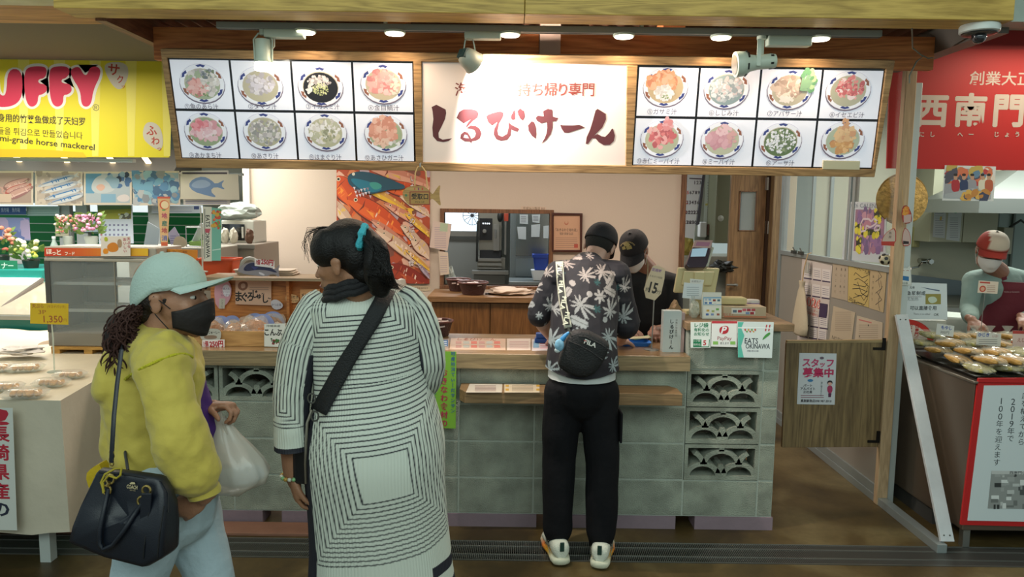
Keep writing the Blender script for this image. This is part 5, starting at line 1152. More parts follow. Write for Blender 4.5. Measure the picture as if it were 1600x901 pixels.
# yellow price card on a stand
Y = 3.86; q = at(86,582, Y)
t = thing('price_card_stand', 'yellow price card on a clear stand on the white cloth, reading 1,350', 'price card', (at(84,560, Y).x, Y, TZ_))
b = MB(); b.tube([(at(84,560, Y).x, Y, TZ_+.004),(at(83,530, Y).x, Y, at(83,530, Y).z),(at(81,505, Y).x, Y, at(81,505, Y).z)],.004,8); b.lathe((at(84,560, Y).x, Y, TZ_),[(.035,0),(.035,.004),(.004,.006)],20); b.build('stand', mat('clear_acrylic_rod', '#d6dccb', .1, alpha=.6), t, smooth=True)
Dp = FP(Y-.01); b = MB(); b.prism(Dp, [Dp.uv(*p) for p in ((48,473),(107,474),(107,507),(48,505))],0,.004, c='#d8b21c'); b.build('card', PRINT, t, colors=True)
a = Art(Plane(Dp.pt(0,0,.0035), Dp.U, Dp.V)); RD = '#a5562a'
a.ptext('天ぷら', 59,478,6.5, RD, w=18, bold=.02); a.ptext('(サカナパック)', 88,479,5, RD, w=28); a.ptext('3P', 66,487,7, RD, w=12); a.ptext('1,350', 83,498,11, RD, w=30, bold=.015); a.ptext('円', 102,500,5, RD); a.build('printing', t)
crumple('lace_doily', 'small pile of white lacy paper on the back of the cloth-covered table', 'paper', (at(50,535,4.3).x, 4.2, TZ_+.045),(.12,.09,.022), mat('white_lace_paper', '#c9bfb6', .8),2,.6)
# hot display case
Y0, Y1 = 4.35,4.75; xa = at(72,470, Y0).x; xb = at(246,470, Y0).x; zb = at(120,541, Y0).z; ztp = at(120,403, Y0).z; zhd = at(120,386, Y0).z
t = thing('pallet_stand', 'thin yellow wooden pallet under the hot display case', 'pallet', (xa, Y0, zb-.05))
PW = wood('yellow_pine', '#94692c', '#bf9148', 'X', 2,.6)
zp = zb-.055
b = MB(); b.box((xa+.02, Y0-.01, zb-.018),(xb, Y1, zb-.001)); b.build('deck_board', PW, t)
for k in range(4): b = MB(); x = xa+.02+(xb-xa-.08)*k/3; b.box((x, Y0-.008, zp-.0),(x+.05, Y1, zb-.018)); b.build('block', PW, t)
t = thing('hot_display_case', 'glass hot food display case with a red and yellow header strip', 'display case', (xa, Y0, zb))
GS = mat('grey_case_metal', '#8a857a', .4,.4); 
b = MB(); b.box((xa, Y0, zb),(xb, Y1, zb+.085)); b.build('base', GS, t, bevel=.006)
b = MB(); b.box((xa, Y0, ztp-.02),(xb, Y1, ztp+.0)); b.box((xa, Y0+.01, ztp),(xb, Y1-.05, zhd)); b.build('hood', mat('pale_case_metal', '#a59f92', .45,.2), t, bevel=.005)
for (x, y) in ((xa, Y0),(xb-.03, Y0),(xa, Y1-.03),(xb-.03, Y1-.03)):
 b = MB(); b.box((x, y, zb+.085),(x+.03, y+.03, ztp-.02)); b.build('corner_post', mat('dark_case_post', '#4b4a46', .4,.3), t)
for k, z in enumerate((.24,.43)):
 zz_ = zb+z*(ztp-zb)/.62; b = MB(); b.box((xa+.03, Y0+.03, zz_),(xb-.03, Y0+.045, zz_+.018)); b.box((xa+.03, Y1-.06, zz_),(xb-.03, Y1-.045, zz_+.018))
 for i in range(30): x = xa+.03+(xb-xa-.07)*i/29; b.box((x, Y0+.045, zz_+.010),(x+.003, Y1-.06, zz_+.013))
 b.build('wire_shelf', STEEL, t)
b = MB(); b.box((xa+.03, Y0+.004, zb+.085),(xb-.03, Y0+.008, ztp-.02)); b.build('glass_door', GLASS, t)
b = MB(); b.box((xa+.33*(xb-xa), Y1-.012, zb+.085),(xb-.03, Y1-.008, ztp-.02)); b.build('glass_door', GLASS, t)
b = MB(); b.box((xa+.03, Y1-.012, zb+.085),(xa+.33*(xb-xa), Y1-.006, ztp-.02)); b.box((xa+.002, Y0+.03, zb+.085),(xa+.006, Y1-.03, ztp-.02)); b.build('side_panel', mat('brownish_inner_steel', '#6b6458', .4,.5), t)
b = MB(); x = xa+.62*(xb-xa); b.box((x, Y0, zb+.085),(x+.006, Y0+.004, ztp-.02)); b.build('door_edge', GS, t)
HP = FP(Y0+.008); 
b = MB(); b.prism(HP, [HP.uv(*p) for p in ((70,387),(232,388),(232,400),(70,400))],0,.004, c='#c8451c'); hs = b.build('header_strip', PRINT, t, colors=True)
a = Art(Plane(HP.pt(0,0,.0035), HP.U, HP.V))
for k in range(30): x = 71+k*5.35; tt = k/29; cc = (0xC0+int(30*tt),0x30+int(130*tt),0x1c+int(8*tt)); a.poly([(x, 388),(x+5.4,388),(x+5.4,399.5),(x, 399.5)], '#%02x%02x%02x' % cc, px=True); a.L -= 1
a.L += 1
for ch, x, y, h in (('ほ', 77,393,9),('っ', 84.5,395,7),('と', 92,394,9),('フ', 104,396,5.5),('ー', 109.5,396.5,4),('ド', 115,396,5.5)): a.ptext(ch, x, y, h, '#f0e0cc', bold=.045)
a.build('printing', hs)
# food poster card on the case, calendar above
def f(a):
 a.poly(rnd([(166,383),(178,377),(186,384),(184,393),(170,394)]), '#c87a20', px=True); a.poly(rnd([(163,370),(168,370),(169,377),(163,377)]), '#a8b02c', px=True); a.poly(rnd([(183,374),(190,373),(191,386),(184,387)]), '#a08468', px=True); a.poly(rnd([(161,388),(169,388),(170,396),(161,397)]), '#d8881c', px=True)
 a.pvtext('おいしい', 195,374,5,6, '#b04050', bold=.02); a.pvtext('天ぷら', 201,373,5,6, '#b04050', bold=.02)
card('fried_food_poster', 'white poster with orange fried food and red writing on the hot display case header', 'poster', FP(Y0-.004),[(158,369),(204,369),(204,400),(158,400)], '#d8cfc4', f)
HD = FP(7.18)
def f(a):
 a.poly([(153,321),(205,321),(205,342),(153,342)], '#8a8c30', px=True); a.poly([(153,321),(205,321),(205,326),(153,328)], '#5a7a50', px=True); a.poly([(153,335),(205,330),(205,342),(153,342)], '#9a9a38', px=True); a.blobs(*a.p.uv(185,340), *a.p.uv(204,335),12,.02,['#b0b8a8', '#5a5a4a'],2)
 for r_ in range(4):
  for c_ in range(7): a.poly([(157+c_*6.6,350+r_*7.5),(160+c_*6.6,350+r_*7.5),(160+c_*6.6,353+r_*7.5),(157+c_*6.6,353+r_*7.5)], '#7a7a98' if c_ else '#b06a70', px=True); a.L -= 1
 a.L += 1
card('wall_calendar', 'wall calendar with a green and yellow field photo behind the hot display case', 'calendar', HD, [(152,320),(207,320),(209,380),(155,381)], '#c6cfd8', f)
# stuck-up fish photos in a row
FPn = FP(4.75)
def photo(n, lab, cs, bg, dr): 
 def f(a):
  (x0, y0),(x1, y1) = cs[0], cs[2]; a.poly([(x0+3, y0+3),(x1-3, y0+3),(x1-3, y1-3),(x0+3, y1-3)], bg, px=True); dr(a, x0, y0, x1, y1)
 return card(n, lab, 'photo', FPn, cs, '#cfc4b4', f, group='fish photo sheets under the yellow banner')
def d1(a, x0, y0, x1, y1):
 for k, (c1, y, r_) in enumerate((('#8a6a64', 287,.35),('#b06058', 295,.35),('#9a7070', 300,.4))): fishy(a, (x0+x1)/2+4-k*3+k*6, y, 44,13,-r_+math.pi, [c1, '#c09a90', '#d8b8b0'], seed=k)
 a.poly([(x0+4,303),(x0+26,303),(x0+26,316),(x0+4,316)], '#d0bba8', px=True)
def d2(a, x0, y0, x1, y1):
 a.blobs(*a.p.uv(x0+4, y1-4), *a.p.uv(x1-4, y0+4),60,.02,['#b8aca0', '#9a9088', '#c8bcb0'],4)
 for k, y in enumerate((283,293,303,311)): fishy(a, (x0+x1)/2-4+k*5, y, 60,10,-.28,['#a8aeb8', '#c8ccd0', '#3f78b0'], seed=k)
def d3(a, x0, y0, x1, y1):
 a.poly([(x0+3, y0+3),(x0+28, y0+3),(x0+16,302),(x0+3,302)], '#5f94b4', px=True); a.poly(rnd([(142,290),(150,276),(165,272),(182,282),(180,298),(160,303),(145,300)]), '#b9c0c4', px=True); a.poly(rnd([(148,292),(158,286),(166,292),(158,300)]), '#cfa898', px=True)
 a.poly(rnd([(181,308),(195,302),(204,308),(200,315),(186,315)]), '#d0c8c8', px=True); a.poly([(158,303),(181,303),(181,316),(158,316)], '#7fa6c0', px=True); a.blobs(*a.p.uv(170,290), *a.p.uv(200,272),14,.025,['#4a6c98', '#8aa8bc', '#303c50'],5)
def d4(a, x0, y0, x1, y1): a.blobs(*a.p.uv(x0+5, y1-6), *a.p.uv(x1-5, y0+4),130,.03,['#6fa0bc', '#8fb6c6', '#4a6c90', '#b0b4b8', '#8a9098', '#5a88b0'],6)
photo('fish_photo', 'photo of red and grey fish, first from the left under the yellow banner', [(-8,267),(52,267),(52,320),(-8,319)], '#a8948a', d1)
photo('fish_photo', 'photo of silver-blue long fish, second from the left under the yellow banner', [(55,267),(129,268),(129,321),(55,320)], '#b0a49a', d2)
photo('fish_photo', 'photo of a white and blue shellfish plate, third in the row under the yellow banner', [(131,268),(206,268),(206,320),(131,320)], '#a8b4bc', d3)
photo('fish_photo', 'photo of a bright blue heap of fish, fourth in the row under the yellow banner', [(207,267),(280,267),(282,320),(208,321)], '#98b0c0', d4)
def f(a):
 b_ = rnd([(294,289),(302,279),(318,275),(330,281),(337,288),(352,280),(345,289),(353,297),(336,291),(328,298),(340,309),(322,305),(302,299)],1); a.poly(b_, '#6f8cb4', px=True); a.poly(rnd([(298,289),(306,282),(320,280),(332,288),(320,294),(303,294)]), '#92a8c6', px=True)
card('fish_drawing', 'white paper with a blue drawing of a fish, right of the fish photos', 'drawing', FP(4.74),[(282,272),(372,272),(374,312),(282,311)], '#cfcaba', f)
card('back_sheet', 'printed sheet behind the blue fish drawing, showing below and above it', 'sheet', FP(4.76),[(283,267),(357,266),(360,320),(287,320)], '#c4c0bc', lambda a: (a.poly([(285,269),(355,269),(355,272),(285,272)], '#4a4450', px=True), lines(a, 290,314,355,317,2, '#8a88a0')))
b = MB(); q = at(-40,266,4.77); q1 = at(380,268,4.77); b.box((q.x, 4.765, q.z-.012),(q1.x, 4.78, q.z+.004)); tag(b.build('hanging_rod', STEEL), 'thin metal rod holding the fish photo sheets under the yellow banner', 'rod')
# small posters on the back partition, hood with lamp reflections as glowing bars
card('blue_poster', 'violet-blue poster on the back partition at the left edge', 'poster', FP(7.15),[(-12,340),(46,340),(48,375),(-12,374)], '#8f9cc4', lambda a: (a.blobs(*a.p.uv(-8,372), *a.p.uv(44,342),40,.08,['#a8a4cc', '#8a94c0', '#b8a8c8', '#6f7cb0'],8)))
card('blue_banner', 'narrow dark blue patterned strip above the violet-blue poster', 'poster', FP(7.14),[(-12,322),(41,322),(41,335),(-12,335)], '#2c4a7c', lambda a: [a.ptext('魚市場', 8+k*17,328,7, '#b8c4d4', w=12) for k in range(2)])
card('pale_poster', 'pale blue-green poster right of the dark blue strip on the back partition', 'poster', FP(7.18),[(41,322),(93,322),(93,337),(42,337)], '#9fb8b4', lambda a: lines(a, 46,326,88,333,3, '#88a49c'))
card('pale_poster', 'pale blue sheet above the flowers between the grey posts', 'poster', FP(7.18),[(127,345),(152,345),(153,362),(127,362)], '#9db0b8', lambda a: None)
card('small_notice', 'small cream notice left of the flowers on the back partition', 'notice', FP(7.18),[(86,351),(107,351),(108,369),(87,369)], '#b8b098', lambda a: lines(a, 89,356,104,364,3, '#8a8474'))
card('upper_sheet', 'pale blue and white sheet above the green shutter right of the calendar', 'poster', FP(7.18),[(237,321),(314,321),(314,333),(237,333)], '#b4bcc6', lambda a: (a.poly([(303,322),(311,322),(311,327),(303,327)], '#3a4a78', px=True), lines(a, 240,324,300,330,2, '#98a4b8')))
t = thing('range_hood', 'long steel hood with glowing bars as lamp reflections above the left stall', 'range hood', (-3.2,6.6,2.2))
b = MB(); z1 = at(100,246,6.5).z; z0 = at(100,268,6.5).z; b.frustum([(-6,6.5, z0),(at(270,260,6.5).x, 6.5, z0),(at(270,260,6.5).x, 7.1, z0),(-6,7.1, z0)],[(-6,6.75, z1+.1),(at(270,260,6.5).x, 6.75, z1+.1),(at(270,260,6.5).x, 7.1, z1+.1),(-6,7.1, z1+.1)]); b.build('hood_body', mat('smoky_steel', '#77736a', .3,.7), t)
for px in (25,100,172,228):
 q = at(px, 258,6.55); b = MB(); b.obox((q.x, 6.60,(z0+z1)/2+.03),(.35,0,-.5),(0,1,.6),(1,0,.3),.10,.008,.02); b.build('lamp_reflection', mat('glowing_reflection', '#f0d8a8', .4, emit=1.6), t)  # glowing bars imitate lamp reflections in the steel, no lamps here
# standing campaign flags on poles
Y = 4.62
t = thing('campaign_flag', 'narrow cream and orange flag with vertical characters above the hot display case', 'flag', (at(258,385, Y).x, Y, at(258,384, Y).z))
Dp = FP(Y); b = MB(); b.prism(Dp, [Dp.uv(*p) for p in ((246,307),(266,307),(262,384),(252,384))],0,.002, c='#cda878'); b.build('flag_sheet', PRINT, t, colors=True)
a = Art(Plane(Dp.pt(0,0,.0015), Dp.U, Dp.V)); a.poly([(246,307),(266,307),(266,310),(246,310)], '#c05a48', px=True); a.poly([(252,378),(262,378),(262,384),(252,384)], '#c05a38', px=True)
a.circ(*Dp.uv(257,320),.030, '#c0583c'); a.circ(*Dp.uv(257.8,320),.024, '#dcc8a0'); a.circ(*Dp.uv(256,328),.012, '#5f9a5a', r2=.005)
for ch, y, c_ in (('地', 337, '#a83a60'),('産', 349, '#4a7a68'),('地', 360, '#a84a50'),('消', 372, '#5a6aa0')): a.ptext(ch, 257, y, 8.5, c_, bold=.03)
a.build('printing', t)
b = MB(); b.cyl((at(257,384, Y+.01).x, Y+.01, zhd),(at(257,310, Y+.01).x, Y+.01, at(257,310, Y).z),.003); b.build('pole', mat('pale_pole', '#b9b9ae', .4), t)
Y = 4.42; xq = at(317,430, Y).x
t = thing('campaign_flag', 'white and teal vertical flag reading EATS OKINAWA behind the display box', 'flag', (xq, Y, zt))
Dp = FP(Y-.003); b = MB(); b.prism(Dp, [Dp.uv(*p) for p in ((317,323),(331,323),(331,408),(318,408))],0,.002, c='#ccccbe'); b.prism(Dp, [Dp.uv(*p) for p in ((331,324),(346,326),(345,407),(331,407))],0,.002, c='#6fae9e'); b.build('flag_sheet', PRINT, t, colors=True)
a = Art(Plane(Dp.pt(0,0,.0015), Dp.U, Dp.V)); u, v = Dp.uv(325,345); a.text('EATS', u, v, .024, '#2a2e32', rot=-math.pi/2, bold=.02); u, v = Dp.uv(325,382); a.text('OKINAWA', u, v, .024, '#2a2e32', rot=-math.pi/2, bold=.02)
a.blobs(*Dp.uv(332,356), *Dp.uv(345,330),30,.012,['#c0503a', '#d87a4a', '#c8a040', '#5f9a4a', '#b83a30'],4); a.poly([(320,357),(329,357),(327,364),(321,363)], '#b04a5a', px=True); a.poly([(332,390),(345,388),(345,389.5),(332,391.5)], '#c4dcd4', px=True); a.poly([(319,326),(320.6,326),(320.6,404),(319,404)], '#8c8c86', px=True)
a.build('printing', t)
b = MB(); b.cyl((xq, Y, zt),(xq, Y, at(317,324, Y).z),.004); b.lathe((xq, Y, zt),[(.03,0),(.03,.006),(.004,.01)],16); b.build('pole', mat('pale_pole', '#b9b9ae', .4), t)
Y = 4.50
def f(a): a.ptext('炊き込みご飯', 268,393,4, '#7a3a10', w=50); a.ptext('沖縄', 287,401,7, '#7a3a10', bold=.03); a.ptext('県産品の店', 289,414,8, '#7a3a10', w=28, bold=.03); a.ptext('鮮魚', 268,403,8, '#b04018')
card('orange_sign', 'orange board with brown writing behind the cap of the woman in yellow', 'sign', FP(Y),[(232,388),(309,390),(307,440),(232,440)], '#c07a1c', f, th=.006)
# desk, microwave and bags behind
t = thing('steel_cabinet', 'grey steel cabinet behind the orange tub at the end of the pink wall', 'cabinet', (at(370,430,5.6).x, 5.6,0))
b = MB(); zc = at(380,382,5.6).z; b.box((at(335,430,5.6).x, 5.6,0),(at(398,430,5.6).x, 6.2, zc)); b.build('cabinet_body', mat('warm_grey_steel', '#8d867c', .45,.3), t, bevel=.006)
b = MB(); b.box((at(335,430,5.6).x, 5.585, zc-.03),(at(400,430,5.6).x, 5.6, zc)); b.build('edge_trim', STEEL, t)
t = thing('microwave_oven', 'white microwave oven with a black door on the grey cabinet', 'microwave', (at(362,380,5.85).x, 5.85, zc))
x0_, x1_ = at(346,360,5.85).x, at(397,360,5.85).x; zz1 = at(360,344,5.85).z
b = MB(); b.box((x0_, 5.85, zc),(x1_, 6.15, zz1)); b.build('oven_body', mat('white_appliance', '#b9bcb4', .35), t, bevel=.008)
b = MB(); b.box((x0_+.01,5.838, zc+.02),(x0_+(x1_-x0_)*.72,5.849, zz1-.03)); b.build('oven_door', mat('black_oven_glass', '#101214', .1, coat=.6), t)
b = MB(); b.box((x0_+(x1_-x0_)*.66,5.82, zc+.04),(x0_+(x1_-x0_)*.70,5.838, zz1-.05)); b.build('door_handle', mat('white_appliance', '#b9bcb4', .35), t)
crumple('clear_bag_bundle', 'bundle of clear plastic bags on top of the microwave oven', 'plastic bags', (at(370,332,5.95).x, 5.95, zz1+.068),(.19,.12,.062), mat('cloudy_film', '#a9b4ae', .25, alpha=.9),3,.3)
for i, px in enumerate((352,365,390)):
 o = crumple('white_bundle', ['small white tied bundle left of the microwave door, first', 'small white tied bundle left of the microwave door, second', 'small brown tied bundle right of the microwave door'][i], 'bundle', (at(px, 375,5.70).x, 5.70, zc+.058),(.032,.03,.055), mat('white_bundle_cloth', '#b5b2a4', .7) if i < 2 else mat('brown_bundle', '#5a4030', .7), i, .3)
t = thing('wire_rack', 'small wire rack with papers on the counter left of the vertical flag', 'rack', (at(303,385,5.2).x, 5.2, at(303,385,5.2).z))
b = MB(); x0_, x1_ = at(291,370,5.2).x, at(315,370,5.2).x; z0_, z1_ = at(300,385,5.2).z, at(300,355,5.2).z
for x in (x0_, x1_):
 for y in (5.2,5.4): b.cyl((x, y, z0_),(x, y, z1_),.004, n=6)
for z in (z0_, z1_): b.cyl((x0_, 5.2, z),(x1_, 5.2, z),.004, n=6); b.cyl((x0_, 5.4, z),(x1_, 5.4, z),.004, n=6); b.cyl((x0_, 5.2, z),(x0_, 5.4, z),.004, n=6); b.cyl((x1_, 5.2, z),(x1_, 5.4, z),.004, n=6)
b.build('wire_frame', STEEL, t)
b = MB(); b.box((x0_+.01,5.22, z0_+.004),(x1_-.01,5.38, z0_+.035)); b.build('green_folder', mat('green_folder', '#7aa050', .5), t)
b = MB(); b.obox(((x0_+x1_)/2,5.3, z0_+.10),(.5,0,1),(0,1,0),(1,0,-.5),.07,.06,.004); b.build('paper_sheet', mat('bluish_paper', '#a9b8c0', .6), t)
zd = z0_
b = MB(); b.box((at(200,390,5.1).x, 5.1,0),(at(334,390,5.1).x, 5.55, zd-.003)); tag(b.build('side_desk', mat('grey_desk', '#8f8c82', .5), bevel=.006), 'grey desk behind the orange board, carrying the wire rack and papers', 'desk')
def leanp(n, lab, cs, Y, col, fn=lambda a: None): return card(n, lab, 'sheet', FP(Y), cs, col, fn, th=.004)
FPQ = 5.07
leanp('leaning_sheet', 'blank pale blue sheet leaning left of the cream and orange flag', [(231,346),(250,357),(247,384),(225,383)],5.085, '#a9b8c8')
leanp('leaning_sheet', 'violet and white printed sheet leaning right of the cream and orange flag', [(262,365),(273,354),(283,372),(268,383)],5.09, '#a8a4c4', lambda a: lines(a, 266,368,275,379,4, '#6a68a0'))
ocard('rounded_card', 'cream rounded card standing left of the wire rack', 'card', FP(5.08), rnd([(270,386),(272,372),(280,368),(290,372),(293,386)],1), '#b5a894', lambda a: None)
# deli showcase at the far left
t = thing('deli_showcase', 'teal and steel deli showcase with a lit glass shelf at the left edge', 'showcase', (at(30,530,5.0).x, 5.0,0))
TEAL = mat('dark_teal_panel', '#0f6a5c', .4); x1_ = at(74,500,5.0).x
b = MB(); b.box((-5,5.0,0),(x1_, 5.6, at(30,499,5.0).z)); b.build('front_panel', TEAL, t)
b = MB(); b.box((-5,4.98, at(30,499,5.0).z),(x1_+.02,5.02, at(30,493,5.0).z)); b.build('steel_rail', STEEL, t)
z0_ = at(30,492,5.0).z; q = at(66,440,6.0)
b = MB(); b.add([(-5,5.02, z0_),(x1_, 5.02, z0_),(x1_, 6.0, q.z),(-5,6.0, q.z),(-5,5.02, z0_-.02),(x1_, 5.02, z0_-.02),(x1_, 6.0, q.z-.02),(-5,6.0, q.z-.02)],[(0,1,2,3),(7,6,5,4),(0,4,5,1),(1,5,6,2),(2,6,7,3),(3,7,4,0)]); b.build('glass_slope', mat('cream_glass_slope', '#bdb4a0', .15, coat=.6), t)
b = MB(); b.tube([at(0,484,5.2), at(66,437,5.98)],.018,8); b.build('steel_bar', mat('warm_grey_bar', '#7a6f66', .4,.5), t, smooth=True)
b = MB(); b.box((-5.6,6.02,.0),(at(66,440,6.02).x, 6.68, at(30,422,6.02).z)); b.build('teal_body', mat('bright_teal_panel', '#1f8f84', .4), t)
b = MB(); b.box((-5.6,6.005, at(30,445,6.0).z),(at(64,440,6.0).x, 6.018, at(30,434,6.0).z)); b.build('light_strip', mat('lit_case_strip', '#f4f6f0', .4, emit=1.2), t)
card('green_name_board', 'green board with white characters standing on the teal showcase', 'sign', FP(6.1),[(-20,406),(27,407),(28,424),(-20,423)], '#1f7a58', lambda a: (a.ptext('ナ', 7,415,10, '#cfe0d4', bold=.03), a.ptext('ー', 17,415,9, '#cfe0d4', bold=.03), a.ptext('コ', -6,415,10, '#cfe0d4', bold=.03)))
card('inner_green_board', 'green board with pale characters seen through the hot display case', 'sign', FP(6.3),[(126,408),(205,408),(205,431),(126,431)], '#3f9a84', lambda a: (a.ptext('鮮魚コーナー', 178,415,9, '#a9cfb8', w=58, bold=.04), a.poly([(127,424),(204,424),(204,426),(127,426)], '#8ab8a4', px=True)))
zf = at(30,422,6.02).z
def flowers(px, w_, h_, cols, lab, Y, z, n=34, seed=1, pot='#2c2f28'):
 x = at(px, 400, Y).x; t = thing('flower_arrangement', lab, 'flowers', (x, Y, z)); rd = random.Random(seed)
 b = MB(); b.lathe((x, Y, z),[(w_*.35,0),(w_*.45, h_*.25),(w_*.4, h_*.28)],16); b.build('pot', mat('flower_pot'+pot, pot, .5), t, smooth=True)
 b = MB()
 for k in range(n*2):
  a_ = rd.random()*6.28; e_ = rd.uniform(.1,1.4); r_ = rd.uniform(.5,1); p = Vector((x+w_*r_*math.cos(a_)*math.cos(e_*.6), Y+.1*math.sin(a_), z+h_*.3+h_*.6*math.sin(e_)*r_)); d = Vector((math.cos(a_), math.sin(a_)*.4, rd.uniform(-.2,1))).normalized(); s_ = d.cross(Vector((0,1,.2))).normalized()*w_*.12
  b.add([p-d*w_*.2, p+s_, p+d*w_*.3, p-s_],[(0,1,2,3)])
 b.build('foliage', mat('leaf_green', '#5f7a34', .6), t)
 b = MB()
 for k in range(n):
  a_ = rd.random()*6.28; e_ = rd.uniform(.1,1.5); r_ = rd.uniform(.6,1); p = (x+w_*r_*math.cos(a_)*math.cos(e_*.7), Y-.08*abs(math.sin(a_)), z+h_*.35+h_*.6*math.sin(e_)*r_); b.ell(p, w_*.16, w_*.16, w_*.13, nu=7, nv=5, c=rd.choice(cols))
 b.build('blossom', PRINT, t, colors=True)
flowers(48,.15,.26,['#d8d8b0', '#c9c44a', '#e4e0c8', '#a8b04a'], 'green and cream flower arrangement on the teal showcase', 6.25, zf, 20,3)
flowers(108,.095,.30,['#c88a80', '#d4a090', '#b86a60', '#d8c0b0'], 'salmon pink flowers behind the hot display case, left of the calendar posts', 6.3, at(110,384,6.3).z, 30,5, '#8f958c')
flowers(144,.12,.34,['#b87a94', '#c890a8', '#a86480', '#d4b0b8'], 'mauve pink flowers behind the hot display case, right of the calendar posts', 6.3, at(141,386,6.3).z, 38,7, '#8f958c')
flowers(2,.14,.36,['#c87a60', '#d89a80', '#b05a48'], 'red-orange flowers at the far left edge', 6.35, zf, 24,9)
x_ = at(51,400,6.2).x; t = thing('water_bottle', 'small clear water bottle behind the cream flower arrangement', 'bottle', (x_, 6.5, zf))
b = MB(); b.lathe((x_, 6.5, zf),[(.035,0),(.036,.1),(.034,.17),(.014,.22),(.014,.24)],18); b.build('bottle_body', mat('bottle_plastic', '#b4c4bc', .1, alpha=.7), t, smooth=True)
b = MB(); b.lathe((x_, 6.5, zf+.24),[(.016,0),(.016,.02)],14); b.build('cap', mat('white_cap', '#d4d8d4', .4), t)
b = MB(); b.box((at(14,400,6.6).x, 6.6, zf),(at(38,400,6.6).x, 6.68, at(20,384,6.6).z)); tag(b.build('tissue_box', mat('pinkish_box', '#b9aeb0', .6), bevel=.006), 'pinkish white box behind the green board on the teal showcase', 'box')
# rear shelf carrying the far flowers
b = MB(); b.box((at(84,390,6.2).x, 6.2,0),(at(205,390,6.2).x, 6.48, at(120,385,6.3).z-.004)); tag(b.build('rear_counter', mat('pale_rear_counter', '#a8ada6', .5), bevel=.005), 'pale rear counter behind the hot display case carrying the pink flowers', 'counter')
# == HALF DOOR with the staff poster
HY_ = 4.17
d = thing('half_door', 'low brown plank gate between the block counter and the pale post', 'gate', (at(1380,620, HY_).x, HY_, .31))
Dp = FP(HY_); A_ = [Dp.uv(*p) for p in ((1229,535),(1384,533),(1372,698),(1222,699))]
b = MB(); b.prism(Dp, A_, -.022,0); b.build('gate_panel', wood('worn_plank_gate', '#54432c', '#86704c', 'Z', .8,.55), d, bevel=.002)
b = MB(); q0 = Dp.uv(1230,532); q1 = Dp.uv(1384,531); b.prism(Dp, [q0, q1,(q1[0], q1[1]-.014),(q0[0], q0[1]-.014)],-.024,.003); b.build('top_edge', wood('pale_top_edge', '#7d6746', '#a08a62', 'X', 1,.6), d)
for py in (537,682):
 b = MB(); u, v = Dp.uv(1378 if py < 600 else 1369, py); b.prism(Dp, [(u, v+.035),(u+.02, v+.035),(u+.02, v-.035),(u, v-.035)],.001,.006); b.prism(Dp, [(u-.05, v-.02),(u, v-.02),(u, v-.035),(u-.05, v-.035)],.001,.005); b.build('hinge', mat('black_iron_hinge', '#1a1613', .5,.5), d)
def f(a):
 for t_, x, y, h in (('ス', 1260,566,13),('タ', 1273,567,13),('ッ', 1285,569,9),('フ', 1297,567,13)): a.ptext(t_, x, y, h, '#b83a68', bold=.045)
 a.ptext('募集中', 1278,582,14, '#b82a58', w=48, bold=.05)
 a.circ(*a.p.uv(1284,559),.012, '#6a5a6a', r2=.008)
 a.poly(rnd([(1260,594),(1266,591),(1272,594),(1266,597)]), '#3a78a8', px=True)
 for k, t_ in enumerate(('パート', 'アルバイト', '正社員')): a.ptext(t_, 1262,602+k*5,4.4, '#3a3a44', w=(14,23,14)[k], bold=.02)
 lines(a, 1251,617,1287,620,2, '#8a5a6a'); a.ptext('真謝鮮魚店098 987-2010', 1275,626,4.5, '#2a2430', w=48, bold=.03)
 a.pvtext('一緒に働きませんか', 1284,595,2.6,2.8, '#5a6a6a')
 a.poly(rnd([(1293,594),(1300,594),(1301,600),(1292,600)]), '#2a2228', px=True); a.poly(rnd([(1293,597),(1300,597),(1299,602),(1294,602)]), '#d8a89a', px=True); a.poly(rnd([(1292,602),(1301,602),(1300,614),(1293,614)]), '#a83a60', px=True); a.poly([(1294,614),(1299,614),(1298,620),(1294,620)], '#5a2a4a', px=True)
card('staff_wanted_poster', 'white poster with pink headline characters on the plank gate', 'poster', Plane(Dp.pt(0,0,.002), Dp.U, Dp.V),[(1249,551),(1307,552),(1304,632),(1245,631)], '#c9ccd0', f)
# diagonal brace
t = thing('diagonal_brace', 'white painted wooden bar leaning from the post to the end of the floor rail', 'brace', at(1455,835,3.60))
p0 = atz(1452,836,.05); p0 = Vector((PX+.06,3.58,.048)); p1 = at(1408,492,4.13)
b = MB(); ax = (p1-p0).normalized(); sd = Vector((1,0,0)); b.obox((p0+p1)/2, sd, ax.cross(sd), ax, .034,.010,(p1-p0).length/2); b.build('bar', mat('white_painted_wood', '#b9bec0', .5, bump=.2, var=.1), t, bevel=.002)
b = MB(); 
for k in (-.015,.015):
 for e in (.03,(p1-p0).length-.03): q = p0+ax*e+sd*k; b.cyl(q, q+ax.cross(sd)*(-.012 if ax.cross(sd).y > 0 else .012),.004, n=10)
b.build('screw', DSTEEL, t)
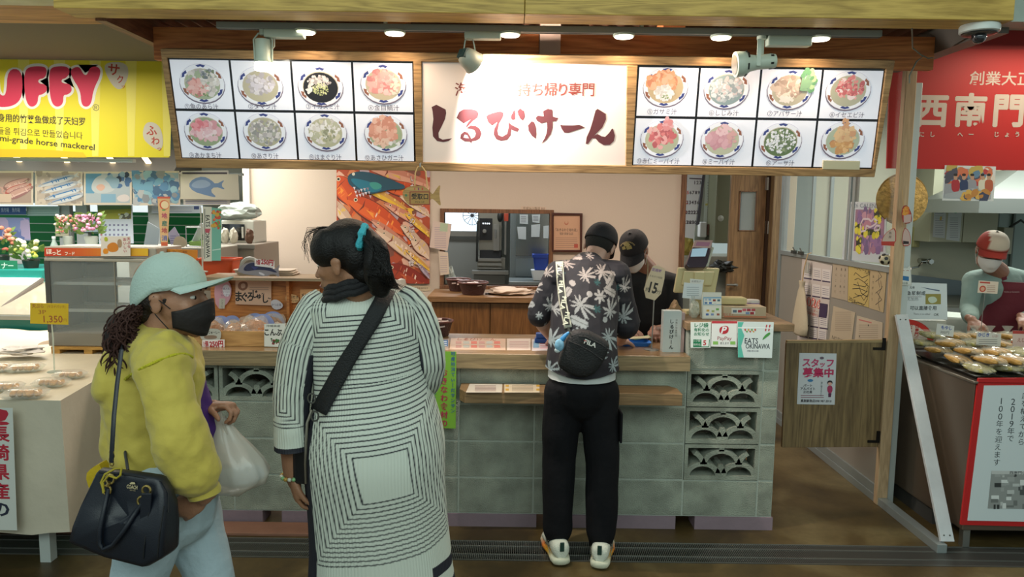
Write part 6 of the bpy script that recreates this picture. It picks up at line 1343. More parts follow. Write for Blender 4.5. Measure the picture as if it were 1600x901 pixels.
# == things on the partition (left-facing)
PL = LF(PX+.0115)
def pcard(n, lab, cat, cs, col, fn=lambda a: None, th=.003, pl=None, group=None): return card(n, lab, cat, pl or PL, cs, col, fn, th=th, group=group)
def f(a):
 def mon(x, y, w, h, sl): 
  a.poly([(x, y),(x+w, y+sl),(x+w, y+h+sl),(x, y+h)], '#d0cac6', px=True); a.poly([(x, y+h-2),(x+w, y+h-2+sl),(x+w, y+h+sl),(x, y+h)], '#3a2c4c', px=True)
  for k in range(4): a.poly([(x+1.5, y+4+k*3),(x+w-1.5, y+4+k*3+sl),(x+w-1.5, y+4.9+k*3+sl),(x+1.5, y+4.9+k*3)], '#8a8490', px=True)
 for r_, (y, x0_) in enumerate(((415,1256),(441,1255),(488,1252),(508,1250))):
  for c_ in range(3): mon(x0_+c_*14.5, y+c_*2.4,12.5,20 if r_ < 3 else 18,1.8)
 for k, ch in enumerate('2026'): a.ptext(ch, 1257+k*7.6,469+k*1.8,14, '#c83a2a', bold=.07, w=6.6); 
 for k, ch in enumerate('2026'): a.ptext(ch, 1257+k*7.6,469+k*1.8,14, '#e8d8cc', bold=-.005, w=3.6)
 a.poly([(1282,473),(1294,475),(1292,497),(1280,495)], '#3a2c4c', px=True)
 for k, t_ in enumerate(('カレンダー', '琉球銀行')): a.ptext(t_, 1269,484+k*6,4.5, '#c05a4a', w=20)
o = pcard('year_calendar', 'tall 2026 year calendar sheet on the grey partition behind the hanging bag', 'calendar', [(1254,404),(1301,415),(1291,547),(1246,535)], '#c2b8b2', f)
def f(a):
 W1 = '#2e2a26'
 a.ptext('しるびけーん様', 1345,420,8, W1, w=30, rot=-.15)
 for k in range(7): a.line([a.p.uv(1332+random.uniform(-2,6),430+k*7), a.p.uv(1340+random.uniform(-4,8),428+k*7+random.uniform(-3,5)), a.p.uv(1350+random.uniform(-5,5),434+k*7), a.p.uv(1356,430+k*6)],.004, W1)
 a.line([a.p.uv(1340,440), a.p.uv(1346,458), a.p.uv(1356,464), a.p.uv(1358,448), a.p.uv(1350,440)],.005, W1); a.ptext('2018.12.20', 1338,472,6, W1, w=24, rot=-.15)
def g1(a):
 for x in (1307,1315,1321): a.pvtext('真心こめて', x, 420+(x-1307)*.1,4.5,9, '#3a342e'); 
def g2(a):
 for k in range(6): a.line([a.p.uv(1370+(k*3) % 12,420+k*9), a.p.uv(1378-(k*5) % 10,432+k*9), a.p.uv(1368+(k*7) % 14,440+k*9)],.004, '#4a443c')
 a.pvtext('ありがとう', 1365,432,4.5,9, '#3a342e')
pcard('autograph_board', 'beige board with a vertical signature, left of three boards on the partition', 'autograph board', [(1302,403),(1326,409),(1325,470),(1300,464)], '#a99b86', g1, group='autograph boards on the partition')
pcard('autograph_board', 'yellowish board with a scribbled signature and a date, middle of three on the partition', 'autograph board', [(1326.5,409),(1360,413),(1358,480),(1325.5,471)], '#b8a262', f, group='autograph boards on the partition')
pcard('autograph_board', 'beige board with looping signature, right of three beside the pale post', 'autograph board', [(1360.5,413),(1387,416),(1381,488),(1358.5,481)], '#b09c78', g2, group='autograph boards on the partition')
pcard('pinned_document', 'beige printed document low on the partition right of the year calendar', 'sheet', [(1303,478),(1337,488),(1330,545),(1296,535)], '#b5a68e', lambda a: (lines(a, 1305,487,1330,515,10, '#948674'), a.ptext('NOTICE', 1310,530,6, '#4a4238', w=20)))
pcard('pinned_document', 'beige document with a pink heading low on the partition beside the pale post', 'sheet', [(1340,493),(1380,504),(1378,548),(1335,545)], '#b8aa94', lambda a: (a.poly([(1342,498),(1362,503),(1362,505),(1342,500)], '#b8706a', px=True), lines(a, 1342,507,1372,530,8, '#958876'), a.circ(*a.p.uv(1357,508),.006, '#332c28'), a.circ(*a.p.uv(1343,525),.006, '#332c28')))
# CALENDAR poster on the glass above the rail
PG = LF(PX+.014)
def f(a):
 a.ptext('2026 CALENDAR', 1355,321,7, '#5a6a78', w=60, rot=-.02)
 a.poly([(1337,327),(1383,328),(1380,393),(1334,392)], '#8a6a80', px=True)
 us = a.p.uv(1338,390); ue = a.p.uv(1380,330)
 a.blobs(us[0], us[1], ue[0], ue[1],120,.03,['#9a7088', '#7a5f8c', '#a8788a', '#8a6a94', '#b08898', '#6a5a80'],3)
 for (x0_, y0_, x1_, y1_) in ((1366,328,1378,345),(1336,350,1346,362),(1346,358,1376,367),(1338,372,1346,392)):
  p_, q_ = a.p.uv(x0_, y1_), a.p.uv(x1_, y0_); a.poly([(x0_, y0_),(x1_, y0_),(x1_, y1_),(x0_, y1_)], '#2c3020', px=True); a.blobs(p_[0], p_[1], q_[0], q_[1],18,.02,['#b8b02c', '#c8c040', '#5a6a20'],4)
 for pts in ([(1346,362),(1345,350),(1349,342),(1358,342),(1362,346),(1366,341),(1372,346),(1367,351),(1360,355),(1354,352),(1353,360),(1348,361)],[(1366,358),(1370,352),(1376,353),(1374,359),(1368,360)]):
  a.line([a.p.uv(*p) for p in pts+[pts[0]]],.012, '#c8bcc4')
pcard('picture_calendar', 'white wall calendar with a mauve floral animal picture hung on the glass partition', 'calendar', [(1325,315),(1386,316),(1384,411),(1316,405)], '#b3bcc2', f, pl=PG)
# hanging cloth bag, soccer ball, clips
q = at(1252,482,5.1); q = atx(1249,482, PX-.06)
t = thing('cloth_bag', 'cream drawstring cloth bag hanging from the partition rail left of the year calendar', 'bag', q)
b = MB(); zt_ = atx(1247,437, PX-.05).z; zb_ = atx(1247,522, PX-.05).z; yc = q.y; rings = []
for k, (h, w_) in enumerate(((0,.06),(.04,.085),(.15,.095),(.35,.085),(.6,.06),(.82,.035),(.90,.016),(.95,.026),(1,.03))):
 rings.append([Vector((PX-.05+.045*(.4+w_*6)*math.sin(a_)*.7, yc+w_*1.35*math.cos(a_)*(1+.06*math.sin(5*a_)), zb_+(zt_-zb_)*h)) for a_ in [i*2*math.pi/24 for i in range(24)]])
b.loft(rings); b.build('bag_body', mat('cream_cloth', '#b9ad94', .9, bump=.2), t, smooth=True, ang=80)
b = MB(); zr = 1.40; b.tube([(PX-.05, yc, zt_-.02),(PX-.045, yc-.01, zt_+.1),(PX-.02, yc-.0, zr),(PX+.005, yc, zr+.008)],.004,6); b.build('drawstring', mat('pale_rope', '#b89a6a', .8), t)
b = MB(); b.box((PX-.03, yc-.03,1.26),(PX-.016, yc+.02,1.345)); b.build('clip', mat('white_clip', '#b4b2aa', .4), t, bevel=.004)
q = atx(1382,405, PX-.025)
t = thing('toy_ball', 'small black and white toy football on the partition rail beside the pale post', 'ball', q)
b = MB(); c0 = Vector((PX-.02, q.y, q.z)); b.ell(c0,.034,.034,.034); b.build('ball_body', mat('cream_ball', '#bfb496', .5), t, smooth=True)
b = MB()
for dv in ((-.3,-.9,.2),(-.9,.1,.3),(-.8,-.5,-.5),(0,-.4,.9),(.3,-.9,-.5),(-.5,-.3,.8)):
 d_ = Vector(dv).normalized(); s_ = d_.cross(Vector((0,0,1))).normalized(); b.cyl(c0+d_*.031, c0+d_*.0352,.012,.011, n=5)
b.build('black_patch', mat('black_patch', '#16140f', .5), t)
for k, px in enumerate((1241,1252)):
 q = atx(px, 390+k, PX-.01); b = MB(); b.obox((PX-.012, q.y, 1.398),(0,1,0),(1,0,0),(0,0,1),.025,.014,.012); b.cyl((PX-.012, q.y-.02,1.405),(PX-.012, q.y+.02,1.43),.005); tag(b.build('wire_clip', DSTEEL), 'small metal clip on the partition rail, %s of two' % ('farther' if k == 0 else 'nearer'), 'clip', 'metal clips on the partition rail')
# straw hat and paper charms on the post
Y = 4.12
c = at(1409,311, Y+.01)
cH = Vector((at(1409,311,4.33).x, 4.33, at(1409,311,4.33).z)); dirn = Vector((0,-1,.05)).normalized(); t = thing('straw_hat', 'round woven straw hat hanging behind the pale post', 'hat', cH)
b = MB(); b.lathe(cH, [(.145,-.0),(.15,.006),(.12,.02),(.07,.045),(.02,.06),(.001,.061)],40, axis=dirn); b.build('brim', mat('woven_straw', '#c09c58', .8, bump=1.5, bscale=60, var=.35, vscale=35), t, smooth=True)
b = MB(); b.tube([cH+Vector((.145*math.cos(k*math.pi/16),0,.145*math.sin(k*math.pi/16))) for k in range(33)],.006,8); b.build('rim_band', mat('straw_band', '#8d7038', .8), t, smooth=True)
Dp = FP(4.1545)
def f(a):
 a.poly([(1392,338),(1403,336),(1404,350),(1394,352)], '#c0b0a4', px=True)
ocard('red_edged_card', 'pale fan-shaped card with a red edge hanging left of the pale post', 'card', Dp, rnd([(1376,383),(1379,370),(1388,360),(1400,355),(1400,383)],1), '#c9b0a0', lambda a: (a.poly([(1377,377),(1398,377),(1397,384),(1377,383)], '#b83a2c', px=True), a.pvtext('魚屋', 1391,364,4.5,6, '#4a2a24')), edge='#b03a30')
ocard('red_edged_card', 'pale fan-shaped card with a red edge and black mark right of the pale post', 'card', Dp, rnd([(1418,354),(1417,383),(1422,384),(1422,370),(1420,358)],0)+[] if False else rnd([(1412,354),(1420,360),(1423,372),(1422,384),(1408,384)],1), '#c4a8a0', lambda a: a.poly([(1411,376),(1420,377),(1420,381),(1411,381)], '#2a1c20', px=True), edge='#b03a30')
ocard('red_figure_charm', 'red and cream paper charm hanging under the straw hat', 'charm', FP(4.09), rnd([(1410,322),(1417,320),(1422,328),(1425,338),(1424,348),(1412,350),(1408,336)],1), '#b8483a', lambda a: (a.poly([(1412,335),(1424,335),(1423,347),(1412,348)], '#c8a8a0', px=True), a.blobs(*a.p.uv(1411,334), *a.p.uv(1421,323),10,.012,['#d87a2c', '#e09a3c'],3)), edge='#8a2820')
b = MB(); b.tube([at(1410,296,4.12), at(1412,322,4.105), at(1410,355,4.11)],.002,5)
b.build('hanging_string', mat('pale_rope', '#b89a6a', .8), bpy.data.objects['straw_hat'])
# lucky cat card: plain white cat outline with blue cloth
ocard('cat_shaped_card', 'small white cat-shaped card with a blue panel on the white jamb', 'card', FP(4.16),[(1404,420),(1406,414),(1409,418),(1418,418),(1422,414),(1423,422),(1424,436),(1424,446),(1403,445),(1404,434)], '#cfd2cc', lambda a: (a.poly([(1407,430),(1420,432),(1420,439),(1407,437)], '#2c6a9c', px=True), a.line([a.p.uv(1409,423), a.p.uv(1411,422), a.p.uv(1413,423)],.003, '#a04a4a'), a.line([a.p.uv(1416,423), a.p.uv(1418,422), a.p.uv(1420,423)],.003, '#a04a4a'), a.ptext('招福', 1414,442,4, '#3a4a3a')), edge='#b8bab4')
# == RIGHT STALL COUNTER
X0 = at(1527,592,3.58).x; RT = .865
t = thing('steel_counter', 'brown-grey stainless steel counter of the right stall', 'counter', (X0,3.6,0))
BS = mat('warm_brushed_steel', '#77695c', .38,.75, bump=.05, bscale=12)
LXB = at(1440,545,4.32).x
b = MB(); b.frustum([(X0,3.60,.10),(4.6,3.60,.10),(4.6,4.55,.10),(X0-.02,4.55,.10)],[(X0,3.60, RT),(4.6,3.60, RT),(4.6,4.55, RT),(X0-.02,4.55, RT)]); b.build('cabinet_body', BS, t, bevel=.004)
b = MB(); b.box((X0-.012,3.585, RT),(4.6,4.58, RT+.012)); b.build('steel_top', mat('steel_top', '#8b8276', .3,.8), t, bevel=.003)
for x in (X0+.02,3.6):
 b = MB(); b.box((x, 3.62,0),(x+.035,3.655,.10)); b.build('leg', STEEL, t)
b = MB(); b.box((X0+.02,3.9,0),(4.6,4.5,.10)); b.build('plinth', mat('dark_plinth', '#3a3936', .7), t)
# red framed notice panel
Dp = FP(3.597); A_ = [(1527,590),(1700,589),(1700,823),(1499,818)]; I_ = [(1535,601),(1700,600),(1700,815),(1509,811)]
t = thing('red_framed_board', 'white notice board with a red frame on the front of the steel counter', 'notice board', (X0,3.59,.1))
b = MB(); b.prism(Dp, [Dp.uv(*p) for p in A_],0,.012, c='#b01414'); b.build('red_frame', PRINT, t, colors=True)
b = MB(); b.prism(Dp, [Dp.uv(*p) for p in I_],.0125,.014, c='#c6d0d2'); b.build('white_panel', PRINT, t, colors=True)
a = Art(Plane(Dp.pt(0,0,.0135), Dp.U, Dp.V)); K2 = '#33383c'
for k, ch in enumerate('100年を迎えます。'): a.ptext(ch, 1564.5-k*.9,626+k*12,10.5, K2, rot=(0 if ch != '。' else 0))
for k, ch in enumerate('2019年で'): a.ptext(ch, 1583-k*.9,627+k*11.5,10.5, K2)
for k, ch in enumerate('店を構えてから'): a.ptext(ch, 1602-k*1.1,618+k*12,10.5, K2)
a.poly([(1549,735),(1640,736),(1640,795),(1543,794)], '#8a8e8c', px=True)
rd = random.Random(2)
for k in range(46): x, y = rd.uniform(1546,1620), rd.uniform(738,790); w_, h_ = rd.uniform(3,12), rd.uniform(2,9); a.poly([(x, y),(x+w_, y),(x+w_, y+h_),(x, y+h_)], rd.choice(['#2e3232', '#4a4e4e', '#b4b8b6', '#6a6e6c', '#989c9a', '#d0d4d2']), px=True); a.L -= .9
a.poly([(1549,735),(1640,736),(1640,741),(1549,740)], '#b9bcba', px=True); a.ptext('西南門小', 1590,738,4.5, '#33383c', w=26, bold=.03)
a.build('printing', t)
# trays of wrapped fish cakes
TR = RT+.0125
t = thing('black_tray', 'black tray edge under the heap of wrapped fish cakes on the steel counter', 'tray', (X0+.4,3.9, TR))
b = MB(); b.frustum([(X0+.03,3.63, TR),(4.3,3.63, TR),(4.3,4.34, TR),(X0+.05,4.34, TR)],[(X0+.01,3.61, TR+.02),(4.3,3.61, TR+.02),(4.3,4.36, TR+.02),(X0+.03,4.36, TR+.02)]); b.build('tray_body', mat('black_tray_plastic', '#101010', .35), t)
CAKE = mat('golden_fish_cake', '#a9823c', .55, bump=.8, bscale=50, var=.35, vscale=25); CAKEG = mat('green_flecked_cake', '#8d8648', .6, bump=.8, bscale=60, var=.35, vscale=30); CAKER = mat('red_orange_cake', '#b85a30', .5, bump=.6, bscale=50, var=.4, vscale=18)
FILM2 = mat('clear_bag_film', '#eef0e2', .05, alpha=.20, coat=1)
protos = {}
def cakebag(kind, m):
 p = thing('fish_cake_bag', 'x', 'food pack', (0,0,0), 'bags of fish cakes heaped on the steel counter'); rd = random.Random(kind)
 for k in range(4):
  bm = bmesh.new(); bmesh.ops.create_icosphere(bm, subdivisions=3, radius=1)
  for v in bm.verts:
   d_ = 1+.15*noise.noise(v.co*2+Vector((k*4+kind, 0,0))); v.co = Vector((v.co.x*.02*d_-.036+.024*k, v.co.y*.065*d_+rd.uniform(-.004,.004), v.co.z*.016*d_+.018))
  me = bpy.data.meshes.new('fish_cake'); bm.to_mesh(me); bm.free(); me.materials.append(m); me.polygons.foreach_set('use_smooth', [True]*len(me.polygons)); o = bpy.data.objects.new('fish_cake', me); C.objects.link(o); o.parent = p
 o = crumple('film', None, None, (0,0,.02),(.058,.082,.021), FILM2, kind+2,.25, parent=p, sub=3)
 return p
pr = [cakebag(1, CAKE), cakebag(2, CAKEG), cakebag(3, CAKER)]
where = ['front row', 'second row', 'third row', 'back row']
n_ = 0; rd = random.Random(11); used = [False]*3
for r_ in range(4):
 for c_ in range(6):
  for l_ in range(2 if r_ < 3 else 2):
   x = X0+.09+c_*.142+rd.uniform(-.006,.006)+l_*.05; y = 3.71+r_*.175+rd.uniform(-.006,.006); z = TR+.022+l_*.044+r_*.012
   k = 2 if (c_ >= 3 and r_ in (1,2)) else (1 if (r_ == 0 and l_ == 0) or (c_+r_) % 4 == 3 else 0)
   if not used[k]: c = pr[k]; used[k] = True
   else: c = copy_tree(pr[k])
   c.location = (x, y, z); c.rotation_euler = (rd.uniform(-.12,.12), rd.uniform(-.15,.15), rd.uniform(-.25,.25)+.2)
   c['label'] = '%s fish cakes in a clear bag, %s of heap, %s from left, %s layer' % (['golden', 'green-flecked', 'red-orange'][k], where[r_],['first', 'second', 'third', 'fourth', 'fifth', 'sixth'][c_],['lower', 'upper'][l_])
for i, px in enumerate((1521,1544,1572)):
 Y = 4.40; q = at(px, 540, Y); t = thing('tied_bag', 'tied clear bag of brown fried balls behind the fish cake heap, %s of three' % ['leftmost', 'middle', 'rightmost'][i], 'food pack', (q.x, Y, TR), 'tied bags behind the fish cake heap')
 crumple('food', None, None, (q.x, Y, TR+.05),(.05,.04,.04), mat('brown_fried_balls', '#8a5a28', .6, bump=1, bscale=60, var=.4, vscale=30), i, .3, parent=t); crumple('film', None, None, (q.x, Y, TR+.058),(.062,.05,.055), FILM2, i+4,.3, parent=t)
 b = MB(); b.loft([[Vector((q.x+r_*math.cos(a_), Y+r_*.5*math.sin(a_), TR+z_)) for a_ in [j*math.pi/8 for j in range(16)]] for r_, z_ in ((.03,.10),(.008,.115),(.02,.135),(.035,.155))]); b.build('tied_neck', FILM2, t, smooth=True)
def tagcard(n, lab, cs, Y, col, fn, stickpx=None, zb=None): 
 o = card(n, lab, 'price card', FP(Y), cs, col, fn, th=.002, m=GLOSSY)
 return o
tagcard('price_card', 'white price card with blue letters at the left of the fish cake heap', [(1464,505),(1491,509),(1489,526),(1462,522)],4.05, '#c9cac4', lambda a: (a.ptext('もやし', 1479,512,6, '#2c4a9a', w=17, bold=.03, rot=-.1), a.ptext('300円', 1476,519,5, '#5a5a5a', w=14, rot=-.1)))
tagcard('price_card', 'white price card with blue letters in the middle of the fish cake heap', [(1526,518),(1564,521),(1563,541),(1525,538)],3.98, '#cbc8c0', lambda a: (a.ptext('ひじき', 1537,523,6, '#2c4a9a', w=17, bold=.03), a.ptext('いか', 1555,525,4.5, '#a04a4a', w=9), lines(a, 1529,530,1558,536,3, '#8a8a84')))
tagcard('price_card', 'white and red price card at the right edge of the photo over the heap', [(1582,516),(1616,517),(1616,546),(1582,545)],3.98, '#d0b8ae', lambda a: (a.poly([(1582,516),(1616,517),(1616,522),(1582,521)], '#a83a34', px=True), a.ptext('えび', 1596,531,7, '#8a3a34', w=13)))
Y = 4.35; q = at(1534,500, Y)
t = thing('price_card_on_stick', 'red and white price card on a thin wire in front of the red apron', 'price card', (q.x, Y, TR))
Dp = FP(Y-.004); b = MB(); b.prism(Dp, [Dp.uv(*p) for p in ((1529,438),(1560,440),(1558,459),(1527,457))],0,.002, c='#ccbfae'); b.build('card', PRINT, t, colors=True)
a = Art(Plane(Dp.pt(0,0,.0015), Dp.U, Dp.V)); a.poly([(1531,439.5),(1547,440.5),(1547,443),(1531,442)], '#b0483c', px=True); a.circ(*Dp.uv(1535,451),.019, '#b0402c'); a.circ(*Dp.uv(1535,451),.012, '#c89a80'); lines(a, 1542,446,1555,455,4, '#9a7a6c'); a.build('printing', t)
b = MB(); b.tube([(q.x, Y, TR), at(1535,490, Y), at(1539,459, Y), at(1542,453, Y)],.0022,6); b.build('wire_stand', STEEL, t)
# half-round red shop sign
Y = 4.42
o = ocard('half_round_sign', 'half-round red and white sign with red characters on the steel counter', 'sign', FP(Y),[(1414,532),(1414,502)]+[(1414+43*math.sin(R(k*9)),532-34*math.cos(R(k*9))) for k in range(0,11)], '#c0281c', lambda a: (a.poly([(1415,531),(1415,506)]+[(1415+34*math.sin(R(k*9)),531-25*math.cos(R(k*9))) for k in range(0,11)], '#cfc0b4', px=True), a.pvtext('西南門小', 1433,509,6,6.4, '#a8281c', bold=.04), a.pvtext('カマボコ屋', 1423,508,5.5,5.6, '#a8281c', bold=.04)), th=.012, edge='#a8281c')
# white paper notice
def f(a):
 a.ptext('无骨', 1425,449,4, K, w=8); a.poly([(1438,448),(1468,453),(1468,455),(1452,452)], '#5a6a80', px=True)
 for k, ch in enumerate('鱼浆制成'): a.ptext(ch, 1420+k*7.5,458,6.5, '#22242a', bold=.02)
 a.ptext('无加热', 1426,467,5.5, '#7a8084', w=18); lines(a, 1417,463,1440,464,1, '#8a8a8a')
 a.poly([(1446,459),(1470,459),(1470,475),(1446,475)], '#8a8444', px=True); a.poly(rnd([(1448,465),(1460,462),(1466,470),(1454,475)]), '#b4c4b4', px=True)
 for k, ch in enumerate('可以直接食用'): a.ptext(ch, 1425+k*7,481,6.5, '#22242a', bold=.02)
 a.ptext('There is no added', 1440,490,3, '#6a7078', w=26); a.ptext('OK', 1463,491,4, K)
card('paper_notice', 'white paper notice with a small green picture beside the white jamb', 'notice', FP(4.40),[(1414,441),(1479,443),(1480,499),(1412,498)], '#c3ced2', f, th=.003)
b = MB(); q = at(1446,520,4.47); b.box((at(1416,520,4.43).x, 4.43, TR),(at(1478,520,4.43).x, 4.55, at(1446,500,4.43).z)); tag(b.build('white_box', mat('white_plastic_box', '#a9a89c', .5), bevel=.006), 'whitish box behind the half-round red sign, holding up the paper notice', 'box')
b = MB(); b.obox(atz(1430,553, RT+.03)+Vector((0,0,.0)),(.6,-.6,-.25),(.6,.6,0),(0,0,1),.045,.008,.004); tag(b.build('wooden_stick', mat('pale_stick', '#b9ab90', .6), bevel=.001), 'short pale wooden stick at the left edge of the steel counter beside the brace', 'stick')
# group photo under the red banner
Y = 4.30
def f(a):
 a.poly([(1478,263),(1551,264),(1548,311),(1474,309)], '#8f9298', px=True); a.blobs(*a.p.uv(1480,282), *a.p.uv(1550,265),50,.03,['#a83a3c', '#5a7a94', '#b09a50', '#d0c8bc', '#4a4a58', '#c06a4a'],4)
 for x, c_ in ((1493, '#a02c34'),(1506, '#2c3a5c'),(1519, '#8a8c94'),(1535, '#c8c4b0'),(1545, '#a8583c')): a.poly(rnd([(x-7,284),(x-3,280),(x+3,280),(x+7,284),(x+6,300),(x-6,300)]), c_, px=True); a.poly(rnd([(x-3,273),(x+3,273),(x+3,281),(x-3,281)]), '#b08a72', px=True); a.poly(rnd([(x-3,271),(x+3,271),(x+3,275),(x-3,275)],1), '#2a2220', px=True)
 a.poly([(1476,303),(1520,294),(1548,300),(1548,311),(1474,309)], '#9aa0a4', px=True); a.blobs(*a.p.uv(1505,310), *a.p.uv(1545,300),16,.025,['#c0924a', '#b07a3c', '#3a4058', '#c8a050'],6)
card('group_photo', 'white-bordered photo of people in colourful clothes taped under the red banner', 'photo', FP(Y),[(1476,258),(1556,260),(1552,314),(1472,313)], '#c4c8c8', f)
# kitchen wall things of the right stall
RF = FP(RWY-.004)
t = thing('wall_cabinet', 'pale green-grey wall cabinet with two doors behind the right stall', 'cabinet', (at(1460,378, RWY).x, RWY, at(1500,380,6.9).z))
Yc = 6.85; x0_, x1_, x2_ = at(1456,300, Yc).x, at(1507,300, Yc).x, at(1561,300, Yc).x; z0_ = at(1500,378, Yc).z
PC = mat('pale_cabinet_paint', '#a3a48e', .45)
b = MB(); b.box((x0_, Yc, z0_),(x2_, RWY-.031,2.7)); b.build('carcass', PC, t)
b = MB(); b.box((x0_, Yc-.02, z0_+.0),(x1_-.004, Yc-.001,2.7)); b.build('cabinet_door', PC, t, bevel=.002); b = MB(); b.box((x1_+.004, Yc-.02, z0_),(x2_, Yc-.001,2.7)); b.build('cabinet_door', PC, t, bevel=.002)
for px in (1497,1516): q = at(px, 318, Yc-.03); b = MB(); b.box((q.x-.012, Yc-.045, q.z-.04),(q.x+.012, Yc-.021, q.z+.03)); b.build('door_catch', STEEL, t, bevel=.003)
card('wall_paper_sheet', 'upright printed sheet on the pale cabinet, left of two', 'sheet', FP(Yc-.022),[(1460,325),(1478,327),(1476,372),(1457,370)], '#b4babc', lambda a: (lines(a, 1461,333,1474,366,10, '#8a9096'), a.poly([(1469,338),(1472,338),(1471,344),(1468,344)], '#b89a4a', px=True)), group='printed sheets on the pale cabinet')
card('wall_paper_sheet', 'upright printed sheet with a green clip on the pale cabinet, right of two', 'sheet', FP(Yc-.022),[(1482,331),(1503,332),(1499,377),(1478,374)], '#b8c0c2', lambda a: (lines(a, 1484,340,1497,370,10, '#8a9096'), a.poly(rnd([(1489,326),(1497,326),(1496,333),(1490,333)]), '#3a8a6a', px=True)), group='printed sheets on the pale cabinet')
q = at(1446,371,6.95); b = MB(); b.box((q.x-.035,7.10, q.z-.10),(q.x+.035, RWY-.001, q.z+.10)); o = tag(b.build('switch_box', mat('olive_switch_box', '#8c8a5c', .5), bevel=.008), 'olive switch box on the wall left of the pale cabinet', 'switch box')
b = MB(); b.box((q.x-.085,7.15, q.z-.03),(q.x-.045, RWY-.001, q.z+.05)); tag(b.build('wall_outlet', mat('grey_outlet', '#55564e', .5), bevel=.004), 'small dark outlet beside the olive switch box', 'outlet')
q = at(1448,348,7.1); b = MB(); b.box((q.x-.025,7.12, q.z-.06),(q.x+.02, RWY-.001, q.z+.06)); b.cyl((q.x, 7.11, q.z+.06),(q.x+.12,7.09, q.z+.07),.006); tag(b.build('paper_holder', STEEL), 'metal bracket above the olive switch box', 'bracket')
q = at(1461,410,6.9); t = thing('wall_tap', 'chrome wall tap with a long spout behind the paper notice', 'tap', (q.x, RWY-.01, q.z))
b = MB(); CH = mat('chrome', '#b8b8b4', .15,1); b.cyl((q.x+.02, RWY-.001, q.z),(q.x+.02, RWY-.16, q.z),.025); b.cyl((q.x-.05, RWY-.14, q.z),(q.x+.06, RWY-.14, q.z),.02); b.build('tap_body', CH, t, smooth=True)
b = MB(); b.tube([(q.x-.04, RWY-.15, q.z-.01),(q.x-.10, RWY-.2, q.z-.05),(q.x-.19, RWY-.24, q.z-.06),(q.x-.19, RWY-.24, q.z-.08)],.009,8); b.build('spout', CH, t, smooth=True)
b = MB(); b.cyl((q.x+.03, RWY-.16, q.z),(q.x+.03, RWY-.19, q.z),.03,.025, n=6); b.build('tap_handle', CH, t)
t = thing('steel_sink', 'steel sink bench with a high back under the chrome wall tap', 'sink', (at(1500,450,6.4).x, 6.4,0))
b = MB(); xs0 = at(1440,440,6.4).x; b.add([(xs0, RWY-.06, at(1440,424,7.1).z),(at(1530,440,7.1).x, RWY-.06, at(1520,442,7.1).z),(at(1530,440,7.1).x, RWY-.06,.9),(xs0, RWY-.06,.9)],[(3,2,1,0)]); b.build('splash_back', mat('blue_grey_steel', '#6a7478', .4,.5), t, solid=.02)
b = MB(); b.box((xs0,6.3,.0),(at(1560,440,6.4).x+.5, RWY-.085,.92)); b.build('bench', mat('dull_sink_steel', '#65655c', .4,.6), t, bevel=.006)
b = MB(); b.box((xs0+.1,6.26,.78),(at(1560,440,6.4).x, 6.298,.90)); b.build('front_lip', STEEL, t)
t = thing('extractor_hood', 'grey steel extractor hood above the masked worker on the right', 'range hood', (at(1570,320,6.0).x, 6.0, at(1570,335,6.0).z))
b = MB(); z0_, z1_ = at(1570,333,5.9).z, at(1570,310,5.9).z; xq = at(1530,320,5.9).x
b.box((xq, 5.9, z0_),(xq+2,6.7, z1_)); b.add([(xq, 5.9, z1_+.0005),(xq+2,5.9, z1_+.0005),(xq+2,6.7, z1_+.0005),(xq, 6.7, z1_+.0005),(xq+.5,6.2, z1_+.25),(xq+2,6.2, z1_+.25),(xq+2,6.7, z1_+.25),(xq+.5,6.7, z1_+.25)],[(0,3,2,1),(4,5,6,7),(0,1,5,4),(1,2,6,5),(2,3,7,6),(3,0,4,7)]); b.build('hood_body', mat('pale_grey_steel', '#8f9490', .35,.6), t)
t = thing('wall_phone_box', 'grey equipment box with a dark curved cable right of the pale cabinet', 'box', (at(1576,375,6.6).x, 6.6, at(1576,390,6.6).z))
b = MB(); q = at(1576,372,6.9); b.box((q.x-.05,6.9, q.z-.15),(q.x+.04, RWY-.07, q.z+.10)); b.build('box_body', mat('cream_equipment_box', '#9c9c8a', .5), t, bevel=.006)
b = MB(); b.tube([(q.x+.02,6.93, q.z+.10),(q.x+.1,6.9, q.z+.17),(q.x+.2,6.9, q.z+.1),(q.x+.22,6.9, q.z-.3)],.012,8); b.build('cable', mat('dark_cable', '#2c302e', .5), t, smooth=True)
b = MB(); b.lathe((at(1486,490,5.5).x, 5.5,.0),[(.16,0),(.16,.80),(.18,.93),(.17,.95)],24); tag(b.build('white_bin', mat('white_bin_plastic', '#aeb4ac', .5), smooth=True), 'white round lidded tub behind the fish cake heap beside the paper notice', 'tub')
# == BACK ROOM things seen right of the pink wall
Yb = 6.75
def f(a):
 for r_ in range(5):
  for c_ in range(5):
   n__ = [['', '', '1', '2', '3'],['5', '6', '7', '8', '9'],['12', '13', '14', '15', '16'],['19', '20', '21', '22', '23'],['26', '27', '28', '29', '30']][r_][c_]
   if n__: a.ptext(n__, 1077+c_*4.3-r_*2.3,285+r_*15.5,5.5, '#b84a40' if c_ == 0 else '#45424c', bold=.03)
 a.poly([(1077,277.5),(1097,278.5),(1097,280.5),(1077,279.5)], '#4a4652', px=True)
card('month_calendar', 'long curling month calendar with red Sundays hanging right of the pink wall', 'calendar', FP(Yb),[(1075,262),(1099,262),(1090,318),(1084,373),(1061,369),(1068,315)], '#c4ccd2', f, th=.006)
b = MB(); Dp = FP(Yb-.001); b.prism(Dp, [Dp.uv(*p) for p in ((1099,262),(1103,262),(1093,350),(1088,352))],-.02,0); tag(b.build('calendar_roll', mat('slate_binding', '#3c3e48', .5)), 'dark edge of folded sheets behind the month calendar', 'sheets')
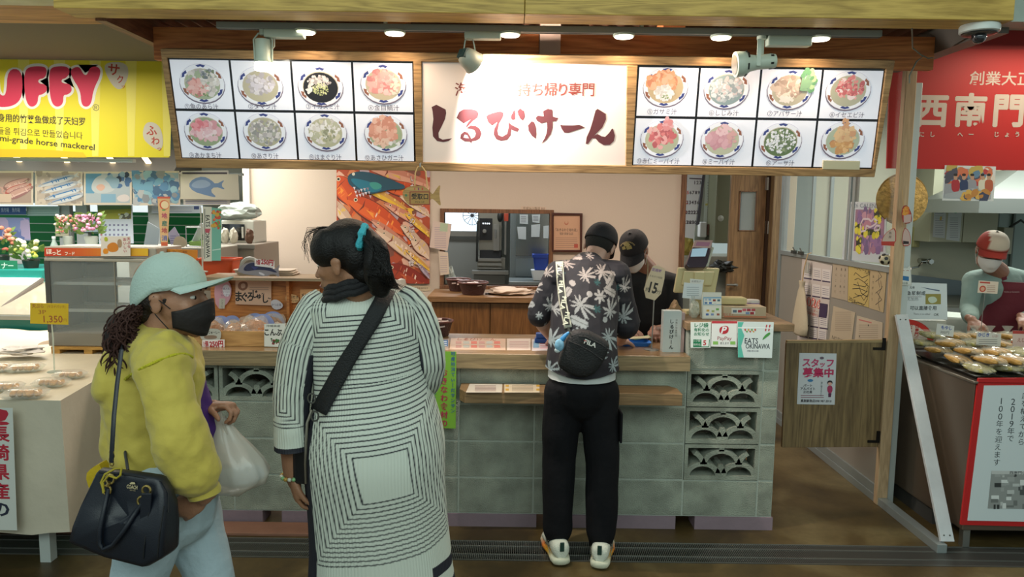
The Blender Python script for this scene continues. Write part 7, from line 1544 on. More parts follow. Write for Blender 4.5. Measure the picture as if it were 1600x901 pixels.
card('clipped_sheet', 'long white sheet with yellow tape right of the month calendar', 'sheet', FP(7.398),[(1103,266),(1119,266),(1114,348),(1099,347)], '#b5bfb8', lambda a: (lines(a, 1105,285,1112,340,14, '#8a948e'), a.poly([(1102,318),(1114,316),(1114,320),(1102,321)], '#b8b060', px=True)))
t = thing('water_heater', 'olive-grey wall heater box left of the open wooden door', 'heater', (at(1130,330,7.2).x, 7.3, at(1130,380,7.2).z))
b = MB(); b.box((at(1118,330,7.1).x, 7.1, at(1130,380,7.1).z),(at(1147,330,7.1).x, 7.5,2.4)); b.build('heater_body', mat('olive_grey_metal', '#5f5f4a', .4,.3), t, bevel=.01)
q = at(1126,341,7.1); b = MB(); b.lathe((q.x, 7.099, q.z),[(.03,0),(.028,.006),(.001,.012)],18, axis=(0,-1,0)); b.build('round_knob', mat('pale_knob', '#85857a', .4), t)
b = MB(); b.box((at(1118,330,7.4).x-.20,7.4,0),(at(1118,330,7.1).x-.01,7.46,2.9)); tag(b.build('partition_board', mat('grey_green_panel', '#8b9186', .5)), 'grey-green panel beside the olive heater box', 'panel')
q = at(1103,358,7.3); b = MB(); b.box((q.x-.06,7.30, q.z-.08),(q.x+.01,7.399, q.z+.07)); tag(b.build('soap_dispenser', mat('white_dispenser', '#b4b4b2', .4), bevel=.01), 'white dispenser on the wall under the month calendar', 'dispenser')
b = MB(); b.box((q.x+.015,7.30, q.z-.06),(q.x+.07,7.399, q.z+.05)); tag(b.build('brown_holder', mat('brown_holder', '#4c2a18', .4), bevel=.01), 'brown holder beside the white dispenser', 'holder')
b = MB(); q = at(1078,400,6.9); b.box((q.x-.09,6.75,.0),(q.x+.5,7.2, at(1078,398,6.9).z)); tag(b.build('rear_bench', mat('pale_bench', '#90948a', .5), bevel=.01), 'pale bench behind the card terminal', 'bench')
crumple('black_hose_coil', 'black coiled hose on the bench right of the card terminal', 'hose', (at(1122,412,6.8).x, 6.6, at(1122,414,6.8).z),(.10,.08,.05), mat('black_rubber', '#14150f', .5),2,.7)
crumple('yellow_wrap', 'folded yellow wrap hanging under the month calendar', 'wrap', (at(1073,385,6.8).x, 6.8, at(1073,385,6.8).z),(.07,.04,.08), mat('mustard_wrap', '#8f8238', .7),6,.4)
# == KITCHEN seen through the hatch
Yk = 8.0
t = thing('kitchen_machine', 'tall steel cooking machine with a black control panel behind the hatch', 'oven', (at(765,400, Yk).x, Yk, 0))
MST = mat('machine_steel', '#8c8a80', .3,.7); X_ = lambda px: at(px, 380, Yk).x; Z_ = lambda py: at(765, py, Yk).z
b = MB(); b.box((X_(748), Yk, Z_(391)),(X_(784), Yk+.5,2.6)); b.box((X_(746), Yk, Z_(425)),(X_(790), Yk+.5, Z_(402))); b.build('machine_body', MST, t, bevel=.005)
b = MB(); b.box((X_(749), Yk-.01, Z_(375)),(X_(769), Yk-.001, Z_(341))); cp_ = b.build('control_panel', mat('black_panel', '#17181a', .3), t)
b = MB()
for k in range(4): b.box((X_(754)+k*.022, Yk-.013, Z_(350)),(X_(754)+k*.022+.01, Yk-.011, Z_(348)))
b.build('indicator', mat('lit_indicator', '#dfe8f0', .4, emit=3), cp_)
b = MB(); b.lathe((X_(757), Yk-.01, Z_(361)),[(.022,0),(.02,.015),(.001,.016)],16, axis=(0,-1,0)); b.build('dial', STEEL, cp_)
b = MB(); b.box((X_(750), Yk-.02, Z_(403)),(X_(783), Yk+.3, Z_(391))); b.build('dark_opening', mat('black_cavity', '#121214', .6), t)
for y0, y1 in ((403,407),(410,414),(417,419)): b = MB(); b.box((X_(747), Yk-.06, Z_(y1)),(X_(784), Yk-.001, Z_(y0))); b.build('steel_shelf', STEEL, t)
b = MB(); b.box((X_(739), Yk-.2, Z_(426)),(X_(795), Yk-.065, Z_(421))); b.build('front_ledge', STEEL, t)
b = MB(); b.box((X_(742), Yk-.18,0),(X_(790), Yk-.07, Z_(427))); b.build('base_cabinet', mat('grey_base_steel', '#6c6e6a', .4,.5), t)
b = MB(); b.tube([(X_(747), Yk-.05, Z_(345)),(X_(746), Yk-.08, Z_(380)),(X_(746), Yk-.08, Z_(408))],.012,8); b.build('black_cable', mat('black_rubber', '#14150f', .5), t, smooth=True)
b = MB(); b.lathe((X_(737),8.1, Z_(337)),[(.10,0),(.105,.01),(.10,.02)],24, axis=(0,-1,0), cap=False); b.lathe((X_(737),8.1, Z_(337)),[(.02,0),(.02,.05)],12, axis=(0,-1,0)); 
for k in range(6): a_ = k*math.pi/6; b.cyl((X_(737)-.1*math.cos(a_),8.09, Z_(337)-.1*math.sin(a_)),(X_(737)+.1*math.cos(a_),8.09, Z_(337)+.1*math.sin(a_)),.003, n=5)
tag(b.build('wall_fan', mat('dark_fan_metal', '#3a3d42', .4,.5), smooth=True), 'small round wall fan left of the steel cooking machine', 'fan')
b = MB(); b.box((X_(788), Yk+.02,1.2),(X_(791), Yk+.4,2.6)); b.box((X_(771), Yk-.03, Z_(391)),(X_(780), Yk-.002, Z_(350))); b.cyl((X_(774), Yk-.05, Z_(372)),(X_(774), Yk-.05, Z_(358)),.01); b.build('side_unit', STEEL, t)
b = MB(); b.ell((X_(781), Yk-.06, Z_(338)),.03,.03,.06); b.build('black_handle', mat('black_rubber', '#14150f', .5), t)
b = MB(); b.box((X_(787), Yk-.05, Z_(345)),(X_(794), Yk-.02, Z_(333))); tag(b.build('red_tool', mat('red_plastic', '#9a3a24', .4), bevel=.004), 'red hanging tool beside the steel cooking machine', 'tool')
t = thing('steel_refrigerator', 'large steel refrigerator with papers on its door, at the right in the hatch', 'refrigerator', (at(830,400,7.6).x, 7.6,0))
X_ = lambda px: at(px, 380,7.6).x; Z_ = lambda py: at(830, py, 7.6).z
b = MB(); b.box((X_(797),7.6,0),(X_(870),8.3,2.5)); b.build('cabinet', mat('bluish_fridge_steel', '#8a979c', .3,.6), t, bevel=.006)
b = MB(); b.box((X_(806),7.58, Z_(400)),(X_(862),7.599,2.3)); b.build('fridge_door', mat('mirror_grey_steel', '#7c8484', .2,.8), t, bevel=.003)
b = MB(); b.box((X_(806),7.585, Z_(432)),(X_(862),7.599, Z_(403))); b.build('lower_door', mat('bluish_fridge_steel', '#8a979c', .3,.6), t, bevel=.003)
for i, cs in enumerate(([(812,335),(825,335),(825,350),(812,349)],[(831,335),(844,335),(843,348),(832,347)],[(808,354),(822,354),(822,374),(810,373)],[(830,351),(844,350),(843,370),(830,370)],[(849,353),(858,352),(857,372),(849,372)])):
 card('fridge_paper', ['white paper on the refrigerator, upper left one', 'white paper on the refrigerator, upper middle one', 'white paper on the refrigerator, lower left one', 'white paper on the refrigerator, lower middle one', 'rounded white paper on the refrigerator, at its right edge'][i], 'sheet', FP(7.578), cs, '#cdd6da', lambda a, cs=cs, i=i: lines(a, cs[0][0]+2, cs[0][1]+3, cs[1][0]-3, cs[2][1]-4,4, '#8a9098') if i < 2 else None, group='papers on the refrigerator door')
q0 = at(833,420,7.1); b = MB(); x0_, x1_ = at(834,420,7.1).x, at(856,420,7.1).x; z1_, z0_ = at(840,397,7.1).z, at(840,421,7.1).z
t = thing('blue_bucket', 'deep blue square bucket on a white tub at the right in the hatch', 'bucket', ((x0_+x1_)/2,7.1, z0_))
cxb = (x0_+x1_)/2; b.loft([rrect(cxb, 7.12, z0_, .06,.06), rrect(cxb, 7.12, z1_-.03,.075,.07), rrect(cxb, 7.12, z1_-.03,.085,.08), rrect(cxb, 7.12, z1_, .085,.08), rrect(cxb, 7.12, z1_, .07,.065), rrect(cxb, 7.12, z0_+.01,.055,.055)]); b.build('bucket_body', mat('deep_blue_plastic', '#1d3f9c', .35), t, smooth=True)
b = MB(); b.loft([rrect(cxb, 7.12, z0_-.10,.075,.07), rrect(cxb, 7.12, z0_-.004,.095,.085)]); tag(b.build('white_tub', mat('white_tub_plastic', '#c2cad0', .4), smooth=True), 'white tub under the deep blue bucket in the hatch', 'tub')
b = MB(); b.box((at(795,430,7.0).x, 6.95,0),(at(875,430,7.0).x, 7.35, z0_-.104)); tag(b.build('kitchen_bench', mat('grey_bench_steel', '#6c7476', .35,.6), bevel=.005), 'steel bench under the white tub in the hatch', 'bench')
crumple('clear_bag', 'clear plastic bag hanging at the left edge of the hatch', 'plastic bag', (at(703,437,6.5).x, 6.48, at(703,436,6.5).z),(.05,.03,.10), mat('cloudy_film', '#a9b4ae', .25, alpha=.9),8,.3)
# crumpled white bag on the counter behind the woman in the striped dress
q = at(608,470,4.15)
crumple('white_plastic_bag', 'crumpled white plastic bag standing on the counter behind the long black ponytail', 'plastic bag', (at(612,460,4.15).x, 4.15, CZ+.155),(.115,.08,.15), mat('white_bag_film', '#c9b8a8', .4),12,.45)
# == PEOPLE
from mathutils.bvhtree import BVHTree
def skin(name, col):
 m = mat(name, col, .5, bump=.15, bscale=120, var=.08, vscale=12); b = m.node_tree.nodes['Principled BSDF']
 b.inputs['Subsurface Weight'].default_value = .08; b.inputs['Subsurface Radius'].default_value = (.02,.008,.004); return m
def frame3(f, up=(0,0,1)):
 f = Vector(f).normalized(); s = f.cross(Vector(up)).normalized(); u = s.cross(f); return Matrix((s, f, u)).transposed()
class Head:
 def __init__(s, c, f, up=(0,0,1), k=1.0): s.c = Vector(c); s.M = frame3(f, up); s.k = k
 def p(s, x, y, z): return s.c + s.M @ (Vector((x, y, z))*s.k)
 def e(s, B, x, y, z, rx, ry, rz): (B.m if isinstance(B, Body) else B).ell(s.p(x, y, z), rx*s.k, ry*s.k, rz*s.k, s.M, nu=20, nv=14)
 def add(s, B, neck_to, nr=.052):
  e = s.e
  e(B, 0,-.012,.035,.074,.092,.085); e(B, 0,.022,-.01,.064,.068,.075); e(B, 0,.03,-.058,.050,.056,.052); e(B, 0,.066,-.095,.021,.020,.018)
  e(B, 0,.052,-.045,.040,.042,.042); e(B, 0,.072,.028,.046,.018,.016)
  for q in (-1,1):
   e(B, q*.036,.056,-.022,.022,.026,.022); e(B, q*.074,-.006,-.012,.008,.017,.029); e(B, q*.076,-.008,.004,.009,.018,.014)
  B.limb([s.p(0,.086,.012), s.p(0,.098,-.010), s.p(0,.108,-.026)],[.007*s.k, .008*s.k, .010*s.k]); e(B, -.010,.098,-.029,.007,.009,.006); e(B, .010,.098,-.029,.007,.009,.006)
  e(B, 0,.090,-.056,.021,.012,.006); e(B, 0,.089,-.066,.018,.012,.007)
  B.limb([s.p(0,-.02,-.045), s.p(0,-.03,-.09), Vector(neck_to)],[nr, nr, nr*1.12])
 def features(s, parent, hairc='#171312', lids=True):
  b = MB()
  for q in (-1,1): s.e(b, q*.029,.0745,.004,.012,.0085,.006)
  b.build('eye', mat('eye_white', '#d8d4cc', .2), parent, smooth=True)
  b = MB()
  for q in (-1,1): s.e(b, q*.029,.0815,.003,.005,.0028,.005)
  b.build('iris', mat('dark_iris', '#1a100c', .15), parent, smooth=True)
  b = MB()
  for q in (-1,1): b.tube([s.p(q*.014,.091,.024), s.p(q*.030,.088,.030), s.p(q*.048,.074,.025)],.003*s.k, 6)
  b.build('eyebrow', mat('brow_hair', hairc, .8), parent, smooth=True)
  b = MB(); b.tube([s.p(-.019,.094,-.061), s.p(0,.104,-.0605), s.p(.019,.094,-.061)],[.002*s.k, .005*s.k, .002*s.k],8); b.build('lips', mat('lip_skin', '#8a4a44', .4), parent, smooth=True)
 def mask(s, parent, m, loops=True):
  b = MB(); rings = []
  for i in range(9):
   z = -.012-.095*i/8; ring = []; zm = -.052
   for j in range(17):
    a_ = R(-82+164*j/16); bul = 1+.10*math.sin(math.pi*i/8)
    x = .067*math.sin(a_)*(1-.14*(i/8)**2); y = .020+(.087-.010*(i/8))*math.cos(a_)*bul + (.010*math.cos(a_)**6 if i < 5 else 0); ring.append(s.p(x, y, zm+(z-zm)*(1-.52*abs(math.sin(a_))**2.5)+(.012*math.cos(a_)**4 if i < 2 else 0)))
   rings.append(ring)
  b.loft(rings, cap=False, closed=False); o = b.build('face_mask', m, parent, smooth=True, ang=80, solid=.003)
  b = MB()
  for q in (-1,1): b.tube([s.p(q*.066,.03,-.025), s.p(q*.077,.012,-.006), s.p(q*.083,-.006,.010), s.p(q*.082,-.022,-.01), s.p(q*.074,-.004,-.045), s.p(q*.062,.03,-.09)],.0016,6)
  b.build('ear_loop', m, parent, smooth=True); return o
 def cap(s, parent, m, mb, visor=1, tilt=0, low=0.0, vlen=.075, button=True, name='cap', vup=0.0, sc=1.0):
  """baseball cap; visor +1 front, -1 back; low drops the back of the rim"""
  Mt = s.M @ Matrix.Rotation(tilt, 3, 'X'); P = lambda x, y, z: s.c + s.M @ (Vector((0,-.01,.03))*s.k) + Mt @ (Vector((x, y, z))*s.k*sc)
  b = MB(); rings = []
  for i in range(13):
   t_ = i/12; el = R(-6+96*t_); r_ = math.cos(el)**.72 if math.cos(el) > 0 else 0; ring = []
   for j in range(40):
    a_ = 2*math.pi*j/40; z = .092*math.sin(el)
    dz = -.02*max(0,-math.sin(a_)*visor)*(1-t_)-low*max(0,-math.sin(a_))*(1-t_)
    seam = 1+.006*abs(math.cos(3*a_))*(1-t_)
    ring.append(P(.086*r_*math.cos(a_)*seam, .105*r_*math.sin(a_)*seam, z+dz+.01*(1-t_)*0))
   rings.append(ring)
  t = thing_child(name, parent)
  b.loft(rings, cap=False); o = b.build(name, m, parent, smooth=True, ang=70, solid=.004)
  C_ = o
  if button: b = MB(); b.ell(P(0,0,.092),.007,.007,.005); b.build('button', m, C_, smooth=True)
  b = MB(); top = []; n = 18
  for layer in (0,.004):
   for row in range(6):
    for j in range(n+1):
     a_ = R(-68+136*j/n); rr_ = row/5; w_ = .082*math.sin(a_)*(1+.02*rr_); y0 = .100*math.cos(a_); ext = vlen*rr_*(max(0, math.cos(a_*1.15))**.6)
     top.append(P(w_*visor, (y0+ext)*visor, -.002-.020*rr_*(1)+vup*rr_-.028*(math.sin(a_)**2)*rr_-layer))
  fs = []; L = 6*(n+1)
  for row in range(5):
   for j in range(n):
    a0 = row*(n+1)+j; fs.append((a0, a0+1, a0+n+2, a0+n+1)); fs.append((L+a0, L+a0+n+1, L+a0+n+2, L+a0+1))
  for j in range(n): a0 = 5*(n+1)+j; fs.append((a0, a0+1, L+a0+1, L+a0))
  b.add(top, fs); o2 = b.build('visor', mb, C_, smooth=True, ang=60); clean(o2)
  return o, P
def thing_child(n, p): return None
def hand(B, w, d, nrm, thumb=1, curl=(20,35,30), k=1.0, spread=.06, tcurl=25, tout=45):
 """palm + five fingers; d = wrist-to-knuckle direction, nrm = palm-side normal, thumb = +1/-1 side of d x nrm"""
 w = Vector(w); d = Vector(d).normalized(); nrm = Vector(nrm); nrm = (nrm-d*nrm.dot(d)).normalized(); s = d.cross(nrm)*thumb
 M = Matrix((s, d, nrm)).transposed()
 B.m.ell(w+d*.045*k, .040*k, .052*k, .016*k, M); B.m.ell(w+d*.065*k+s*.004*k, .040*k, .034*k, .0145*k, M); B.m.ell(w+d*.028*k+s*.018*k+nrm*.008*k, .020*k, .032*k, .014*k, M)
 B.limb([w-d*.03*k, w+d*.01*k, w+d*.035*k],[.026*k, .024*k, .022*k], flat=.75)
 for i, (off, L) in enumerate(((.031,.070),(.0105,.079),(-.0105,.073),(-.031,.057))):
  p = w+d*(.083-.004*abs(i-1))*k+s*off*k; dd = (d+s*(off/.031)*spread).normalized(); pts = [p-dd*.015*k, p]; a_ = 0
  for q, f in ((curl[0],.44),(curl[1],.31),(curl[2],.25)):
   a_ += R(q*(1+.06*i)); v = dd*math.cos(a_)+nrm*math.sin(a_); p = p+v*L*f*k; pts.append(p)
  B.limb(pts, [.0092*k, .0088*k, .0080*k, .0074*k, .0064*k], n=10)
 p = w+d*.022*k+s*.026*k+nrm*.004*k; a_ = R(tout); v = (d*math.cos(a_)+s*math.sin(a_)+nrm*.25).normalized(); pts = [w+d*.010*k+s*.012*k, p, p+v*.034*k]; v2 = (v+nrm*math.sin(R(tcurl))+d*.35).normalized(); pts += [pts[-1]+v2*.028*k, pts[-1]+v2*.028*k+(v2+nrm*.3).normalized()*.022*k]
 B.limb(pts, [.015*k, .0135*k, .0105*k, .0095*k, .0078*k], n=10)
def bvh(o):
 M = Matrix.Translation(wloc(o)); me = o.data; return BVHTree.FromPolygons([M @ v.co for v in me.vertices],[tuple(p.vertices) for p in me.polygons])
def hit(t, px, py, off=.004, fallback=None):
 d = ray(px, py).normalized(); loc, n, i, ds = t.ray_cast(CAM, d)
 if loc is None: return fallback
 if n.dot(d) > 0: n = -n
 return loc + n*off*.5 - d*off
class Decal:
 """print that follows a garment surface"""
 def __init__(s, t, off=.003): s.t = t; s.t2 = None; s.off = off; s.v = []; s.f = []; s.c = []; s.fb = 2.5
 def poly(s, pts, c, L=0):
  q = [hit(s.t, x, y, s.off+L*.0006) for x, y in pts]
  if any(p is None for p in q): return s
  n = len(s.v); s.v += q; s.f.append(tuple(range(n, n+len(q)))); s.c.append(c); return s
 def text(s, t, x, y, h, c, rot=0, w=None, bold=0, shear=0, L=1):
  vs, fs = glyphs(t, bold, shear); x0 = min(a for a, b in vs); x1 = max(a for a, b in vs); k = h/.74; kx = w/(x1-x0) if w else k; cr, sr = math.cos(rot), math.sin(rot)
  out = []
  for a, b in vs:
   X, Y_ = (a-(x0+x1)/2)*kx, (b-.36)*k; xx, yy = x+X*cr-Y_*sr, y-(X*sr+Y_*cr); out.append(hit(s.t, xx, yy, s.off+L*.0006) or (hit(s.t2, xx, yy, s.off+L*.0006+.007) if s.t2 else None))
  if any(p is None for p in out): return s
  n = len(s.v); s.v += out
  for f in fs: s.f.append(tuple(i+n for i in f)); s.c.append(c)
  return s
 def build(s, name, parent, m=None):
  a = Art(FP(1)); a.v = s.v; a.f = s.f; a.c = s.c; return a.build(name, parent, m or PAINT)
def ribbon(t, pts, wpx, off=.004, steps=6):
 """strap laid over a surface along a pixel path"""
 P = []
 for (x0, y0),(x1, y1) in zip(pts, pts[1:]):
  for k in range(steps): P.append((x0+(x1-x0)*k/steps, y0+(y1-y0)*k/steps))
 P.append(pts[-1]); rows = []
 for i, (x, y) in enumerate(P):
  x2, y2 = P[min(i+1, len(P)-1)]; x1, y1 = P[max(i-1,0)]; l = math.hypot(x2-x1, y2-y1); nx, ny = -(y2-y1)/l*wpx/2,(x2-x1)/l*wpx/2
  r_ = [hit(t, x+nx*e, y+ny*e, off) for e in (-1,-.5,0,.5,1)]
  if any(p is None for p in r_): continue
  rows.append(r_)
 return rows
def strip(rows, name, m, parent, th=.004, smoothz=2):
 for _ in range(smoothz):
  rows = [rows[0]]+[[(rows[i-1][j]+rows[i][j]*2+rows[i+1][j])/4 for j in range(5)] for i in range(1, len(rows)-1)]+[rows[-1]]
 b = MB(); b.loft(rows, cap=False, closed=False); return b.build(name, m, parent, smooth=True, ang=80, solid=th)
# -- the man in the floral shirt, leaning on the counter
SK1 = skin('light_skin', '#b08a78')
man = thing('person', 'person in a black and white leaf-print shirt and black trousers leaning on the counter', 'person', atz(905,868,0.0))
S = at
hd = Head(S(937,384,3.86),(.20,.80,-.52), up=(.18,0,1), k=1.0)
B = Body(); neck = S(917,414,3.74); hd.add(B, neck, .054)
shL, shR = S(872,432,3.70), S(962,430,3.72); wst = S(908,575,3.52); chest = S(915,470,3.63)
B.limb([neck, S(916,430,3.70), chest, S(912,525,3.56), wst, S(908,600,3.50)],[.06,.10,.13,.115,.12,.125])
B.limb([S(916,425,3.72), shL],[.07,.058]); B.limb([S(916,425,3.72), shR],[.07,.058])
elL = S(848,506,3.74); B.limb([shL, elL],[.05,.038]); wrL = Vector((S(866,520,3.93).x, 3.93,.993)); B.limb([elL, wrL],[.038,.026]); hand(B, wrL, (.35,.9,-.12),(0,0,-1), thumb=1, curl=(12,18,15))
elR = S(977,512,3.76); B.limb([shR, elR],[.05,.04]); wrR = Vector((S(968,532,3.95).x, 3.93,.994)); B.limb([elR, wrR],[.038,.028]); hand(B, wrR, (.25,.9,-.08),(0,0,-1), thumb=-1, curl=(14,20,18))
legs = []
for (hip, kn, an, toe) in ((S(882,612,3.50), S(873,715,3.50), S(871,838,3.46),(-.16,1)),(S(934,612,3.50), S(941,715,3.48), S(940,852,3.43),(.22,1))):
 an = Vector((an.x, an.y, .09)); B.limb([hip, kn, an, an-Vector((0,0,.03))],[.088,.056,.038,.04]); tv = Vector((toe[0], toe[1],0)).normalized(); B.limb([an-Vector((0,0,.04)), an+tv*.12-Vector((0,0,.055))],[.036,.030], flat=.8); legs.append((hip, kn, an, tv))
B.build('body', SK1, man, voxel=.0045, smooth=3)
hd.features(man)
b = MB(); 
for (x, y) in ((0,0),): hd.e(b, 0,-.026,.012,.0755,.080,.070)
b.build('hair', mat('cropped_black_hair', '#17130f', .85, bump=.6, bscale=300), man, smooth=True)
BLKCAP = mat('black_cap_cotton', '#1c181b', .85, bump=.3, bscale=200)
co, P_ = hd.cap(man, BLKCAP, BLKCAP, visor=1, tilt=R(2), vlen=.06)
# strap opening at the back of the cap
tcap = bvh(co); dd = Decal(tcap, .0035)
dd.poly([(918+12*math.cos(R(a_)),385-11*math.sin(R(a_))) for a_ in range(0,181,20)], '#2a211d'); dd.build('strap_opening', co)
rows = ribbon(tcap, [(905,385),(918,388),(933,391)],4,.005)
if len(rows) > 3: strip(rows, 'cap_strap', BLKCAP, co, .003)
# trousers
BLK_T = mat('black_trouser_cloth', '#07080d', .85, bump=.4, bscale=25, spec=.25)
B = Body(); B.limb([S(908,592,3.515), S(908,606,3.51)],[.150,.160], flat=None)
for i, (hip, kn, an, tv) in enumerate(legs):
 B.limb([hip, (hip+kn)/2, kn, (kn+an)/2, an+Vector((0,.012,.05)), an+Vector((0,.03,-.01 if i else .005))],[.100,.092,.084,.078,.074,.060])
def wr(co_, n):
 k = noise.noise(co_*9)*.006+noise.noise(Vector((co_.x*14, co_.y*14, co_.z*5)))*.005; return co_+n*k
tr_ = B.build('trousers', BLK_T, man, voxel=.008, smooth=5, deform=wr)
b = MB(); q = S(966,672,3.47); b.obox((legs[1][1].x+.082,3.49,.66),(0,1,0),(0,0,1),(1,0,0),.06,.075,.006); b.build('cargo_pocket', BLK_T, tr_, bevel=.006)
# white T-shirt hem
B = Body(); B.limb([S(909,560,3.535), S(909,604,3.52)],[.160,.170]); 
tee = B.build('white_undershirt', mat('white_jersey', '#b3b8b6', .8, bump=.2, bscale=30), man, voxel=.008, smooth=3, deform=lambda c_, n: Vector((c_.x, c_.y, max(c_.z, S(905,597,3.4).z))))
# shirt with leaf print
motifs = []
def mo(px, py, r, kind=0, rot=0.0, el=1.0): p = S(px, py, 3.55); motifs.append((p.x, p.z, r/312.0, kind, rot, el))
for a_ in ((916,430,17,0,.3,1.3),(944,425,19,0,-.6,1.3),(960,437,13,1,.8,1.2),(893,414,12,0,0,1),(903,472,23,0,-.7,1.3),(951,484,20,0,1.2,1.3),(936,461,11,2,0,1),(955,455,13,1,-.5,1.1),(987,452,16,0,1.3,1.3),(986,500,21,0,1.1,1.3),
   (845,455,15,0,1.2,1.2),(835,482,10,1,.3,1),(862,430,12,0,.9,1.2),(868,483,16,0,1.5,1.3),(861,528,17,0,1.1,1.3),(899,497,14,1,-.4,1.2),(897,513,9,2,0,1),(944,520,21,0,-.9,1.3),(950,563,17,0,.4,1.2),(856,572,15,0,1.0,1.2),(930,401,10,0,0,1),(910,403,10,1,0,1),
   (919,457,5,3,0,1),(896,442,5,3,.5,1),(941,495,5,3,1,1),(975,470,5,3,0,1),(883,520,5,3,0,1),(882,428,8,4,0,1),(933,441,8,4,.5,1),(927,479,10,4,0,1),(972,452,9,4,0,1),(925,545,16,0,.2,1.2),(878,555,14,1,.7,1.2),(905,560,9,4,0,1),(966,590,12,0,.5,1),(972,530,9,2,0,1),(850,498,7,2,0,1),(888,455,9,1,1,1)): mo(*a_)
BASE = lin('#15131c'); TEALC = lin('#1d4a4c')
def shirtcol(co_, n):
 x, z = co_.x+(co_.y-3.5)*.12, co_.z; c = BASE
 for (mx, mz, r, kind, rot, el) in motifs:
  dx, dz = x-mx, z-mz
  if abs(dx) > r*1.5 or abs(dz) > r*1.5: continue
  X = dx*math.cos(rot)+dz*math.sin(rot); Z = -dx*math.sin(rot)+dz*math.cos(rot); X /= el
  rr_ = math.hypot(X, Z)/r; th = math.atan2(Z, X)
  if kind in (0,4): lim = .10+.92*abs(math.cos(th*4.5+.5*math.sin(th*3)))**1.6*(.72+.28*math.cos(th))*(1-.25*abs(math.sin(th*13)))
  elif kind == 1: lim = .55+.35*math.cos(th*2)*.6+.12*abs(math.cos(th*7))
  elif kind == 2: lim = .35+.6*abs(math.cos(th*3.5))**1.5
  else: lim = .85
  if rr_ < lim:
   vein = (abs(Z)/r < .05 and kind in (1,2))
   if kind == 4: c = TEALC
   else:
    w = max(0, min(1,(1.45-co_.z)*2.5)); a = lin('#9a8c86'); b_ = lin('#8a989c'); c = tuple(a[i]*(1-w)+b_[i]*w for i in range(4))
    if vein: c = tuple(q*.45 for q in c[:3])+(1,)
 return c
B = Body()
B.limb([S(917,424,3.71), S(916,445,3.68), S(914,480,3.63), S(911,530,3.57), S(910,566,3.54), S(910,600,3.53)],[.105,.150,.168,.172,.177,.180])
B.limb([S(917,428,3.72), shL+Vector((.0,0,.004))],[.085,.074]); B.limb([S(917,426,3.73), shR+Vector((.0,0,.004))],[.085,.076])
sl1 = S(843,490,3.72); sl2 = S(976,507,3.74)
B.limb([shL, (shL+sl1)/2, sl1],[.073,.070,.068], flat=.85); B.limb([shR, (shR+sl2)/2, sl2],[.076,.075,.077], flat=.85)
B.limb([S(905,405,3.77), S(918,403,3.79), S(934,408,3.79)],[.03,.034,.03])
HEM = S(905,585,3.4).z; HEM2 = S(905,597,3.4).z
def wr2(co_, n):
 k = noise.noise(Vector((co_.x*7, co_.y*7, co_.z*4)))*.010+noise.noise(co_*20)*.003; return co_+n*k
SHM = vcol('leaf_print_cotton', .75)
sh = B.build('leaf_print_shirt', SHM, man, voxel=.0042, smooth=5, colfn=shirtcol, deform=lambda c_, n: (lambda q: Vector((q.x, q.y, max(q.z, HEM+.012*math.sin(q.x*14)))))(wr2(c_, n)))
tsh = bvh(sh)
rows = ribbon(tsh, [(874,409),(876,440),(880,475),(888,512)],12,.006); s1 = strip(rows, 'lettered_strap', mat('white_woven_strap', '#b8b8a8', .7), man, .003)
ts1 = bvh(s1); dd = Decal(ts1,.0045); dd.t2 = tsh
SL = [(874.6,413),(876,440),(880,475),(887,507)]
for (x0, y0),(x1, y1) in zip(SL, SL[1:]):
 for q_ in range(5):
  xa_, ya_, xb_, yb_ = x0+(x1-x0)*q_/5, y0+(y1-y0)*q_/5, x0+(x1-x0)*(q_+1)/5, y0+(y1-y0)*(q_+1)/5; dd.poly([(xa_-4, ya_),(xa_+4, ya_),(xb_+4, yb_),(xb_-4, yb_)], '#1a1c1c')
for k, (x, y) in enumerate(((874.8,424),(877.0,449),(881.2,474),(886.0,498))): dd.text('FILA', x, y, 7.5, '#c9cdb8', rot=R(-101) if k > 1 else R(-96), w=21, bold=.03, L=2)
dd.build('strap_lettering', s1)
# shoulder bag
bagp = FP(3.33); YB_ = S(910,550,3.34)
bg = thing('shoulder_bag', 'black shoulder bag with small white lettering worn across the back of the man', 'bag', YB_)
BAGM = mat('black_nylon', '#0f1012', .65, bump=.4, bscale=150)
Yb_ = 3.335; bp = FP(Yb_); out = rnd([(889,519),(913,513),(948,531),(953,543),(934,580),(909,591),(876,577),(871,565)],1)
b = MB(); n_ = len(out); uv = [bp.uv(*p) for p in out]; cx = sum(p[0] for p in uv)/n_; cz = sum(p[1] for p in uv)/n_
rings = []
for k, (d_, s_) in enumerate(((-.010,.90),(-.018,.97),(0,1.0),(.03,1.0),(.05,.95))):
 pass
rings = [[bp.pt(cx+(u-cx)*s_, cz+(v-cz)*s_, d_) for u, v in uv] for d_, s_ in ((-.04,.93),(-.03,1.0),(.0,1.01),(.022,.97),(.030,.88),(.032,.5),(.032,.05))]
b.loft(rings); bo = b.build('bag_body', BAGM, bg, smooth=True, ang=60)
tb = bvh(bo); dd = Decal(tb, .003); dd.text('FILA', 922.5,536,7, '#c9c9c2', rot=R(-22), w=20, bold=.04); dd.poly([(912.6,530.6),(916.4,532.1),(916.1,533.4),(912.3,531.9)], '#a83a34', L=2); dd.build('lettering', bo)
b = MB()
for pts in ([(889,533),(905,539),(925,550),(941,562)],[(893,524),(915,526),(938,537),(950,545)]):
 q = [hit(tb, x, y, .002) for x, y in pts]; q = [p for p in q if p is not None]
 if len(q) > 1: b.tube(q, .0028,6)
b.build('zip', mat('dark_zip', '#2c2c2e', .4), bo)
b = MB(); b.tube([S(888,511,3.34), S(889,518,3.335), S(893,522,3.33)],.006,8); b.build('strap_clip', DSTEEL, bg, smooth=True)
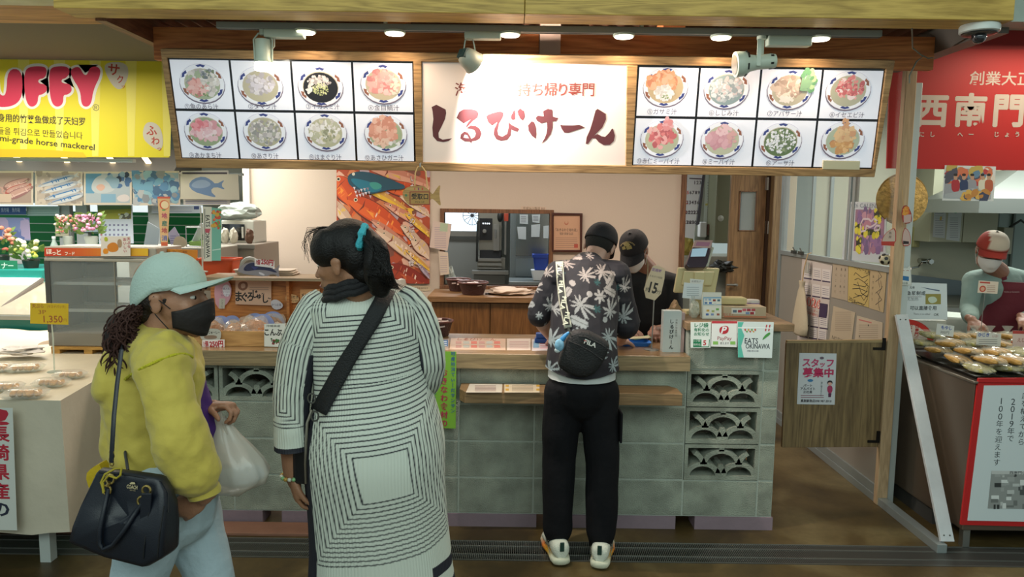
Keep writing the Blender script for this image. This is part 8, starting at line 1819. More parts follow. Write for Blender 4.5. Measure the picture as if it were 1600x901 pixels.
t = thing('blue_key_charm', 'blue and white charm clipped to the black shoulder bag', 'charm', S(876,535,3.33))
b = MB(); b.tube([S(889,519,3.325), S(883,524,3.32), S(878,530,3.315), S(875,536,3.315)],[.006,.010,.012,.008],10); b.build('blue_clip', mat('bright_blue_plastic', '#2a7fb8', .3), t, smooth=True)
b = MB(); b.ell(S(874,539,3.31),.022,.012,.030); b.build('charm_body', mat('pale_blue_charm', '#7fb0cc', .3, var=.4, vscale=30), t, smooth=True); b = MB(); b.ell(S(871,547,3.31),.014,.008,.012); b.build('white_tail', mat('white_charm', '#b9c6c8', .5), t, smooth=True)
# trainers
for i, (hip, kn, an, tv) in enumerate(legs):
 t = thing('trainer', ['left white running shoe with a yellow and orange sole edge, under black trousers', 'right white running shoe with a yellow sole edge, under black trousers'][i], 'shoe', (an.x, an.y, 0), 'white running shoes of the man')
 s_ = Vector((tv.y, -tv.x, 0)); he = Vector((an.x, an.y, 0))-tv*.075
 def ring(d, w, z0, z1, n=24, lift=0, p=2.6):
  out_ = []
  for k in range(n):
   a_ = 2*math.pi*k/n; c_, q_ = math.cos(a_), math.sin(a_); x = w*math.copysign(abs(c_)**(2/p), c_); z = (z0+z1)/2+(z1-z0)/2*math.copysign(abs(q_)**(2/p), q_); out_.append(he+tv*d+s_*x+Vector((0,0, z+lift)))
  return out_
 b = MB(); b.loft([ring(-.022,.018,.012,.036), ring(-.010,.036,.004,.040), ring(.02,.042,.002,.040), ring(.09,.040,.002,.036), ring(.15,.050,.002,.034), ring(.21,.046,.004,.032, lift=.004), ring(.25,.028,.006,.026, lift=.012), ring(.262,.010,.010,.020, lift=.016)]); so = b.build('sole', vcol('shoe_sole_foam', .6), t, smooth=True, ang=60)
 me = so.data; ca = me.color_attributes.new('Col', 'FLOAT_COLOR', 'POINT'); buf = []
 for v in me.vertices:
  d_ = (v.co+wloc(so)-he).dot(tv); c_ = '#c2c4ae' if d_ < .06 else ('#d0a028' if d_ < .11 else ('#c46a28' if d_ < .2 else '#b9b49c')); buf += list(lin(c_))
 ca.data.foreach_set('color', buf)
 b = MB(); b.loft([ring(-.012,.022,.035,.085), ring(.0,.034,.036,.102), ring(.03,.038,.034,.104), ring(.08,.037,.034,.098), ring(.13,.043,.030,.080), ring(.19,.043,.030,.060), ring(.235,.028,.028,.048), ring(.25,.012,.030,.042)]); b.build('upper', mat('white_shoe_mesh', '#c6cabc', .6, bump=.4, bscale=200), t, smooth=True, ang=70)
 b = MB()
 for e in (-1,1):
  for (d0, z0, d1, z1) in ((.03,.045,.12,.085),(.06,.085,.12,.042),(.045,.07,.10,.05)): b.tube([he+tv*d0+s_*e*.040+Vector((0,0, z0)), he+tv*(d0+d1)/2+s_*e*.0445+Vector((0,0,(z0+z1)/2)), he+tv*d1+s_*e*.044+Vector((0,0, z1))],.002,6)
 t.scale = (1.16,1.16,1.12)
 b.build('side_stripe', mat('grey_stripe', '#6a6c60', .5), t, smooth=True)
 b = MB(); b.obox(he-tv*.0145+Vector((0,0,.088)), s_, tv, (0,0,1),.009,.003,.020); b.build('heel_tab', mat('dark_green_tab', '#12342c', .5), t, bevel=.002)
# -- shop worker behind the counter
wk = thing('person', 'person in a black T-shirt, black cap and white mask working behind the counter', 'person', (S(1012,500,4.62).x, 4.66,0))
SK2 = skin('tan_skin', '#8f6450')
hd = Head(S(991,390,4.50),(-.42,-.72,-.55), up=(-.05,0,1), k=1.0)
B = Body(); nk = S(1015,424,4.62); hd.add(B, nk, .054)
B.limb([nk, S(1013,450,4.63), S(1014,500,4.62), S(1014,560,4.66), S(1014,590,4.66)],[.06,.125,.14,.12,.13], flat=.8)
sA, sB = S(960,440,4.58), S(1050,443,4.62); B.limb([S(1010,435,4.63), sA],[.07,.056]); B.limb([S(1010,435,4.63), sB],[.07,.056])
eA = S(958,500,4.52); wA = Vector((S(985,520,4.28).x, 4.30,.998)); B.limb([sA, eA, wA],[.048,.04,.028]); hand(B, wA, (.3,-.9,-.12),(0,0,-1), thumb=-1, curl=(15,25,20))
eB = S(1050,512,4.52); wB = Vector((S(1024,520,4.22).x, 4.26,1.0)); B.limb([sB, eB, wB],[.05,.042,.028]); hand(B, wB, (-.15,-.9,-.15),(0,0,-1), thumb=1, curl=(25,40,30))
cxw = S(1014,560,4.66).x
for e in (-1,1): B.limb([Vector((cxw+e*.09,4.68,.86)), Vector((cxw+e*.09,4.69,.47)), Vector((cxw+e*.09,4.74,.08)), Vector((cxw+e*.10,4.62,.035))],[.085,.055,.04,.032])
B.build('body', SK2, wk, voxel=.005, smooth=3); hd.features(wk)
hd.mask(wk, mat('white_mask_cloth', '#cbc6c2', .7))
co, P_ = hd.cap(wk, BLKCAP, BLKCAP, visor=1, tilt=R(-6), vlen=.075)
tc = bvh(co); dd = Decal(tc, .003)
for a0 in range(20,161,14): dd.poly([(981+12*math.cos(R(a0)),386-9*math.sin(R(a0))),(981+12*math.cos(R(a0+10)),386-9*math.sin(R(a0+10))),(981+10*math.cos(R(a0+10)),386-7*math.sin(R(a0+10))),(981+10*math.cos(R(a0)),386-7*math.sin(R(a0)))], '#8a7444')
for q in ([(973,380),(979,377),(985,382),(981,386),(976,384)],[(978,386),(986,383),(988,388),(980,390)],[(972,386),(976,384),(978,389),(973,390)]): dd.poly(q, '#9c8a50')
dd.text('FOREST WORLD', 979,394.5,3.2, '#8f8f86', w=24, bold=.03, rot=0)
dd.build('gold_emblem', co)
BT = mat('black_tshirt', '#131214', .85, bump=.3, bscale=30)
B = Body(); B.limb([S(1014,432,4.63), S(1013,452,4.63), S(1014,500,4.62), S(1014,560,4.66), S(1014,585,4.66)],[.085,.142,.158,.145,.15], flat=.85)
B.limb([S(1011,437,4.63), sA],[.085,.070]); B.limb([S(1011,437,4.63), sB],[.085,.072]); B.limb([sA, (sA*.35+eA*.65)],[.068,.062]); B.limb([sB, (sB*.3+eB*.7)],[.070,.064])
B.build('black_tshirt', BT, wk, voxel=.008, smooth=4, deform=wr2)
B = Body()
for e in (-1,1): B.limb([Vector((cxw+e*.085,4.67,.88)), Vector((cxw+e*.09,4.69,.47)), Vector((cxw+e*.09,4.74,.09))],[.108,.078,.07])
B.build('trousers', mat('dark_trousers', '#1c1d22', .8), wk, voxel=.01, smooth=3)
B = Body()
for e in (-1,1): B.limb([Vector((cxw+e*.095,4.76,.04)), Vector((cxw+e*.10,4.58,.035))],[.042,.04])
B.build('shoes', mat('black_shoe', '#131313', .5), wk, voxel=.008, smooth=3)
b = MB(); b.tube([S(1008,402,4.52), S(1012,412,4.50), S(1012,428,4.46), S(1009,446,4.44)],.006,8, flat=.4); b.build('neck_strap', mat('cream_strap', '#a8987a', .7), wk, smooth=True)
# -- worker of the right stall
we = thing('person', 'person in a dark red apron and white and red cap at the right stall', 'person', (S(1566,500,4.95).x, 4.97,0))
hd = Head(S(1549,391,4.66),(-.30,-.78,-.42), up=(.12,0,1), k=1.02)
B = Body(); nk = S(1560,424,4.80); hd.add(B, nk, .055); xe = S(1566,500,4.95).x
B.limb([nk, S(1562,445,4.86), S(1564,490,4.90), Vector((xe, 4.95,.98)), Vector((xe, 4.97,.88))],[.06,.13,.14,.125,.13], flat=.8)
sA, sB = S(1520,440,4.82), S(1608,440,4.86); B.limb([S(1562,432,4.84), sA],[.07,.056]); B.limb([S(1562,432,4.84), sB],[.07,.056])
eA = S(1514,484,4.74); wA = S(1518,500,4.52); B.limb([sA, eA, wA],[.05,.042,.028]); hand(B, wA, (.15,-.8,-.35),(.2,0,-1), thumb=-1, curl=(20,35,30))
eB = S(1622,492,4.74); wB = S(1596,496,4.56); B.limb([sB, eB, wB],[.05,.042,.028]); hand(B, wB, (-.3,-.8,-.2),(0,0,-1), thumb=1, curl=(20,35,30))
for e in (-1,1): B.limb([Vector((xe+e*.09,4.97,.86)), Vector((xe+e*.09,4.98,.47)), Vector((xe+e*.09,5.03,.08)), Vector((xe+e*.10,4.91,.035))],[.085,.055,.04,.032])
B.build('body', SK2, we, voxel=.005, smooth=3); hd.features(we); hd.mask(we, mat('white_mask_cloth', '#cbc6c2', .7))
RC = vcol('white_red_cap_cloth', .8)
co, P_ = hd.cap(we, RC, mat('red_cap_cloth', '#8a2418', .8), visor=1, tilt=R(6), vlen=.045)
me = co.data; ca = me.color_attributes.new('Col', 'FLOAT_COLOR', 'POINT'); buf = []
for v in me.vertices:
 q = hd.M.transposed() @ (v.co+wloc(co)-hd.c); red = q.z < .048 or (q.x < -.02 and .03 < q.y+.0 and False) or (q.x > .045) ; buf += list(lin('#8e2a1c' if red else '#b4a896'))
ca.data.foreach_set('color', buf)
SG = mat('grey_green_shirt', '#7f938c', .85, bump=.3, bscale=30)
B = Body(); B.limb([S(1561,432,4.84), S(1562,448,4.86), S(1564,490,4.90), Vector((xe, 4.95,.98)), Vector((xe, 4.97,.88))],[.085,.148,.158,.148,.15], flat=.85)
B.limb([S(1562,434,4.84), sA],[.085,.070]); B.limb([S(1562,434,4.84), sB],[.085,.070]); B.limb([sA, eA, wA*.85+eA*.15],[.066,.056,.042]); B.limb([sB, eB, wB*.85+eB*.15],[.066,.056,.042])
B.build('grey_shirt', SG, we, voxel=.008, smooth=4, deform=wr2)
B = Body()
for e in (-1,1): B.limb([Vector((xe+e*.085,4.96,.88)), Vector((xe+e*.09,4.98,.47)), Vector((xe+e*.09,5.03,.09))],[.108,.078,.07])
B.build('trousers', mat('dark_trousers', '#1c1d22', .8), we, voxel=.01, smooth=3)
B = Body()
for e in (-1,1): B.limb([Vector((xe+e*.095,5.05,.04)), Vector((xe+e*.10,4.88,.035))],[.042,.04])
B.build('shoes', mat('black_shoe', '#131313', .5), we, voxel=.008, smooth=3)
AP = mat('dark_red_apron', '#5c1020', .75, bump=.2, bscale=30); b = MB(); rings = []
for k in range(12):
 z = S(1564,440,4.72).z-(.62*k/11); w_ = .135+(.06*min(1, max(0, k-2)/3)); yc = 4.855+.10*k/11; ring = []
 for j in range(13): a_ = R(-74+148*j/12); ring.append(Vector((xe-.035+w_*1.08*math.sin(a_), yc-.158*math.cos(a_)-.018, z)))
 rings.append(ring)
b.loft(rings, cap=False, closed=False); ap = b.build('apron', AP, we, smooth=True, ang=80, solid=.005)
b = MB(); zt_ = S(1564,440,4.72).z
for e in (-1,1): b.obox((xe-.035+e*.112,4.752, zt_+.035),(e*.2,.0,1),(1,0,0),(0,1,0),.055,.016,.003)
b.build('apron_strap', AP, ap)
tap = bvh(ap); dd = Decal(tap, .003); dd.text('Nishihe-jo Kamaboko', 1581,455.5,2.6, '#a89090', w=24); dd.build('apron_lettering', ap)
# -- woman in the striped pleated dress, seen from behind
wc = thing('person', 'person with a black ponytail in a long white dress with nested black squares', 'person', (S(590,700,2.5).x, 2.5,0))
SK3 = skin('warm_tan_skin', '#94694e')
YC = 2.50
hd = Head(S(540,409,2.42),(-.93,.28,-.20), k=1.04)
B = Body(); nk = S(556,452,2.47); hd.add(B, nk, .056)
B.limb([nk, S(566,478,2.49), S(570,520,2.5), S(575,560,2.5), S(585,640,2.5), S(590,720,2.5)],[.055,.065,.11,.12,.13,.14], flat=.85)
shL, shR = S(496,492,2.48), S(634,494,2.50)
B.limb([S(570,488,2.49), shL],[.05,.045]); B.limb([S(570,488,2.49), shR],[.05,.045])
elL, wrL = S(452,600,2.44), S(457,742,2.42)
B.limb([shL, elL, (elL+wrL)/2, wrL],[.058,.048,.044,.030]); hand(B, wrL, (.16,.12,-1),(1,.35,.1), thumb=1, curl=(22,32,26), k=1.0, tcurl=15, tout=25)
elR, wrR = S(668,592,2.52), S(622,560,2.80); B.limb([shR, elR, wrR],[.045,.040,.03]); hand(B, wrR, (-.6,.6,.1),(0,0,-1), thumb=-1, curl=(30,50,40))
for e in (-1,1):
 hx = S(590,720,2.5).x+e*.10; B.limb([Vector((hx, 2.5,.80)), Vector((hx, 2.5,.46)), Vector((hx, 2.52,.09))],[.11,.062,.042]); B.limb([Vector((hx, 2.50,.06)), Vector((hx-.0,2.66,.035))],[.04,.032])
B.build('body', SK3, wc, voxel=.005, smooth=3); hd.features(wc)
B = Body()
for e in (-1,1): hx = S(590,720,2.5).x+e*.10; B.limb([Vector((hx, 2.46,.045)), Vector((hx, 2.70,.035))],[.046,.044])
B.build('shoes', mat('black_shoe', '#131313', .5), wc, voxel=.008, smooth=3)
# dress
prof = [(905,486,710),(880,487,706),(850,488,703),(800,486,698),(750,482,695),(715,480,695),(685,480,694),(655,486,688),(625,492,679),(600,494,671),(570,490,666),(540,486,664),(515,484,664),(495,482,662),(478,482,658),(466,492,648),(456,508,630),(447,522,606),(440,530,592)]
dep = [.20,.20,.20,.205,.21,.21,.205,.20,.185,.175,.165,.16,.16,.155,.15,.135,.11,.085,.07]
key = []
for (py, l, r), d_ in zip(prof, dep):
 a_, b_ = S(l, py, YC), S(r, py, YC); key.append(((a_.x+b_.x)/2, a_.z*.5+b_.z*.5,(b_.x-a_.x)/2, d_))
def cr(p0, p1, p2, p3, t): return .5*((2*p1)+(-p0+p2)*t+(2*p0-5*p1+4*p2-p3)*t*t+(-p0+3*p1-3*p2+p3)*t**3)
def samp(s):
 i = min(int(s), len(key)-2); t = s-i; q = [key[max(0, i-1)], key[i], key[i+1], key[min(len(key)-1, i+2)]]
 return tuple(cr(q[0][k], q[1][k], q[2][k], q[3][k], t) for k in range(4))
NU, NV = 560,560
zA = S(603,738, YC-.17); zB = S(552,452, YC-.12); blackz = S(600,893, YC).z; ztop = S(660,492, YC).z; z600 = S(660,600, YC).z; z560 = S(480,545, YC).z
CW, CK = (.54,.58,.51),(.012,.013,.022)
def dresscol(u, v, x, z, back):
 if back:
  X, Z = x-zA.x, z-zA.z; c_, s_ = math.cos(R(9)), math.sin(R(9)); a_, b_ = X*c_+Z*s_, -X*s_+Z*c_; dA = max(abs(a_)*1.0, abs(b_))
  X, Z = x-zB.x, z-zB.z; c_, s_ = math.cos(R(7)), math.sin(R(7)); a_, b_ = X*c_+Z*s_, -X*s_+Z*c_; dB = max(abs(a_)*.98, abs(b_))
 else: dA = dB = 9
 if z < blackz and u > -.05: return CK
 if u < (-.200 if z < 1.02 else -.222) and z < z560: return CK
 if u > .30 and z600 < z < ztop: return CK
 if u > .20 and blackz+.045 < z < blackz+.085: return CK
 m = 0
 if .074 < dA < .296: m = ((dA-.078+.008) % .0165)-.008; m = max(0, min(1,(.0030-abs(m))/.0016))
 elif .078 < dB < .31 and dA > .30: m = ((dB-.082+.008) % .0158)-.008; m = max(0, min(1,(.0030-abs(m))/.0016))
 return tuple(CW[i]*(1-m)+CK[i]*m for i in range(3))
vs, cols = [],[]
for j in range(NV+1):
 cx, z, rx, ry = samp(j/NV*(len(key)-1))
 lean = .0
 for i in range(NU):
  a_ = 2*math.pi*i/NU-math.pi/2; p = 2.25; c_, s_ = math.cos(a_), math.sin(a_)
  X = math.copysign(abs(c_)**(2/p), c_); Y_ = math.copysign(abs(s_)**(2/p), s_)
  fold = 1+.010*math.sin(a_*9+z*5)*max(0, min(1,(1.0-z)*2))+.006*noise.noise(Vector((c_*3, s_*3, z*4)))
  pl_ = .0011*math.sin(i*2*math.pi/4.0)
  bulge = 1.0+(.10*math.exp(-((z-.86)/.13)**2) if s_ < 0 else 0)
  x = cx+(rx*fold+pl_)*X; y = YC+(ry*bulge*fold+pl_)*Y_; vs.append((x, y, z))
  u = (a_+math.pi/2); u = u if u <= math.pi else u-2*math.pi; u *= (rx+ry)/2*1.02
  cols.append(dresscol(u, 0, cx+u if abs(u) < .5 else x, z, s_ < .25))
fs = [(j*NU+i, j*NU+(i+1) % NU, (j+1)*NU+(i+1) % NU, (j+1)*NU+i) for j in range(NV) for i in range(NU)]
fs.append(tuple(range(NU))[::-1] if False else tuple(NV*NU+i for i in range(NU)))
def colmesh(name, vs, fs, cols, m, parent, smooth=True):
 off = wloc(parent); me = bpy.data.meshes.new(name); me.from_pydata([Vector(v)-off for v in vs],[], fs); me.materials.append(m)
 ca = me.color_attributes.new('Col', 'FLOAT_COLOR', 'POINT'); buf = []
 for c in cols: buf += [c[0], c[1], c[2],1.0]
 ca.data.foreach_set('color', buf); me.polygons.foreach_set('use_smooth', [smooth]*len(me.polygons)); me.update()
 o = bpy.data.objects.new(name, me); C.objects.link(o); o.parent = parent; return o
DM = vcol('pleated_polyester', .7)
dress = colmesh('pleated_dress', vs, fs, cols, DM, wc)
# sleeves
def sleeve(name, P, RR, cuffz, nested, inner):
 n, m_ = 170,240; vs, cols = [],[]
 P = [Vector(p) for p in P]; K_ = len(P)-1
 for j in range(m_+1):
  s = j/m_*K_; i0 = min(int(s), K_-1); t = s-i0
  p = Vector([cr(P[max(0, i0-1)][k], P[i0][k], P[i0+1][k], P[min(K_, i0+2)][k], t) for k in range(3)]); r_ = cr(RR[max(0, i0-1)], RR[i0], RR[i0+1], RR[min(K_, i0+2)], t)
  tg = (P[i0+1]-P[i0]).normalized(); a = Vector((0,1,0)); a = (a-tg*a.dot(tg)).normalized(); b_ = tg.cross(a)
  for i in range(n):
   an = 2*math.pi*i/n; q = p+(a*math.cos(an)+b_*math.sin(an))*(r_+.0010*math.sin(i*math.pi/2)+.003*noise.noise(Vector((math.cos(an)*2, math.sin(an)*2, j*.06)))); vs.append(q)
   x, z = (q-p).x, q.z; c = CW
   if j > m_*.955: c = CK
   elif inner and inner(x, q): c = CK
   elif q.y < p.y+.03:
    d_ = max(abs(x+.01),(nested-z)*1.0+.0) if nested else abs(x)
    if nested and z > nested-.055: d_ = max(abs(x+.012), nested+.0-z+.02)
    mm = max(0, min(1,(.0026-abs((d_+.006) % .0125-.006))/.0014))
    if z > nested-.05: c = tuple(CW[i_]*(1-mm)+CK[i_]*mm for i_ in range(3))
   cols.append(c)
 fs = [(j*n+i, j*n+(i+1) % n, (j+1)*n+(i+1) % n, (j+1)*n+i) for j in range(m_) for i in range(n)]; fs.append(tuple(range(n))[::-1]); fs.append(tuple(m_*n+i for i in range(n)))
 o = colmesh(name, vs, fs, cols, DM, wc); clean(o); return o
nz = S(450,640,2.42).z
sleeve('dress_sleeve', [S(512,470,2.49), S(494,488,2.47), S(470,540,2.44), S(458,600,2.42), S(456,650,2.41), S(459,700,2.41)],[.055,.066,.068,.062,.058,.062],0, nz, lambda x, q: x > .048 and q.z < z560)
sleeve('dress_sleeve', [S(622,466,2.50), S(644,482,2.49), S(664,530,2.49), S(670,575,2.50), S(660,600,2.58), S(640,585,2.70)],[.055,.062,.060,.056,.052,.050],0,-9, lambda x, q: x < -.012 and q.z < S(660,485,2.5).z)
b = MB(); cc = S(553,447,2.435)
for dz, rr_ in ((-.016,.088),(.002,.084),(.018,.080)): b.tube([cc+Vector((rr_*1.08*math.cos(k*math.pi/14), rr_*math.sin(k*math.pi/14), dz+.32*rr_*math.cos(k*math.pi/14)+.003*math.sin(k*1.9))) for k in range(29)],.0125,10)
pass; b.build('black_collar', mat('black_ribbed_collar', '#101014', .8, bump=.5, bscale=150), wc, smooth=True)
# hair
HB = mat('glossy_black_hair', '#080606', .5, bump=.35, bscale=160, spec=.3)
B = Body(); hd.e(B, 0,-.022,.045,.085,.098,.088); hd.e(B, 0,-.06,.01,.078,.066,.080); hd.e(B, 0,-.07,-.045,.062,.045,.045)
hd.e(B, .05,.018,.035,.040,.060,.070); hd.e(B, -.05,.02,.05,.040,.065,.060); hd.e(B, 0,.045,.098,.050,.045,.022)
def hw(co_, n): return co_+n*(.003*noise.noise(Vector((co_.x*30, co_.y*30, co_.z*9)))+.004*noise.noise(co_*14))
hair = B.build('hair', HB, wc, voxel=.006, smooth=4, deform=hw)
B = Body(); B.limb([S(564,376,2.36), S(577,372,2.34), S(586,386,2.32), S(589,408,2.31), S(590,432,2.32), S(596,452,2.33)],[.024,.030,.038,.044,.044,.028])
B.limb([S(590,395,2.31), S(588,430,2.31), S(586,455,2.32)],[.036,.038,.018]); B.limb([S(598,420,2.31), S(610,442,2.32), S(622,450,2.33)],[.03,.020,.005])
pn = B.build('ponytail', HB, wc, voxel=.006, smooth=4, deform=hw)
rd = random.Random(4); b = MB()
for k in range(70):
 x0_ = 572+rd.uniform(-6,14); p = [S(x0_, 370+rd.uniform(-3,6),2.30), S(588+rd.uniform(-6,20),395+rd.uniform(-5,8),2.265), S(590+rd.uniform(-16,26),430,2.27), S(596+rd.uniform(-20,36),450+rd.uniform(-6,8),2.31)]
 b.tube(p, [.0012,.0014,.0012,.0005],4)
for k in range(34):
 xx_ = rd.uniform(-.05,.06); b.tube([hd.p(xx_, .03,.118), hd.p(xx_*1.1,.080+rd.uniform(-.005,.015),.115+rd.uniform(-.01,.015)), hd.p(xx_*1.2,.108+rd.uniform(-.012,.012),.075+rd.uniform(-.01,.02)), hd.p(xx_*1.25,.108,.035+rd.uniform(-.02,.02))],[.0009,.0008,.0007,.0004],4)
b.build('loose_strands', HB, hair)
b = MB(); c0 = S(566,371,2.335); b.tube([c0+Vector((.0,.026*math.cos(k*math.pi/8),.034*math.sin(k*math.pi/8)))+Vector((.008*math.sin(k*math.pi/8),0,0)) for k in range(17)],[.011+.003*math.sin(k*2.1) for k in range(17)],8); b.build('hair_tie', mat('turquoise_scrunchie', '#3aa6b4', .7, bump=.5, bscale=100), wc, smooth=True)
# strap and bag
td = bvh(dress)
rows = ribbon(td, [(606,452),(590,485),(570,520),(545,560),(515,612),(494,650)],25,.010,5)
bagc = thing('crossbody_bag', 'black crossbody bag with a wide strap worn by the person in the white dress', 'bag', S(486,700,2.40))
strip(rows, 'wide_strap', mat('black_webbing', '#101316', .7, bump=.5, bscale=200), bagc, .004,3)
b = MB(); q = S(486,700,2.44); b.obox((q.x, 2.50, q.z),(.2,1,0),(1,-.2,0),(0,0,1),.12,.030,.11); b.build('bag_body', mat('black_leather', '#0d0d10', .4), bagc, bevel=.015)
b = MB(); b.tube([S(487,640,2.37), S(480,660,2.36), S(478,690,2.35), S(477,725,2.35), S(478,755,2.36)],.0045,6); b.build('silver_zip', mat('silver_zip', '#8a8478', .35,.8), bagc, smooth=True)
for (x, y) in ((487,622),(492,650)):
 b = MB(); c0 = S(x, y, 2.31); b.tube([c0+Vector((.012*math.cos(k*math.pi/6),0,.016*math.sin(k*math.pi/6))) for k in range(13)],.003,6); b.build('strap_ring', DSTEEL, bagc, smooth=True)
# bracelet and ring
t = thing('bead_bracelet', 'white and green bead bracelet on the lowered wrist beside the white dress', 'bracelet', wrL)
for k in range(16):
 a_ = k*2*math.pi/16; b = MB(); b.ell(wrL+Vector((.036*math.cos(a_),.034*math.sin(a_),.004*math.sin(a_)-.0)),.0072,.0072,.0072, nu=12, nv=8); b.build('bead', mat('bead_%d' % (k % 3),['#c4c4b4', '#7fae7a', '#a8863c'][k % 3],.25), t, smooth=True)
# -- woman in the yellow hoodie
YD = 2.20
wd = thing('person', 'person in a bright yellow hooded jacket, pale cap and white trousers', 'person', (S(262,800, YD).x, YD, 0))
SK4 = skin('freckled_tan_skin', '#9a6f56')
hd = Head(S(268,463, YD),(1,-.04,-.02), k=1.08)
B = Body(); nk = S(246,538, YD+.0); hd.add(B, nk, .054)
B.limb([nk, S(240,570, YD+.04), S(245,640, YD+.04), S(256,720, YD+.03), S(262,765, YD+.03)],[.06,.115,.11,.105,.105])
shN, shF = S(250,575, YD-.12), S(262,572, YD+.20)
B.limb([S(245,560, YD), shN],[.07,.06]); B.limb([S(248,560, YD), shF],[.07,.06])
elN, wrN = S(262,690, YD-.16), S(318,774, YD-.12); B.limb([shN, elN, wrN],[.055,.044,.028]); hand(B, wrN, (-.80,-.05,-.55),(-.25,.9,-.1), thumb=-1, curl=(28,42,35), k=.95)
elF, wrF = S(288,672, YD+.24), S(322,636, YD+.08); B.limb([shF, elF, wrF],[.055,.042,.028]); hand(B, wrF, (1,-.10,.12),(.15,-.25,-1), thumb=-1, curl=(45,60,45), k=1.0)
hN, hF = S(250,770, YD-.05), S(285,770, YD+.12)
kN, kF = Vector((S(230,900, YD).x, YD-.08,.50)), Vector((S(310,900, YD).x, YD+.08,.50))
aN, aF = Vector((kN.x-.04, YD-.09,.09)), Vector((kF.x+.04, YD+.08,.09))
for h_, k_, a_ in ((hN, kN, aN),(hF, kF, aF)): B.limb([h_, k_, a_],[.085,.058,.04]); B.limb([a_-Vector((.02,0,.045)), a_+Vector((.15,0,-.055))],[.038,.03])
B.build('body', SK4, wd, voxel=.0048, smooth=3); hd.features(wd)
b = MB(); rings_ = []
hd.mask(wd, mat('black_mask_cloth', '#17100f', .7, bump=.2, bscale=60))
CAPM = mat('pale_mint_cap', '#a9bdb4', .85, bump=.3, bscale=140, var=.05)
co, P_ = hd.cap(wd, CAPM, CAPM, visor=1, tilt=R(9), low=.035, vlen=.085, vup=.026, sc=1.0)
# hair: short dark hair at the nape and a curly ponytail
DH = mat('dark_brown_hair', '#1c100c', .6, bump=.6, bscale=150)
B = Body(); hd.e(B, 0,-.022,.0,.079,.074,.055); hd.e(B, 0,-.06,-.035,.062,.045,.045)
hh = B.build('hair', DH, wd, voxel=.006, smooth=4, deform=hw)
CUR = mat('curly_brown_hair', '#33160c', .85); rd = random.Random(9); b = MB()
for k in range(230):
 x0_, y0_ = 214+rd.uniform(-10,10),482+rd.uniform(-8,10); tx, ty = 196+rd.uniform(-34,26),545+rd.uniform(-26,40); yy0 = YD-.04+rd.uniform(-.04,.04); yy1 = YD-.02+rd.uniform(-.09,.08); midx = 190+rd.uniform(-32,32); midy = 505+rd.uniform(-30,22); N_ = 26; pts = []; rr_ = rd.uniform(.006,.013); ph = rd.random()*6; fr_ = rd.uniform(2.2,4.2)
 a, m__, e_ = S(x0_, y0_, yy0), S(midx, midy, (yy0+yy1)/2-.02), S(tx, ty, yy1)
 for i in range(N_):
  t = i/(N_-1); p = a*(1-t)**2+m__*2*t*(1-t)+e_*t*t; w_ = ph+t*fr_*6.28; pts.append(p+Vector((math.cos(w_), math.sin(w_)*.8, math.sin(w_)*.6))*rr_*min(1, t*3))
 b.tube(pts, [.0026]*(N_-1)+[.0008],4)
b.build('curly_ponytail', CUR, wd, smooth=True)
b = MB(); b.ell(S(192,528, YD-.02),.050,.050,.078); o = b.build('ponytail_core', mat('ponytail_core_hair', '#190c08', .8, bump=1, bscale=40), hh, smooth=True)
# hoodie
HY2 = mat('lime_yellow_fleece', '#bba948', .8, bump=.25, bscale=40, sheen=.2)
B = Body()
B.limb([S(246,545, YD+.02), S(240,575, YD+.04), S(243,620, YD+.04), S(246,670, YD+.04), S(244,712, YD+.03), S(240,735, YD+.03)],[.095,.150,.152,.140,.138,.130])
B.limb([S(200,640, YD+.02), S(205,700, YD+.02), S(212,738, YD+.02)],[.075,.085,.070]); B.limb([S(278,590, YD+.0), S(276,640, YD-.02), S(268,700, YD-.03)],[.080,.07,.05])
B.limb([shN, S(268,640, YD-.15), S(280,690, YD-.165), S(303,735, YD-.15), S(317,757, YD-.13)],[.080,.070,.078,.076,.046]); B.limb([shF, elF, (elF+wrF)/2],[.075,.065,.058])
B.limb([S(246,552, YD), shN+Vector((0,.01,.005))],[.10,.09])
# hood lying on the back and round the neck
B.limb([S(290,545, YD-.06), S(262,530, YD-.09), S(230,545, YD-.10), S(200,572, YD-.05), S(186,585, YD+.03), S(205,560, YD+.12), S(250,535, YD+.14), S(290,545, YD+.08)],[.030,.036,.042,.050,.052,.05,.04,.03])
B.ell(S(190,590, YD+.01),.060,.115,.085,(0,20,0)); B.ell(S(180,575, YD+.0),.038,.09,.055)
fold = [(S(206,560,2),0)]
def wr3(co_, n):
 k = .012*noise.noise(Vector((co_.x*7+co_.z*4, co_.y*6, co_.z*5)))+.007*noise.noise(Vector((co_.x*16-co_.z*9, co_.y*12, co_.z*11)))+.0035*noise.noise(co_*34); return co_+n*k
hoodie = B.build('yellow_hoodie', HY2, wd, voxel=.007, smooth=5, deform=wr3)
th_ = bvh(hoodie)
for pts in ([(196,592),(212,580),(232,570),(262,556),(290,550),(306,562)],):
 q = [hit(th_, x, y, .001) for x, y in [(pts[i][0]*(1-t)+pts[i+1][0]*t, pts[i][1]*(1-t)+pts[i+1][1]*t) for i in range(len(pts)-1) for t in (0,.33,.66)]]; q = [p for p in q if p is not None]
 if len(q) > 3:
  for _ in range(3): q = [q[0]]+[(q[i-1]+q[i]*2+q[i+1])/4 for i in range(1, len(q)-1)]+[q[-1]]
  b = MB(); b.tube(q, .0045,8); b.build('hood_seam', mat('yellow_trim', '#b8b21e', .8, bump=1, bscale=120), hoodie, smooth=True)
b = MB(); q = S(319,768, YD-.125); b.lathe(q, [(.036,-.016),(.045,-.012),(.048,.0),(.046,.014)],24, axis=(-.25,.05,1)); b.build('cuff', HY2, hoodie, smooth=True)
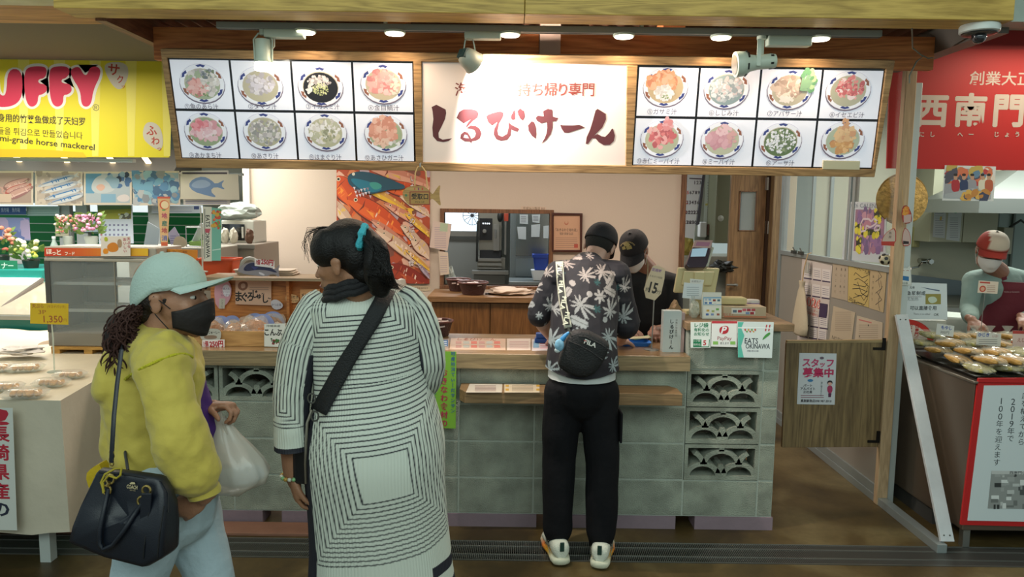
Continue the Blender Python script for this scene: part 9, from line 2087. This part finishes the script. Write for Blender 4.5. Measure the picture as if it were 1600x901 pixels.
# purple shirt
B = Body(); B.limb([S(284,600, YD+.03), S(290,660, YD+.04), S(293,715, YD+.04), S(288,755, YD+.04)],[.075,.088,.088,.092]); B.limb([S(240,700, YD+.03), S(250,745, YD+.04)],[.12,.12])
B.build('purple_shirt', mat('purple_jersey', '#3f1a66', .8, bump=.2, bscale=30), wd, voxel=.008, smooth=4, deform=wr3)
# white trousers
WT = mat('white_denim', '#a9bcc4', .75, bump=.3, bscale=60)
B = Body(); B.limb([S(262,742, YD+.03), S(268,790, YD+.03)],[.135,.140])
for h_, k_, a_ in ((hN, kN, aN),(hF, kF, aF)): B.limb([h_, (h_+k_)/2, k_, a_+Vector((0,0,.03))],[.115,.092,.076,.064])
def wr4(co_, n): return co_+n*(.005*noise.noise(Vector((co_.x*10, co_.y*9, co_.z*12)))+.003*noise.noise(Vector((co_.x*24, co_.y*9, co_.z*22))))
B.build('white_trousers', WT, wd, voxel=.007, smooth=4, deform=wr4)
B = Body()
for a_ in (aN, aF): B.limb([a_+Vector((-.035,0,-.045)), a_+Vector((.17,0,-.052))],[.044,.038])
B.build('shoes', mat('beige_shoe', '#a89c88', .6), wd, voxel=.008, smooth=3)
# navy handbag
YH = 1.96
hb = thing('handbag', 'navy leather handbag with gold rings and small gold lettering hanging at the hip', 'bag', S(200,800, YH))
NV_ = mat('navy_leather', '#0b121e', .42, bump=.08, bscale=300); bpn = Plane(S(200,800, YH),(1,-.10,0),(0,.04,1))
outl = [(156,735),(160,731),(200,735),(250,742),(257,745),(266,762),(271,785),(272,820),(271,858),(267,863),(246,875),(240,876),(180,861),(128,840),(123,836),(129,812),(139,780)]
uv = [bpn.uv(*p) for p in outl]; n_ = len(uv); cx = sum(p[0] for p in uv)/n_; cz = sum(p[1] for p in uv)/n_
def bring(d_, s_, top=1.0): return [bpn.pt(cx+(u-cx)*s_, cz+(v-cz)*s_, d_*(1.0-.6*max(0, min(1,(v-cz)/.12)))) for u, v in uv]
b = MB(); b.loft([bring(d_, s_) for d_, s_ in ((-.035,.88),(-.033,.97),(-.02,1.0),(.0,1.0),(.038,.985),(.050,.95),(.053,.85),(.054,.4),(.054,.05))]); bo = b.build('bag_body', NV_, hb, smooth=True, ang=60)
tb = bvh(bo); GOLD_ = mat('pale_gold_metal', '#b09a5c', .25,.9)
b = MB()
for pts in ([(155,738),(200,742),(252,752),(262,770),(262,800)],[(233,800),(226,850),(224,872)],[(256,790),(250,830),(246,870)]):
 q = [hit(tb, x, y, .0015) for x, y in pts]; q = [p for p in q if p is not None]
 if len(q) > 2: b.tube(q, .002,6)
b.build('seam', mat('dark_seam', '#05080e', .6), bo)
dd = Decal(tb, .003); dd.text('COACH', 207,760,6, '#b8aa84', w=17, bold=.03, rot=R(-8)); dd.text('NEW YORK', 208,765.5,2, '#9a8c6c', w=9, rot=R(-8)); dd.poly([(203,754.5),(206,752.5),(211,753),(212,756),(204,756)], '#b8aa84'); dd.build('gold_lettering', bo)
b = MB(); P1 = [(171,762),(165,790),(158,825),(157,848),(163,857),(178,850),(195,828),(212,804),(225,786)]
q = [hit(tb, x, y, .008) or S(x, y, YH-.06) for x, y in [(P1[i][0]*(1-t)+P1[i+1][0]*t, P1[i][1]*(1-t)+P1[i+1][1]*t) for i in range(8) for t in (0,.5)]+[P1[-1]]]
b.tube(q, .0065,10); b.build('carry_handle', NV_, hb, smooth=True)
for (x, y) in ((174,747),(169,764),(231,765),(224,782)):
 c0 = hit(tb, x, y, .008) or S(x, y, YH-.06); b = MB(); b.tube([c0+Vector((.011*math.cos(k*math.pi/6),-.002,.013*math.sin(k*math.pi/6))) for k in range(13)],.0032,8); b.build('gold_ring', GOLD_, hb, smooth=True)
for (x0_, y0_, x1_, y1_) in ((173,752,170,758),(229,770,226,776)):
 a = hit(tb, x0_, y0_, .010) or S(x0_, y0_, YH-.06); c_ = hit(tb, x1_, y1_, .010) or S(x1_, y1_, YH-.06); b = MB(); b.tube([a, c_],.006,8); b.build('gold_clasp', GOLD_, hb, smooth=True)
b = MB(); q = [hit(tb, x, y, .006) or S(x, y, YH-.05) for x, y in ((228,782),(229,795),(227,806))]; c0 = q[1]; b.obox(c0,(1,0,0),(0,1,0),(.1,0,1),.014,.003,.045); b.build('leather_tag', NV_, hb, bevel=.002)
b = MB(); Q = [(164,768),(160,752),(166,740),(180,735),(190,735),(190,742),(184,746),(172,742),(163,752),(163,770)]; b.tube([hit(tb, x, y, .012) or S(x, y, YH-.06) for x, y in Q],.003,6); b.build('yellow_cord', mat('mustard_cord', '#9a8a1c', .7), hb, smooth=True)
b = MB(); b.tube([S(190,546, YD-.14), S(183,600,2.02), S(178,650,1.97), S(175,700,1.95), S(174,722,1.95)],.0065,8, flat=.5); b.tube([S(190,546, YD-.14), S(192,535, YD-.05), S(195,545, YD+.05), S(185,640,2.33), S(200,735, YH+.05)],.0065,8, flat=.5); b.build('shoulder_strap', NV_, hb, smooth=True)
b = MB(); 
for k in range(4): c0 = S(174.5-k*.4,706+k*6,1.95); b.tube([c0+Vector((.005*math.cos(j*math.pi/5),.004*(k % 2),.008*math.sin(j*math.pi/5))) for j in range(11)],.0022,6)
b.build('gold_chain', GOLD_, hb, smooth=True)
yl = FP(YH+.09); b = MB(); b.prism(yl, [yl.uv(*p) for p in rnd([(139,738),(150,726),(164,720),(166,750),(152,765),(146,762)],1)],-.02,.02); tag(b.build('yellow_scarf', mat('golden_yellow_cloth', '#b89a10', .8, bump=.4, bscale=30), smooth=True, ang=50), 'folded golden yellow cloth sticking out behind the navy handbag', 'scarf')
# carrier bag
t = thing('plastic_carrier_bag', 'thin white plastic carrier bag held by the person in the yellow hooded jacket', 'bag', S(370,720, YD+.05))
PB = bpy.data.materials.new('thin_white_plastic'); PB.use_nodes = True; bs = PB.node_tree.nodes['Principled BSDF']; bs.inputs['Base Color'].default_value = lin('#cdc6ba'); bs.inputs['Alpha'].default_value = .68; bs.inputs['Roughness'].default_value = .3; bs.inputs['Coat Weight'].default_value = .4
YP = YD+.06
lev = [(652,332,352,.012),(664,327,362,.022),(680,320,376,.040),(700,315,394,.062),(718,314,410,.080),(736,318,419,.088),(752,324,414,.082),(764,336,388,.060),(768,345,370,.03)]
rings = []
for i, (py, l, r_, d_) in enumerate(lev):
 a, b_ = S(l, py, YP), S(r_, py, YP); cx, cz, rx = (a.x+b_.x)/2,(a.z+b_.z)/2,(b_.x-a.x)/2; ring = []
 for k in range(60):
  an = 2*math.pi*k/60; w_ = 1+.09*noise.noise(Vector((math.cos(an)*3, math.sin(an)*3, i*.45)))+.03*math.sin(an*11+i*.5); ring.append(Vector((cx+rx*math.cos(an)*w_, YP+d_*math.sin(an)*w_, cz+.008*noise.noise(Vector((an, i, 0))))))
 rings.append(ring)
b = MB(); b.loft(rings); b.build('bag_body', PB, t, smooth=True, ang=80)
b = MB()
for (x0_, x1_) in ((328,342),(352,345)): b.tube([S(x0_, 680, YP-.02), S((x0_+x1_)/2-2,662, YP-.01), S(x1_, 648, YP), S(343,638, YP)],[.016,.013,.009,.006],8, flat=.4)
b.build('handle', PB, t, smooth=True)
crumple('packed_box', None, None, (S(372,742, YP).x, YP, S(372,742, YP).z),(.075,.05,.035), mat('pale_blue_wrapped_food', '#8fb0c4', .5),5,.2, parent=t)
crumple('packed_food', None, None, (S(360,712, YP).x, YP, S(360,712, YP).z),(.055,.04,.035), mat('pinkish_wrapped_food', '#c4a898', .5),7,.3, parent=t)
bpy.data.objects.remove(_fo, do_unlink=True)
